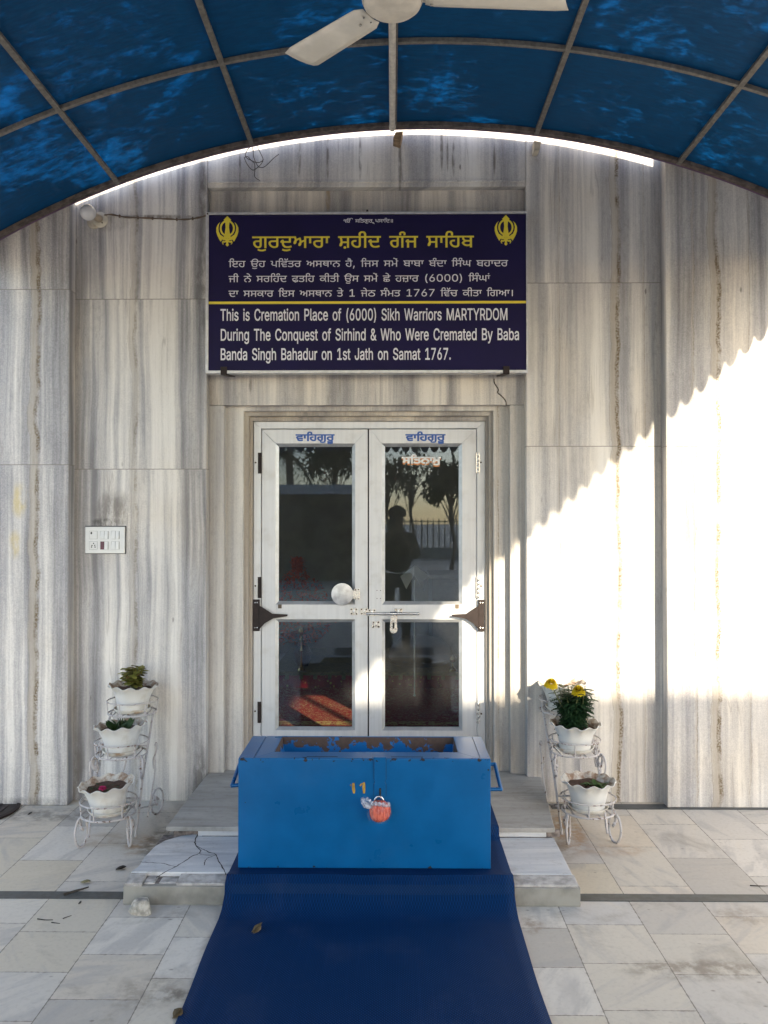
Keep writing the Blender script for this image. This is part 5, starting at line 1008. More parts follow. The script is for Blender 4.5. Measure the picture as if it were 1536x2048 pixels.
out_ = [(hx-hw,zh1),(hx-hw,zn+.010),(hx-hw+.004,zn+.004),(hx-hw+.004,zn-.004),(hx-hw,zn-.010),(hx-hw,zh0),(hx+hw,zh0),(hx+hw,zn-.010),(hx+hw-.004,zn-.004),(hx+hw-.004,zn+.004),(hx+hw,zn+.010),(hx+hw,zh1)]
hs = MB().prism_xz(out_, BY0-.005, BY0-.0008); hs.box(hx-hw-.002, hx+hw+.002, BY0-.005, BY0+.062, BZ1+.0012, BZ1+.006)
hs.build('hasp', m_paint, box, bevel=.0008)
bk = MB(); hc = (hx, (zh0+zh1)/2); bk.prism_xz([(hx+(px_-hx)*1.07, hc[1]+(pz_-hc[1])*1.012) for px_, pz_ in out_], BY0-.0011, BY0-.0004); bk.build('hasp_shadow_edge', plain('hasp edge shadow blue', (.002,.018,.05), .6), box)  # dark plate showing around the hasp, stands in for its edge shadow
MB().lathe([(.006,-.03),(.006,.03)], 12, (0,0,0)).build
st_z = Z(1584, BY0)
MB().tube([(hx+.001,BY0-.002,st_z+.012),(hx+.001,BY0-.014,st_z+.010),(hx+.001,BY0-.017,st_z),(hx+.001,BY0-.014,st_z-.010),(hx+.001,BY0-.002,st_z-.012)], .0032, 8).build('staple', m_dark, box, smooth=True)
MB().box(hx-.0035, hx+.005, BY0-.0056, BY0-.0048, st_z-.014, st_z+.018).build('hasp_slot', m_dark, box)
for s, pts in ((1, [(bx1-.002,3.64,.435),(bx1+.050,3.64,.435),(bx1+.044,3.80,.497),(bx1-.002,3.80,.497)]), (-1, [(bx0+.002,3.64,.45),(bx0-.036,3.64,.447),(bx0-.034,3.80,.49),(bx0+.002,3.80,.49)])):
    h = MB(); h.tube(pts[:2], .0085, 10).tube(pts[1:3], .0085, 10).tube(pts[2:], .0085, 10)
    for p in pts[1:3]: h.lathe([(0.001,-.009),(.006,-.007),(.0088,0),(.006,.007),(.001,.009)], 10, p)
    h.build('handle', m_paint, box, smooth=True)
m_ochre = plain('ochre brush paint', (.36,.20,.025), .6, var=.35, scale=70)
dg_ = MB()
def stroke(pts, w):
    pp = [Vector((X(a,BY0),BY0-.0006,Z(c,BY0))) for a,c in pts]; u = BY0/F
    vs_ = []
    for i, p in enumerate(pp):
        t_ = (pp[min(i+1,len(pp)-1)]-pp[max(i-1,0)]).normalized(); s_ = Vector((-t_.z,0,t_.x)); vs_ += [p+s_*w[i]*u, p-s_*w[i]*u]
    dg_.add(vs_, [(2*i,2*i+1,2*i+3,2*i+2) for i in range(len(pp)-1)])
stroke([(707,1566),(707,1573),(707.6,1580),(708.5,1587)], [2.2,2.9,3,1.8]); stroke([(700.5,1571.5),(702.5,1569)], [1.2,.9])
stroke([(728,1565),(728,1573),(728,1580),(728.2,1587)], [2,2.8,2.7,1.9]); stroke([(720,1572),(723,1568.5),(726.5,1567)], [1.4,1.6,1])
dg_.build('number_mark', m_ochre, box)
# padlock wrapped in red cloth and a clear plastic bag
lock = thing('padlock', 'steel padlock wrapped in orange red cloth and clear plastic, hanging on the blue box', 'padlock', (hx, BY0-.02, Z(1640,BY0)))
u = BY0/F; cz = Z(1617,BY0); cx = X(759,BY0); cy = BY0-.034
sh = []
for k in range(13):
    a = math.pi*k/12; sh.append((cx-.002+.019*math.cos(a), cy+.014, Z(1600,BY0)+.022*math.sin(a)))
MB().tube(sh, .0045, 10).build('shackle', m_chrome, lock, smooth=True)
m_cloth = NT('orange red cloth'); n = m_cloth; fz_ = n.ss(n.noise(n.vec(n.obj, (3,3,.7)), 38, 4), .35, .65)
m_cloth = n.set(base=n.mix(fz_, (.36,.028,.012), (.64,.13,.07)), rough=.75)
def lump(q, i, r, h):
    w_ = .3+max(0,h+.035)*13; k = 1+w_*(.035*math.sin(9*q+h*30+1)+.03*math.sin(14*q-h*20)+.03*math.sin(6*q+2.1)+.02*math.sin(21*q+h*60))+.06*math.sin(3*q+.8)+.05*math.sin(2*q+h*30)
    return r*k, h
prof = [(.004,-.052),(.022,-.050),(.036,-.042),(.043,-.028),(.0445,-.010),(.042,.006),(.036,.02),(.028,.030),(.019,.036)]
b = MB().lathe(prof, 44, (cx,cy,cz+.008), wave=lump); b.v = [(x_, cy+(y_-cy)*.62, z_) for x_,y_,z_ in b.v]
b.build('cloth_wrap', m_cloth, lock, smooth=True)
m_plas = NT('clear crumpled plastic'); n = m_plas
cr_ = n.noise(n.vec(n.obj, (3,3,.8)), 38, 4, .6)
n.set(base=(.75,.76,.8), rough=.18, spec=.6, alpha=n.lin(n.ss(cr_, .5, .72), 0, 1, .03, .26), normal=n.bump(cr_, .8, .01)); m_plas = n.mat
def lump2(q, i, r, h): return r*(1.06+.05*math.sin(9*q+h*55)+.06*math.sin(4*q)), h
prof2 = [(.003,-.062),(.02,-.058),(.039,-.046),(.048,-.028),(.049,-.010),(.046,.010),(.040,.022),(.034,.030),(.026,.036)]
b = MB().lathe(prof2, 44, (cx,cy,cz+.008), wave=lump2); b.v = [(x_, cy+(y_-cy)*.66, z_) for x_,y_,z_ in b.v]
b.build('plastic_wrap', m_plas, lock, smooth=True)
m_plas2 = NT('bunched plastic'); n = m_plas2; cr_ = n.noise(scale=60, detail=4)
n.set(base=(.66,.68,.74), rough=.2, alpha=n.lin(n.ss(cr_, .35, .65), 0, 1, .18, .6), normal=n.bump(cr_, .9, .01)); m_plas2 = n.mat
b = MB(); c0 = Vector((X(778,BY0), cy-.006, Z(1603,BY0)))
b.tube(bez([c0, (X(768,BY0),cy-.026,Z(1600,BY0)), (X(757,BY0),cy-.03,Z(1598,BY0)), (X(744,BY0),cy-.02,Z(1598,BY0)), (X(735,BY0),cy-.012,Z(1595,BY0)), (X(726,BY0),cy-.008,Z(1598,BY0))], 6), [.009+.003*math.sin(k*1.9)+(.008 if k > 18 else 0)*(k-18)/10 for k in range(31)], 12)
b.tube(bez([(X(748,BY0),cy-.018,Z(1602,BY0)), (X(738,BY0),cy-.014,Z(1605,BY0)), (X(729,BY0),cy-.008,Z(1602,BY0))], 5), [.007,.008,.009,.010,.011,.012,.012,.013,.013,.012,.008], 10)
b.build('plastic_knot', m_plas2, lock, smooth=True)

# ---- blue runner mat
m_mat = NT('blue woven plastic mat'); n = m_mat; x, y, z = n.sep()
s_ = n.m('SUBTRACT', y, n.m('MULTIPLY', z, 1.0))
wx = n.m('SINE', n.m('MULTIPLY', x, 2*math.pi/.0115))
ph = n.m('MULTIPLY', n.m('SIGN', wx), math.pi/2)
wy = n.m('SINE', n.m('ADD', n.m('MULTIPLY', s_, 2*math.pi/.0135), ph))
h = n.m('MULTIPLY', n.m('ABSOLUTE', wx), n.m('MULTIPLY_ADD', wy, .5, .5))
wrow = n.noise(n.comb(n.m('MULTIPLY', x, 60), 0.0, n.m('MULTIPLY', s_, 2)), 1, 2); dst = n.noise(scale=3.0, detail=5, rough=.65)
col = n.mix(h, (.0005,.013,.05), (.0008,.034,.125)); col = n.mix(n.m('MULTIPLY', n.ss(wrow, .5, .8), .08), col, (.02,.06,.20)); col = n.mix(n.m('MULTIPLY', n.ss(dst, .5, .75), .18), col, (.05,.065,.11))
n.set(base=col, rough=n.lin(dst, 0, 1, .55, .72), spec=.10, normal=n.bump(h, .3, .003)); m_mat = n.mat
prof = [(4.90, SZ2), (Y2+.02, SZ2), (Y2-.022, SZ2+.001), (Y2-.035, SZ1+.014), (Y2-.06, SZ1+.001), (Y1+.03, SZ1+.001), (Y1-.006, SZ1+.001), (YF+.03, zf+.034), (YF-.008, zf+.012), (YF-.014, .05), (YF-.035, .034), (YF-.075, .012), (YF-.13, 0), (2.6, 0), (1.0, 0), (-.6, 0)]
pr = []
for i in range(len(prof)-1):
    a, c = prof[i], prof[i+1]; L_ = math.dist(a, c); k = max(1, int(L_/.03))
    for j in range(k): pr.append((a[0]+(c[0]-a[0])*j/k, a[1]+(c[1]-a[1])*j/k))
pr.append(prof[-1])
mxl = lambda Y: X(740, 3.55)-.602 + .012*math.sin(Y*5.1)*max(0,min(1,(3.4-Y)))
mxr = lambda Y: X(740, 3.55)+.602 - .010*math.sin(Y*4.3+1)*max(0,min(1,(3.4-Y)))
b = MB(); NXm = 26; v = []
for k, (yy, zz) in enumerate(pr):
    for i in range(NXm+1):
        t_ = i/NXm; xx = mxl(yy)*(1-t_)+mxr(yy)*t_
        bl_ = 0
        if 3.30 < yy < 3.60: bl_ = .003*math.sin(t_*9+yy*7)*math.sin((yy-3.3)/.3*math.pi)
        v.append((xx, yy-abs(bl_)*.5, zz+.0035+max(0, bl_)+.0008*math.sin(t_*31+yy*17)))
b.add(v, [(k*(NXm+1)+i, k*(NXm+1)+i+1, (k+1)*(NXm+1)+i+1, (k+1)*(NXm+1)+i) for k in range(len(pr)-1) for i in range(NXm)])
mat_o = b.build('runner_mat', m_mat, smooth=True)
so_ = mat_o.modifiers.new('thick', 'SOLIDIFY'); so_.thickness = .003; so_.offset = 1
tag(mat_o, 'long dark blue woven plastic mat running from the floor up the steps', 'mat')

# ---- wire plant stands
m_wire = NT('flaking white painted wire'); n = m_wire; a = n.noise(scale=38, detail=4, rough=.7)
n.set(base=n.mix(n.ss(a, .565, .64), (.44,.415,.41), (.13,.075,.05)), rough=.55); m_wire = n.mat
def ell(c, rx, rz, ang, n_=24, a0=0, a1=2*math.pi, tilt=0):
    """ellipse standing upright in the vertical plane whose heading is ang"""
    d = Vector((math.cos(ang), math.sin(ang), 0)); up = (Vector((0,0,1))+d*tilt).normalized()
    return [Vector(c)+d*(rx*math.cos(a0+(a1-a0)*k/n_))+up*(rz*math.sin(a0+(a1-a0)*k/n_)) for k in range(n_)]
TR = ((-.0, .148), (.235, .380), (.455, .548))       # tray centres (y, z) from the front tray
def make_stand(label, loc):
    s = thing('plant_stand', label, 'plant stand', loc, 'white wire plant stands beside the steps')
    W = .0047
    for (ty, tz) in TR:
        b = MB(); c = Vector((0,ty,tz))
        circ = lambda r, z: [c+Vector((r*math.cos(2*math.pi*k/40), r*math.sin(2*math.pi*k/40), z)) for k in range(40)]
        b.tube(circ(.130,0), W*1.1, 6, closed=True); b.tube(circ(.136,.066), W*.8, 6, closed=True); b.tube(circ(.07,0), W*.8, 6, closed=True)
        for k in range(6):
            a = 2*math.pi*k/6+.25
            b.tube([c+Vector((.130*math.cos(a),.130*math.sin(a),0)), c+Vector((.136*math.cos(a),.136*math.sin(a),.066))], W*.75, 6)
        for xx in (-.09,-.03,.03,.09):
            l = math.sqrt(.13**2-xx**2); b.tube([c+Vector((xx,-l,-.002)), c+Vector((xx,l,-.002))], W*.75, 6)
        b.build('tray', m_wire, s, smooth=True, world=False)
    for sx in (-1, 1):
        b = MB()
        b.tube(bez([(sx*.118,.06,.004),(sx*.120,.12,.12),(sx*.122,.22,.30),(sx*.12,.36,.46),(sx*.115,.455,.548)], 6), W*1.35, 8)
        # S scroll beside the rail
        b.tube(bez([(sx*.135,.24,.04),(sx*.152,.26,.16),(sx*.160,.30,.27),(sx*.150,.33,.33),(sx*.140,.335,.31),(sx*.146,.33,.275),(sx*.152,.345,.262)], 6), W, 7)
        b.tube(bez([(sx*.150,.33,.33),(sx*.157,.35,.37),(sx*.152,.36,.40),(sx*.145,.355,.385)], 5), W*1.2, 7)
        b.build('side_rail', m_wire, s, smooth=True, world=False)
        # front scroll foot
        b = MB(); c = Vector((sx*.118,-.055,.074))
        b.tube(ell(c, .040, .072, R(90+sx*28), 28), W*1.25, 8, closed=True)
        b.tube(bez([c+Vector((0,.0,.072)), c+Vector((sx*.012,.02,.045)), c+Vector((sx*.008,.022,.015)), c+Vector((-sx*.004,.012,.008)), c+Vector((0,.004,.022))], 5), W*1.7, 7)
        b.build('front_foot', m_wire, s, smooth=True, world=False)
        b = MB(); c = Vector((sx*.122,.16,.325))
        b.tube(ell(c, .030, .056, R(90+sx*25), 24), W*1.15, 8, closed=True)
        b.tube(bez([c+Vector((0,0,.05)), c+Vector((sx*.01,.01,.02)), c+Vector((0,.012,-.01)), c+Vector((-sx*.008,0,.0))], 5), W*1.9, 7)
        b.build('scroll', m_wire, s, smooth=True, world=False)
        b = MB(); c = Vector((sx*.15,.40,.07))
        b.tube(ell(c, .058, .068, R(90-sx*20), 28), W*1.15, 8, closed=True)
        b.tube(bez([c+Vector((0,.03,.0)), c+Vector((-sx*.014,.01,.02)), c+Vector((-sx*.01,-.01,.0)), c+Vector((0,.0,-.02))], 5), W*1.5, 7)
        b.tube([(sx*.118,.14,.12), (sx*.15,.345,.07)], W, 7)
        b.build('rear_foot', m_wire, s, smooth=True, world=False)
    b = MB()
    b.tube([(-.119,.15,.17),(.119,.15,.17)], W, 7).tube([(-.12,.30,.40),(.12,.30,.40)], W, 7)
    b.tube(bez([(.03,.235,.378),(.02,.2,.30),(-.01,.13,.2),(.0,.10,.15)], 6), W, 7).tube([(0,.455,.546),(0,.33,.38)], W, 7)
    b.build('cross_bar', m_wire, s, smooth=True, world=False)
    return s
LS = Vector((X(207,4.06), PZ(207,1704,0).y+.118, 0))
RS = Vector((X(1184,4.12), PZ(1184,1697,0).y+.118, 0))
standL = make_stand('white wire plant stand left of the steps, three trays with rusty scrolls', LS)
standR = copy_tree(standL); standR.location = RS
standR['label'] = 'white wire plant stand right of the steps, near the sunlit wall'
standL.rotation_euler.z = R(3); standR.rotation_euler.z = R(4)

# ---- scalloped white pots
m_pot = NT('white plastic pot'); n = m_pot; a = n.noise(scale=9, detail=5, rough=.7); zz = n.sep()[2]
c = n.mix(n.m('MULTIPLY', n.ss(a, .48, .70), .6), (.64,.635,.61), (.43,.39,.31)); c = n.mix(n.m('MULTIPLY', n.ss(zz, .016, .002), n.ss(a, .4, .65)), c, (.42,.32,.20))
m_pot = n.set(base=c, rough=n.lin(a, 0, 1, .3, .5), spec=.4)
m_pot_in = NT('soiled pot inside'); n = m_pot_in; a = n.noise(scale=22, detail=5, rough=.7)
m_pot_in = n.set(base=n.mix(n.ss(a, .38, .66), (.50,.46,.39), (.22,.13,.075)), rough=.6)
m_saucer = NT('stained saucer plastic'); n = m_saucer; a = n.noise(scale=16, detail=5)
m_saucer = n.set(base=n.mix(n.ss(a, .5, .74), (.60,.585,.54), (.33,.23,.14)), rough=.45)
m_soil = NT('dry potting soil'); n = m_soil; a = n.noise(scale=70, detail=5, rough=.7)
m_soil = n.set(base=n.mix(a, (.03,.018,.012), (.14,.075,.045)), rough=.95, normal=n.bump(a, 1, .01))
PH = .142
def pot_mesh():
    def wave(q, i, r, h):
        if i in (6, 7, 8): k = 1.0
        elif i in (5, 9): k = .45
        else: k = 0
        return r*(1+.02*k*math.cos(11*q+.6)), h+.0062*k*math.sin(11*q)
    prof = [(.075,0),(.0805,.002),(.083,.016),(.0835,.032),(.096,.082),(.112,.122),(.134,.138),(.1365,.141),(.133,.1425),(.109,.124),(.094,.085),(.084,.06)]
    b = MB().lathe(prof, 96, wave=wave, cap1=False); b.m = [1 if i >= 8*96 and i < 11*96 else 0 for i in range(len(b.f))]; return b
def make_pot(label, loc, rot=0, soil=.113):
    p = thing('flower_pot', label, 'flower pot', loc, 'white scalloped pots on the wire stands')
    pot_mesh().build('pot', [m_pot, m_pot_in], p, smooth=True, world=False)
    b = MB(); rr_ = random.Random(5); v = [(0,0,soil)]; 
    for j in range(1, 5):
        for k in range(24):
            a = 2*math.pi*k/24; r = .106*j/4 if 1 else .09*j/4
            v.append((r*math.cos(a), r*math.sin(a), soil+rr_.uniform(-.005,.006)))
    f = [(0,1+k,1+(k+1)%24) for k in range(24)]
    for j in range(3):
        for k in range(24): f.append((1+24*j+k, 1+24*(j+1)+k, 1+24*(j+1)+(k+1)%24, 1+24*j+(k+1)%24))
    b.add(v, f).build('soil', m_soil, p, smooth=True, world=False)
    p.rotation_euler.z = rot
    return p
def make_saucer(loc, label):
    b = MB().lathe([(.075,0),(.088,.002),(.096,.012),(.099,.020),(.101,.021),(.098,.0225),(.092,.012),(.085,.006)], 48, loc)
    return tag(b.build('saucer', m_saucer, smooth=True), label, 'saucer', 'saucers under the pots')
pots = {}
def on_tray(st, i): 
    ty, tz = TR[i]; c = Matrix.Rotation(st.rotation_euler.z, 3, 'Z') @ Vector((0, ty, tz)); return Vector(st.location)+c+Vector((0,0,.0045))
spec = [('L',0,'lowest pot on the left stand, with a magenta flower and bare soil'),('L',1,'middle pot on the left stand, with a dark green tuft'),('L',2,'topmost pot on the left stand, with a yellow green leafy plant'),
        ('R',0,'lowest pot on the right stand, with a small crinkled green seedling'),('R',1,'middle pot on the right stand, holding the bushy yellow marigold'),('R',2,'topmost pot on the right stand, half hidden behind the marigold')]
first = None
for k, (s, i, lab) in enumerate(spec):
    st = standL if s == 'L' else standR
    c = on_tray(st, i)
    word = lab.split(',')[0]
    make_saucer(c, 'white plastic saucer under the '+word)
    loc = c+Vector((0,0,.0065))
    if first is None: first = make_pot('white scalloped '+lab, loc); p = first
    else: p = copy_tree(first); p.location = loc; p['label'] = 'white scalloped '+lab
    p.rotation_euler = (R((2.5,-2,1.5,0,1,-2)[k]), R((-4,-2.5,1,0,-1.5,2)[k]), k*.37)
    pots[(s,i)] = loc
# oval maker's ring moulded on the lowest left pot
oc = pots[('L',0)]
# ---- plants
def leafmat(name, c0, c1, tr=.25):
    n = NT(name); a = n.noise(scale=30, detail=3); col = n.mix(n.ss(a, .3, .7), c0, c1); n.set(base=col, rough=.5, spec=.3)
    t_ = n.t.nodes.new('ShaderNodeBsdfTranslucent'); n.t.links.new(col, t_.inputs[0]); mx = n.t.nodes.new('ShaderNodeMixShader'); mx.inputs[0].default_value = tr
    n.t.links.new(n.p.outputs[0], mx.inputs[1]); n.t.links.new(t_.outputs[0], mx.inputs[2]); n.t.links.new(mx.outputs[0], n.out.inputs[0]); return n.mat
m_l1 = leafmat('yellow green leaf', (.20,.21,.04), (.30,.28,.07)); m_l1b = leafmat('brownish leaf', (.17,.11,.04), (.14,.14,.03)); m_l2 = leafmat('dark green leaf', (.022,.05,.018), (.045,.085,.03)); m_l3 = leafmat('marigold leaf', (.008,.028,.012), (.022,.055,.02), .12); m_l4 = leafmat('fresh green leaf', (.04,.09,.02), (.07,.13,.035))
m_stem = plain('green stem', (.09,.10,.035), .6)
m_pet = leafmat('yellow petal', (.62,.47,.01), (.70,.56,.03), .3); m_mag = leafmat('magenta petal', (.50,.015,.10), (.62,.05,.18), .25)
rp = random.Random(11)
def plant(name, label, cat, base):
    return thing(name, label, cat, base, None)
# coleus in the topmost left pot
b0 = pots[('L',2)]+Vector((.005,-.01,.113)); pl = plant('potted_plant', 'small leafy plant with yellowish green leaves in topmost left pot', 'plant', b0)
lf, st_ = MB(), MB()
for k in range(20):
    a = rp.uniform(0, 6.28); h = rp.uniform(.05,.135); r = rp.uniform(.0,.05)*(1.3-h*4)
    top = b0+Vector((r*math.cos(a)+rp.uniform(-.01,.02), r*math.sin(a), h)); st_.tube(bez([b0+Vector((rp.uniform(-.02,.02),rp.uniform(-.015,.015),-.004)), b0*.5+top*.5, top], 4), .0022, 6)
    for j in range(7):
        t_ = rp.uniform(.25,1); p = b0.lerp(top, t_); q = rp.uniform(0,6.28)
        lf.leaf(p, (math.cos(q), math.sin(q), rp.uniform(-.1,.8)), (0,0,1), rp.uniform(.045,.068), rp.uniform(.034,.048), .3, 0 if rp.random() < .75 else 1)
st_.build('stem', m_stem, pl, smooth=True); lf.build('foliage', [m_l1, m_l1b], pl, smooth=True)
# tuft in the middle left pot
b0 = pots[('L',1)]+Vector((-.01,-.01,.113)); pl = plant('potted_plant', 'short dark green tuft in the middle pot on the left stand', 'plant', b0); lf = MB()
for k in range(60):
    a = rp.uniform(0,6.28); r = rp.uniform(0,.042); lf.leaf(b0+Vector((r*math.cos(a), r*math.sin(a), -.004)), (math.cos(a)*.6, math.sin(a)*.6, rp.uniform(.5,1.3)), (math.sin(a),-math.cos(a),.3), rp.uniform(.045,.075), rp.uniform(.015,.023), .3)
lf.build('foliage', m_l2, pl, smooth=True)
# lowest left: fallen magenta flower, a few leaves
b0 = pots[('L',0)]+Vector((-.015,-.045,.116)); fl = thing('flower', 'magenta flower lying on the soil of the lowest left pot', 'flower', b0); lf = MB()
for k in range(46):
    a = k*2.4; r = .003+.013*(k/46); lf.leaf(b0+Vector((r*math.cos(a)*.4, r*math.sin(a)*.4, .010)), (math.cos(a), math.sin(a), 1.1-1.3*k/46), (0,0,1), .016, .011, .3)
lf.build('petals', m_mag, fl, smooth=True)
b0 = pots[('L',0)]+Vector((-.055,-.01,.113)); lf = MB()
for k in range(20):
    a = rp.uniform(0,6.28); lf.leaf(b0+Vector((rp.uniform(-.035,.12), rp.uniform(-.03,.05), rp.uniform(0,.012))), (math.cos(a), math.sin(a), rp.uniform(-.1,.5)), (0,0,1), rp.uniform(.015,.03), rp.uniform(.008,.014), .3)
pl = plant('potted_plant', 'sparse withered green leaves on soil in the lowest left pot', 'plant', b0); lf.build('foliage', m_l2, pl, smooth=True)
# marigold in the middle right pot
b0 = pots[('R',1)]+Vector((-.015,-.005,.113)); pl = plant('marigold_plant', 'bushy marigold with two yellow blooms in the middle right pot', 'plant', b0)
lf, st_ = MB(), MB()
def feather(p, d, L):
    d = Vector(d).normalized(); side = d.cross(Vector((0,0,1)))
    if side.length < .1: side = Vector((1,0,0))
    side.normalize()
    for j in range(5):
        t_ = .25+.75*j/5; q = Vector(p)+d*L*t_ - Vector((0,0,1))*L*t_*t_*.35
        for s in (-1, 1): lf.leaf(q, d*.7+side*s*.9, (0,0,1), L*.45*(1.15-t_*.6), L*.15, .4)
    lf.leaf(Vector(p)+d*L*.7, d, (0,0,1), L*.35, L*.12, .4)
for k in range(20):
    a = rp.uniform(0,6.28); h = rp.uniform(.15,.245); r = rp.uniform(.015,.085)
    top = b0+Vector((r*math.cos(a)-.012, r*math.sin(a)-.02, h)); mid = b0+Vector((r*.75*math.cos(a), r*.75*math.sin(a), h*.5)); sp_ = bez([b0+Vector((rp.uniform(-.02,.02),rp.uniform(-.02,.02),-.004)), mid, top], 5); st_.tube(sp_, .0026, 6)
    for j in range(22):
        t_ = rp.uniform(.10, 1)**.8; p = sp_[min(len(sp_)-1, int(t_*(len(sp_)-1)))]; q = rp.uniform(0,6.28)
        feather(p, (math.cos(q), math.sin(q), rp.uniform(-.35,.6)), rp.uniform(.045,.075))
f_l = lf.build('foliage', m_l3, pl, smooth=True)
fl_stems = []
for (px, py) in ((1103,1364),(1157,1378)):
    yy = b0.y-.085; c = P(px, py, yy); st_.tube(bez([b0+Vector((0,0,.05)), b0*.4+c*.6+Vector((0,0,-.01)), c+Vector((0,0,-.012))], 5), .0028, 6)
    pt = MB(); tl = Vector((rp.uniform(-.3,.3), -.35, 1)).normalized()
    for k in range(150):
        a = k*2.39996; t_ = k/150; d = Vector((math.cos(a), math.sin(a), 0)); d = d - tl*d.dot(tl); dirn = d.normalized()*(.2+t_*1.1)+tl*(1.05-t_*1.5)
        pt.leaf(c - tl*.016*t_ + d.normalized()*.014*t_, dirn, tl, .020+.007*t_, .016, .15)
    pt.build('bloom', m_pet, pl, smooth=True)
st_.build('stem', m_stem, pl, smooth=True)
# lowest right seedling
b0 = pots[('R',0)]+Vector((.035,.0,.113)); pl = plant('potted_plant', 'small crinkled green seedling in the lowest pot on the right stand', 'plant', b0); lf = MB()
for k in range(44):
    a = rp.uniform(0,6.28); r = rp.uniform(0,.028); lf.leaf(b0+Vector((r*math.cos(a)*1.5, r*math.sin(a), 0)), (math.cos(a), math.sin(a), rp.uniform(.2,1.5)), (0,0,1), rp.uniform(.02,.044), rp.uniform(.014,.024), .6)
lf.build('foliage', m_l4, pl, smooth=True)
# topmost right: low withered plant behind the marigold
b0 = pots[('R',2)]+Vector((.02,.0,.113)); pl = plant('potted_plant', 'withered brownish plant behind the marigold in topmost right pot', 'plant', b0); lf = MB()
for k in range(50):
    a = rp.uniform(0,6.28); r = rp.uniform(0,.07); lf.leaf(b0+Vector((r*math.cos(a), r*math.sin(a), 0)), (math.cos(a), math.sin(a), rp.uniform(.2,1.2)), (0,0,1), rp.uniform(.03,.055), rp.uniform(.010,.016), .5, 0 if rp.random() < .6 else 1)
lf.build('foliage', [m_l1b, m_l3], pl, smooth=True)

# ---- wall lamp, cable, switch panel, loose wire
m_bulb = NT('milky glass bulb'); m_bulb = m_bulb.set(base=(.52,.52,.53), rough=.12, spec=.6, sss=.0)
lamp = thing('wall_lamp', 'round milky light bulb in a tilted cream holder on the left wall', 'lamp', (X(198,YB), YB, Z(438,YB)))
lx, lz = X(198,YB), Z(438,YB)
MB().lathe([(.045,0),(.0455,.006),(.042,.010),(.03,.014),(.028,.016)], 40, (lx,YB,lz), axis='y').build('base_plate', plain('yellowed cream plastic', (.50,.46,.37), .45, var=.15), lamp, smooth=True, bevel=.0)
MB().lathe([(.040,0),(.0405,.006),(.038,.009)], 40, (X(186,YB),YB-.0005,lz-.012), axis='y').build('wooden_round', plain('grimy cream disc', (.40,.35,.27), .6, var=.3), lamp, smooth=True)
bc_ = P(176, 425, YB-.105); hold = Vector((lx+.002, YB-.014, lz+.002)); ax = (bc_-hold).normalized()
MB().tube([hold, hold+ax*.03, hold+ax*.032, hold+ax*.055], [.022,.022,.020,.019], 20).build('holder', plain('bakelite brown rim', (.33,.27,.2), .45), lamp, smooth=True)
pr_ = [(.014,.050),(.018,.058),(.021,.064)]
rb = .045; dist = (bc_-hold).length
pts, rad = [], []
for s_d, r in ((.05,.013),(.056,.0145),(.066,.018)): pts.append(hold+ax*s_d); rad.append(r)
for k in range(13):
    t_ = -.72+1.72*k/12
    pts.append(bc_+ax*rb*math.sin(t_*math.pi/2)); rad.append(max(.001, rb*math.cos(t_*math.pi/2)))
pts = [p for p in pts]; MB().tube(pts, rad, 32).build('bulb', m_bulb, lamp, smooth=True)
sc = MB()
for px, py in ((203.5,445),): sc.lathe([(.005,0),(.005,.002),(.002,.003)], 8, (X(px,YB),YB-.0135,Z(py,YB)), axis='y')
sc.build('screw', m_dark, lamp)
m_cable = plain('grimy brown cable', (.12,.085,.06), .8, var=.3)
cb = bez([P(208,431,YB-.008), P(222,429,YB-.005), P(250,434,YB-.004), P(290,436,YB-.004), P(335,438,YB-.004), P(370,439,YB-.004), P(398,435,YB-.004), P(412,431,YB-.004)], 6)
cbl = MB().tube(cb, [.0045+.0012*math.sin(i*1.1) for i in range(len(cb))], 8)
for px in (236, 272, 305, 350, 385):
    q = min(cb, key=lambda p: abs(p.x-X(px,YB))); cbl.box(q.x-.004, q.x+.004, YB-.009, YB, q.z-.008, q.z+.008)
tag(cbl.build('lamp_cable', m_cable, smooth=True), 'grimy brown cable clipped along the wall from bulb to sign board', 'cable')
sw = thing('switch_panel', 'white wall switch panel with a dark red switch and a socket', 'switch panel', (X(211,YB), YB, Z(1080,YB)))
m_swp = plain('white switch plastic', (.62,.625,.61), .35, var=.04); m_red = plain('maroon rocker', (.085,.008,.02), .4)
p0, p1, q0, q1 = X(172,YB), X(251,YB), Z(1107,YB), Z(1053.5,YB)
MB().box(p0, p1, YB-.013, YB, q0, q1).build('panel', m_swp, sw, bevel=.003)
MB().box(p0-.003, p1+.005, YB-.0012, YB, q0-.003, q1+.005).build('gasket', m_dark, sw)
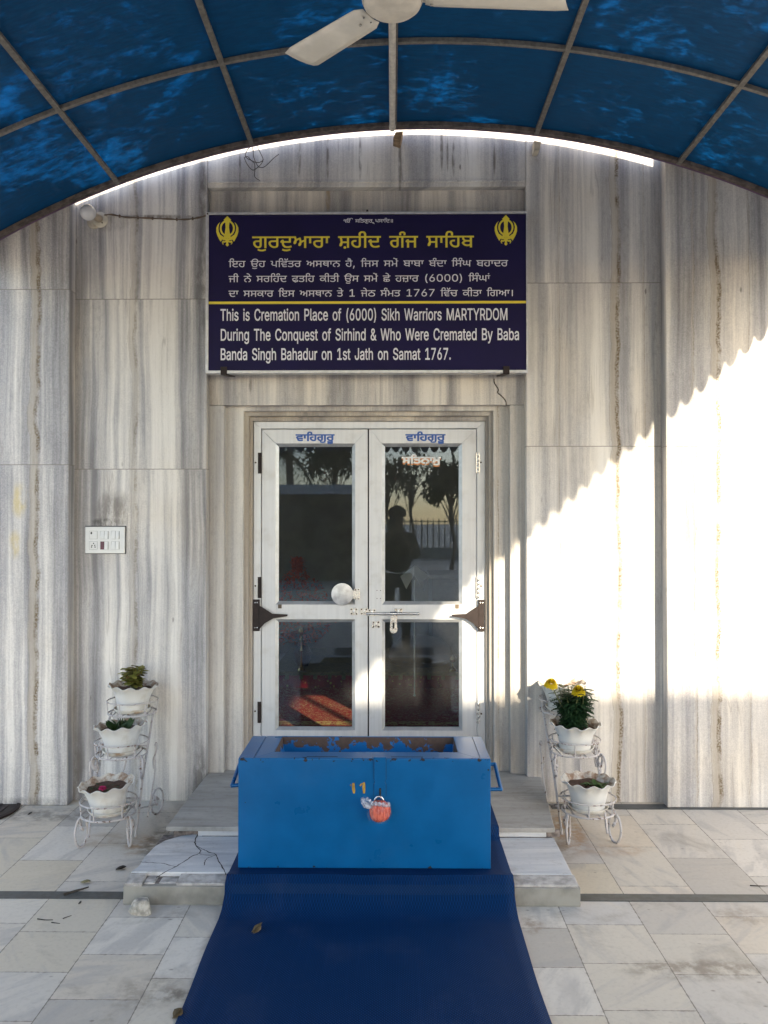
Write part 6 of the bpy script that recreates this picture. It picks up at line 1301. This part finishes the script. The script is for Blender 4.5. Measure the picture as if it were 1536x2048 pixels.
for r_, py in enumerate((1070, 1091)):
    for c_, px in enumerate((188.5, 210.5, 232.5)):
        cx_, cz_ = X(px,YB), Z(py,YB); h_ = .0232
        MB().box(cx_-h_, cx_+h_, YB-.0138, YB-.0125, cz_-h_, cz_+h_).build('module_frame', plain('module shadow grey', (.10,.10,.10), .6) if (r_==0 and c_==0) else bpy.data.materials['module shadow grey'], sw)
        if c_ == 0:
            MB().box(cx_-h_+.001, cx_+h_-.001, YB-.0155, YB-.0136, cz_-h_+.001, cz_+h_-.001).build('socket_plate' if r_ else 'regulator_plate', m_swp, sw, bevel=.0006)
            hh = MB()
            for dx, dz in (((.002,.012),(-.007,.0),(.009,.001),(-.009,-.009),(.011,-.009)) if r_ else ((-.011,.013),(-.011,.009))): hh.lathe([(.0038 if r_ else .005,0),(.0036,.0008)], 12, (cx_+dx, YB-.0155, cz_+dz), axis='y')
            hh.build('socket_hole', m_dark, sw)
        else:
            for s in (-1, 1):
                b = MB(); xa, xb = (cx_-h_+.0014, cx_-.001) if s < 0 else (cx_+.001, cx_+h_-.0022)
                b.add([(xa,YB-.0135,cz_-h_+.0006),(xb,YB-.0135,cz_-h_+.0006),(xb,YB-.0135,cz_+h_-.0006),(xa,YB-.0135,cz_+h_-.0006),(xa,YB-.0195,cz_-h_+.0006),(xb,YB-.0195,cz_-h_+.0006),(xb,YB-.0150,cz_+h_-.0006),(xa,YB-.0150,cz_+h_-.0006)], [(0,1,2,3),(7,6,5,4),(0,4,5,1),(1,5,6,2),(2,6,7,3),(3,7,4,0)])
                b.build('rocker_switch', m_red if (r_ and c_ == 1 and s < 0) else m_swp, sw, bevel=.0006)
def wpts(L, y): return [P(380+a/6.4, 240+c/6.4, y+.012*math.sin(i*1.7)) for i, (a, c) in enumerate(L)]
W1 = [(800,255),(850,320),(900,420),(935,500),(915,530),(860,545),(790,520),(740,470),(700,480),(705,510),(740,580),(800,640),(850,620),(905,570),(935,520)]
W2 = [(770,345),(730,390),(710,450),(730,490),(790,520),(825,560),(830,640),(825,700),(840,740),(895,775)]
W3 = [(800,350),(810,400),(815,470),(840,540),(880,600),(940,605),(1000,560),(1070,490),(1138,437)]
b = MB()
for w_ in (W1, W2, W3): b.tube(bez(wpts(w_, 4.69), 6), .0022, 6)
tag(b.build('loose_wire', plain('dark thin wire', (.05,.04,.035), .6), smooth=True), 'tangle of thin dark wire hanging from the canopy edge above the sign', 'wire')

# ---- litter on the floor and a grating
m_dry = leafmat('dry leaf', (.07,.05,.025), (.14,.10,.05), .1); m_dark_leaf = leafmat('dark dry leaf', (.025,.02,.018), (.06,.05,.04), .1)
def dryleaf(px, py, z, L, W, ang, label, m, name='fallen_leaf', crumple=1.0):
    c = PZ(px, py, z); b = MB(); rr_ = random.Random(int(px*7+py))
    for k in range(3):
        a = ang+rr_.uniform(-.7,.7)*crumple
        d = Vector((math.cos(a), math.sin(a), rr_.uniform(.05,.35)*crumple)); b.leaf(c-d*L*.45+Vector((0,0,.004)), d, (rr_.uniform(-.6,.6)*crumple, rr_.uniform(-.5,.5)*crumple, 1), L*(1-.15*k), W*(1-.2*k), -.25*crumple)
    o = b.build(name, m, smooth=True); s_ = o.modifiers.new('thick','SOLIDIFY'); s_.thickness = .0006
    return tag(o, label, 'leaf', 'dry leaves on the floor and mat')
dryleaf(514, 1861, .0075, .055, .038, 1.1, 'curled brown dry leaf lying on the blue mat', m_dry)
dryleaf(241, 1739, .001, .05, .034, .3, 'dark dry leaf on the floor left of the cracked step', m_dark_leaf, crumple=.5)
dryleaf(170, 1766, .001, .045, .03, .1, 'yellowish leaf lying behind the dark strip, left of the steps', leafmat('yellowish leaf', (.2,.17,.07),(.28,.24,.12),.1), crumple=.3)
dryleaf(354, 2032, .001, .04, .034, 1.4, 'brown dry leaf at the near left edge of the blue mat', m_dry)
dryleaf(160, 1808, .001, .018, .012, .6, 'tiny dark leaf just in front of the dark strip', m_dark_leaf)
dryleaf(60, 1629, .001, .025, .018, .6, 'small dark scrap beside the iron grating', m_dark_leaf)
def twig(pts, r, label, m=m_dark_leaf):
    b = MB(); pp = [PZ(px,py,0)+Vector((0,0,r*1.1)) for px,py in pts]; b.tube(bez(pp, 4), [r*(1-.5*i/(4*(len(pp)-1))) for i in range(4*(len(pp)-1)+1)], 7)
    return tag(b.build('twig', m, smooth=True), label, 'twig', 'dry twigs on the floor')
twig([(128,1792),(150,1785),(165,1781),(177,1777)], .006, 'dark seed pod lying across the dark floor strip')
twig([(75,1839),(90,1841),(106,1841)], .0025, 'thin straight twig on the left floor tiles')
twig([(103,1846),(112,1847),(120,1848)], .002, 'short thin twig right of the straight twig')
twig([(126,1838),(134,1835),(143,1832)], .002, 'slanting twig on the left floor tiles nearest the strip')
twig([(1500,1772),(1520,1773),(1536,1773)], .0025, 'thin twig on the floor at the right edge')
b = MB(); c = PZ(281, 1826, 0); rs = random.Random(8)
bm = bmesh.new(); bmesh.ops.create_icosphere(bm, subdivisions=3, radius=1)
from mathutils import noise as mnoise
for v in bm.verts:
    k = 1+.28*mnoise.noise(v.co*1.3)+.1*mnoise.noise(v.co*3.5); q = v.co*k
    for pn in (Vector((.6,-.6,.5)), Vector((-.7,-.5,.45)), Vector((.1,.1,1)), Vector((.9,.2,.2)), Vector((-.2,-1,-.1)), Vector((-.9,.3,.3))):
        pn = pn.normalized(); e_ = q.dot(pn)-.62
        if e_ > 0: q -= pn*e_*.85
    v.co = Vector((q.x*.056, q.y*.042, max(q.z,-.6)*.044))
me = bpy.data.meshes.new('stone'); bm.to_mesh(me); bm.free(); me.materials.append(plain('rough grey stone', (.36,.33,.28), .9, var=.35, scale=45, bump=.6))
o = bpy.data.objects.new('stone', me); COL.objects.link(o); o.location = (c.x, c.y, .025); tag(o, 'rough pale stone on the floor before the left end of the step', 'stone')
c = PZ(-30, 1616, 0)
g_ = thing('iron_grating', 'dark round iron drain cover at the foot of the left pilaster', 'drain cover', (c.x-.06, c.y-.01, 0))
MB().lathe([(.20,0),(.26,0),(.262,.012),(.245,.016),(.24,.009),(.2,.008)], 64, (c.x-.06,c.y-.06,.001)).build('rim', m_brown, g_, smooth=True)
b = MB().lathe([(.002,.006),(.2,.007)], 40, (c.x-.06,c.y-.06,.001), cap1=False)
for k in range(9):
    xx = -.18+.045*k; l = math.sqrt(.2**2-xx**2); b.box(c.x-.06+xx-.008, c.x-.06+xx+.008, c.y-.06-l, c.y-.06+l, .005, .012)
b.build('cover', plain('rusty dark iron', (.06,.045,.04), .8, .2, var=.5, scale=30), g_)

# ---- things seen through the glass
IZ = hz
m_carpet = NT('red floral carpet'); n = m_carpet; x, y, z = n.sep()
fl_ = n.vor(n.vec(n.obj, (1,1,1)), 16, out='Distance'); nn_ = n.noise(scale=22, detail=3, dist=1.2); pt = n.ss(n.m('ABSOLUTE', n.m('SUBTRACT', nn_, .5)), .03, .015)
bd_ = n.m('LESS_THAN', n.m('ABSOLUTE', n.m('SUBTRACT', y, 5.98)), .05)
col = n.mix(pt, (.34,.010,.012), (.50,.30,.17)); col = n.mix(n.m('MULTIPLY', n.ss(fl_, .10, .06), .9), col, (.55,.40,.25)); col = n.mix(n.m('MULTIPLY', bd_, n.ss(n.noise(scale=40, detail=2), .45, .5)), col, (.60,.42,.16))
m_carpet = n.set(base=col, rough=.95)
tag(MB().box(-2.2, 2.0, 5.35, 7.25, IZ+.001, IZ+.012).build('carpet', m_carpet), 'red and gold floral carpet inside the hall, patch lit by sun', 'carpet')
m_red = NT('red brocade'); n = m_red; p_ = n.vor(scale=26); s_ = n.noise(scale=60, detail=2)
m_red = n.set(base=n.mix(n.m('MULTIPLY', n.ss(p_, .35, .2), n.ss(s_, .45, .6)), (.30,.012,.035), (.55,.36,.10)), rough=.45, metal=.15)
m_olive = plain('olive gold cloth', (.16,.15,.07), .7, var=.3, scale=40)
dais = thing('dais', 'low red brocade covered dais with olive cloth top inside hall', 'dais', (-.1, 7.7, IZ))
zt_ = P(700, 1348, 7.3).z
MB().box(-1.05, 1.4, 7.32, 8.7, IZ, zt_-.05).build('dais_base', plain('black plinth', (.02,.02,.02), .6), dais)
b = MB(); v = []; N_ = 90
for i in range(N_+1):
    xx = -1.08+2.5*i/N_; v += [(xx, 7.29+.012*math.sin(i*1.4), zt_-.01), (xx, 7.285+.02*math.sin(i*1.4), zt_-.20)]
b.add(v, [(2*i,2*i+1,2*i+3,2*i+2) for i in range(N_)]); q = b.build('skirt', m_red, dais, smooth=True); q.modifiers.new('t','SOLIDIFY').thickness = .006
MB().box(-1.07, 1.41, 7.29, 8.7, zt_-.05, zt_+.02).build('dais_top', m_olive, dais, bevel=.01)
m_brass = plain('polished brass', (.55,.38,.14), .22, .95)
def brass(px, y, py0, label):
    x_ = X(px, y); z0 = zt_+.02; z1 = P(px, py0, y).z; h_ = z1-z0
    t_ = thing('brass_post', label, 'post', (x_, y, z0), 'brass posts on the dais edge')
    MB().lathe([(.035,0),(.03,.02),(.012,.035),(.009,.06),(.009,h_*.45),(.016,h_*.5),(.009,h_*.55),(.008,h_*.7),(.02,h_*.75),(.008,h_*.8),(.008,h_-.04)], 16, (x_,y,z0)).build('shaft', m_brass, t_, smooth=True)
    MB().lathe([(.008,h_-.04),(.026,h_-.02),(.028,h_),(.018,h_+.025),(.004,h_+.04)], 16, (x_,y,z0)).build('finial', m_brass, t_, smooth=True)
brass(603, 7.36, 1262, 'thin brass post with finial at the left of the dais'); brass(905, 7.36, 1318, 'thin brass post with finial at the right of the dais')
# faceted silver ornament on a thin staff
sx_, sy_ = X(829, 6.9), 6.9
orn = thing('silver_ornament', 'faceted silver ornament on a thin staff behind the right glass', 'ornament', (sx_, sy_, IZ))
m_silver = plain('white silver', (.85,.84,.82), .35, .25, var=.04)
MB().lathe([(.012,0),(.01,.02),(.006,.03),(.006,Z(1160,sy_)-IZ)], 12, (sx_,sy_,IZ)).build('staff', m_silver, orn, smooth=True)
b = MB(); zc = Z(1160, sy_); u = sy_/F
pts = {'t':(829,1131),'l':(801,1153),'bl':(813,1178),'m':(828,1150),'c':(820,1146),'r':(858,1152),'r2':(846,1162),'b':(848,1182),'b2':(838,1166)}
g3 = {k:P(a,c_,sy_+d) for (k,(a,c_)),d in zip(pts.items(), (0,.03,.02,-.06,-.04,.05,-.03,.02,-.05))}
b.add([g3[k] for k in pts], [(0,4,3),(0,3,6,5),(1,4,3,2),(3,8,7,6),(0,1,4)])
q = b.build('facets', m_silver, orn); q.modifiers.new('t','SOLIDIFY').thickness = .004
# red artificial bouquet, left
px_, py_ = X(606, 7.62), 7.62; IZ0 = IZ; IZ = zt_+.02
bq = thing('red_bouquet', 'tall red artificial bouquet in a vase behind the left glass', 'bouquet', (px_, py_, IZ))
MB().lathe([(.05,0),(.07,.04),(.08,.12),(.04,.2),(.05,.24)], 24, (px_,py_,IZ)).build('vase', plain('dark red vase', (.06,.012,.01), .3), bq, smooth=True)
lf = MB(); rb_ = random.Random(3)
for k in range(1300):
    a = rb_.uniform(0,6.28); h_ = rb_.uniform(.2,.98); r = .40*math.sqrt(rb_.random())*math.sin(min(1,(h_-.12)/.75)*math.pi*.93+.1)
    lf.leaf((px_-.05+r*math.cos(a), py_+r*math.sin(a)*.6, IZ+h_), (rb_.uniform(-1,1), rb_.uniform(-1,1), rb_.uniform(-.3,1)), (0,0,1), rb_.uniform(.03,.06), rb_.uniform(.015,.03), .3)
lf.build('foliage', plain('dull red fabric leaf', (.70,.10,.04), .7, var=.4), bq, smooth=True); IZ = IZ0
# dark cabinet, cushion
tag(MB().box(X(860,8.5), X(940,8.5), 8.1, 8.9, IZ, 1.05).box(X(855,8.5), X(945,8.5), 8.07, 8.9, 1.05, 1.09).build('cabinet', plain('grey cabinet', (.20,.21,.22), .5), bevel=.01), 'grey low cabinet at right behind the dais', 'cabinet')
b = MB().lathe([(.01,0),(.25,.01),(.30,.06),(.28,.16),(.18,.24),(.02,.27)], 28, (X(840,7.7),7.7,zt_+.02)); tag(b.build('cushion', plain('dark teal cushion', (.012,.03,.04), .8), smooth=True), 'dark cushion lying on the dais behind the right glass', 'cushion')

# ---- behind the photographer (throws the low shade, shows in the glass)
m_plaster = plain('cream plaster', (.50,.46,.38), .85, scale=3)
OY = -5.0; OZ = Z(1388, YB) + (-SUN.z/SUN.y)*(YB-OY)
blk = thing('office_building', 'cream flat roofed building opposite, out of frame to the right', 'building', (5.4, OY-3, 0))
MB().box(2.95, 7.8, OY-6, OY, 0, OZ-.12).build('wall', m_plaster, blk); MB().box(2.85, 7.9, OY-6.1, OY+.0, OZ-.12, OZ).build('parapet', m_plaster, blk)
for k in range(2):
    w_ = MB().box(3.6+2.2*k, 4.8+2.2*k, OY, OY+.04, 1.0, 2.3).build('window', m_al, blk); MB().box(3.66+2.2*k, 4.74+2.2*k, OY+.03, OY+.05, 1.06, 2.24).build('pane', m_dark, w_, world=False)
kio = thing('guard_kiosk', 'flat roofed guard kiosk reflected in the left door glass', 'kiosk', (-1.9, -13, 0))
KY = 9.93+12.5; kx0, kx1 = X(545,KY), X(712,KY); kz1, kz0 = Z(969,KY), Z(988,KY)
MB().box(kx0-.1, kx1+.1, -16, -12.5, kz0, kz1).build('roof_slab', plain('white slab', (.72,.70,.66), .8), kio)
MB().box(kx0, kx1-.1, -15.6, -12.9, 0, kz0).build('wall', plain('dark kiosk wall', (.045,.04,.04), .8), kio)
m_bark = plain('grey bark', (.16,.12,.09), .9, var=.4); m_tl = plain('tree leaf', (.05,.07,.03), .6, var=.5, scale=2); m_tl2 = plain('olive tree leaf', (.09,.085,.04), .7, var=.4, scale=2)
def tree(px, Y, zt, r, nl, label, m, rs=1, dens=1.0, name='tree'):
    VY = 9.93-Y; x_ = X(px, VY); rr_ = random.Random(rs)
    t_ = thing(name, label, 'tree', (x_, Y, 0), 'trees beyond the courtyard')
    b = MB(); b.tube(bez([(x_,Y,0),(x_+.1,Y,zt*.25),(x_-.05,Y,zt*.5),(x_,Y,zt*.75)], 5), [.075-.003*i for i in range(16)], 8); lf = MB()
    for k in range(nl):
        a = rr_.uniform(0,6.28); e_ = rr_.uniform(-.5,1.4); d = Vector((math.cos(a)*math.cos(e_), math.sin(a)*math.cos(e_), math.sin(e_))); c0 = Vector((x_,Y,zt*rr_.uniform(.35,.6))); c1 = Vector((x_,Y,zt-r))+d*r*rr_.uniform(.5,.95)
        b.tube(bez([c0, c0.lerp(c1,.5)+Vector((0,0,.15)), c1], 3), [.025,.022,.02,.018,.015,.012,.01], 5)
        for j in range(int(70*dens)):
            q = c1+Vector((rr_.gauss(0,r*.22), rr_.gauss(0,r*.22), rr_.gauss(0,r*.18)))
            lf.leaf(q, (rr_.uniform(-1,1),rr_.uniform(-1,1),rr_.uniform(-1,.6)), (0,0,1), rr_.uniform(.15,.3), rr_.uniform(.06,.13), .3)
    b.build('trunk', m_bark, t_, smooth=True); lf.build('crown', m, t_)
tree(668, -20, 4.7, 1.0, 24, 'dense dark tree above the kiosk', m_tl, 3); tree(822, -24, 4.6, 1.15, 20, 'sparse olive tree behind the photographer', m_tl2, 5, .35); tree(903, -18, 3.6, .75, 22, 'dark evergreen tree at the right of the yard', m_tl, 8, 1.2); tree(775, -22, 4.0, .9, 14, 'small olive tree next to the sparse one', m_tl2, 9, .6)
VY = 9.93+22; x_ = X(577, VY); pm = thing('palm_tree', 'tall palm behind the guard kiosk', 'palm', (x_, -22, 0)); pz = Z(905, VY)
MB().tube([(x_,-22,0),(x_+.1,-22,pz*.5),(x_,-22,pz)], [.2,.16,.13], 10).build('trunk', m_bark, pm, smooth=True); lf = MB()
for k in range(26):
    a = k*2.4; el_ = -.5+1.6*((k*.618)%1); d = Vector((math.cos(a)*math.cos(el_), math.sin(a)*math.cos(el_), math.sin(el_)))
    for j in range(10):
        q = Vector((x_,-22,pz))+d*(.12*j)-Vector((0,0,.012*j*j)); s_ = d.cross(Vector((0,0,1))).normalized()
        for s in (-1, 1): lf.leaf(q, s_*s+d*.6-Vector((0,0,.4)), (0,0,1), .4, .05, .3)
lf.build('crown', m_tl, pm)
fen = thing('yard_fence', 'pale vertical bar fence across the far side of the yard', 'fence', (1, -26, 0))
MB().box(-14, 16, -26.2, -26, 0, .5).build('plinth', m_plaster, fen)
b = MB()
for k in range(120): b.box(-14+.25*k, -14+.25*k+.05, -26.12, -26.07, .5, 1.75)
b.box(-14, 16, -26.13, -26.06, 1.6, 1.65); o = b.build('bars', plain('dull fence paint', (.14,.125,.12), .7), fen); 
# the photographer, reflected in the right pane
m_jk = plain('black jacket', (.012,.012,.014), .8); m_sk = plain('skin', (.32,.19,.13), .5); m_tr = plain('dark trousers', (.02,.02,.024), .85); m_hair = plain('dark knitted cap', (.01,.01,.011), .95)
per = thing('person', 'person in dark jacket and cap holding up a phone, mirrored in the door', 'person', (.06, -.42, 0))
def skin(name, V_, E_, rad, m, sub=2):
    me = bpy.data.meshes.new(name); me.from_pydata(V_, E_, []); me.update(); o = bpy.data.objects.new(name, me); COL.objects.link(o); o.parent = per
    o.modifiers.new('skin', 'SKIN'); s_ = o.modifiers.new('sub', 'SUBSURF'); s_.levels = sub; s_.render_levels = sub
    for i, r in enumerate(rad): me.skin_vertices[0].data[i].radius = (r, r) if not isinstance(r, tuple) else r
    me.skin_vertices[0].data[0].use_root = True
    me.materials.append(m); return o
# local frame: x right, y towards the door
V_ = [(0,0,1.40),(0,.02,1.50),(0,.03,1.58),(0,.04,1.66),(0,.03,1.73), (.16,0,1.40),(.24,.02,1.17),(.13,.26,1.36),(.06,.36,1.50), (-.16,0,1.40),(-.24,.02,1.17),(-.13,.26,1.36),(-.06,.36,1.50)]
E_ = [(0,1),(1,2),(2,3),(3,4),(0,5),(5,6),(6,7),(7,8),(0,9),(9,10),(10,11),(11,12)]
rad = [.07,.055,.075,.095,.06,.045,.04,.03,.035,.045,.04,.03,.035]
fing = []
for s, wi in ((1, 8), (-1, 12)):
    wx, wy, wz = V_[wi]
    for j in range(5):
        k = len(V_)
        if j < 4: V_ += [(wx-s*.012, wy+.03, wz+.015-.016*j+.02),(wx-s*.05, wy+.042, wz+.02-.016*j+.02)]; 
        else: V_ += [(wx-s*.0, wy+.01, wz+.045),(wx-s*.03, wy+.02, wz+.06)]
        E_ += [(wi, k),(k, k+1)]; rad += [.010,.008]
skin('body', V_, E_, rad, m_sk)
V_ = [(0,0,.95),(0,-.01,1.15),(0,0,1.36),(.17,0,1.40),(.25,.02,1.17),(.15,.23,1.335),(-.17,0,1.40),(-.25,.02,1.17),(-.15,.23,1.335),(0,.0,1.47)]
skin('jacket', V_, [(0,1),(1,2),(2,3),(3,4),(4,5),(2,6),(6,7),(7,8),(2,9)], [(.19,.13),(.19,.13),(.18,.12),.085,.065,.048,.085,.065,.048,.08], m_jk)
V_ = [(0,0,.95),(.10,0,.88),(.11,.02,.5),(.11,-.01,.08),(-.10,0,.88),(-.11,.02,.5),(-.11,-.01,.08),(.115,.1,.045),(-.115,.1,.045)]
skin('trousers', V_, [(0,1),(1,2),(2,3),(0,4),(4,5),(5,6),(3,7),(6,8)], [(.16,.12),.095,.07,.055,.095,.07,.055,.045,.045], m_tr)
MB().lathe([(.105,0),(.112,.03),(.11,.08),(.08,.12),(.03,.14),(.002,.145)], 24, (0,.03,1.665), cap0=False).build('cap', m_hair, per, smooth=True, world=False)
ph_ = thing('phone', 'black smartphone held up by the photographer', 'phone', (0, -.035, 1.585))
MB().box(-.037, .037, -.006, .002, -.07, .075).build('case', m_dark, ph_, bevel=.003, world=False); MB().box(-.034, .034, -.0068, -.006, -.066, .071).build('screen', plain('dark screen glass', (.01,.01,.012), .1), ph_, world=False)
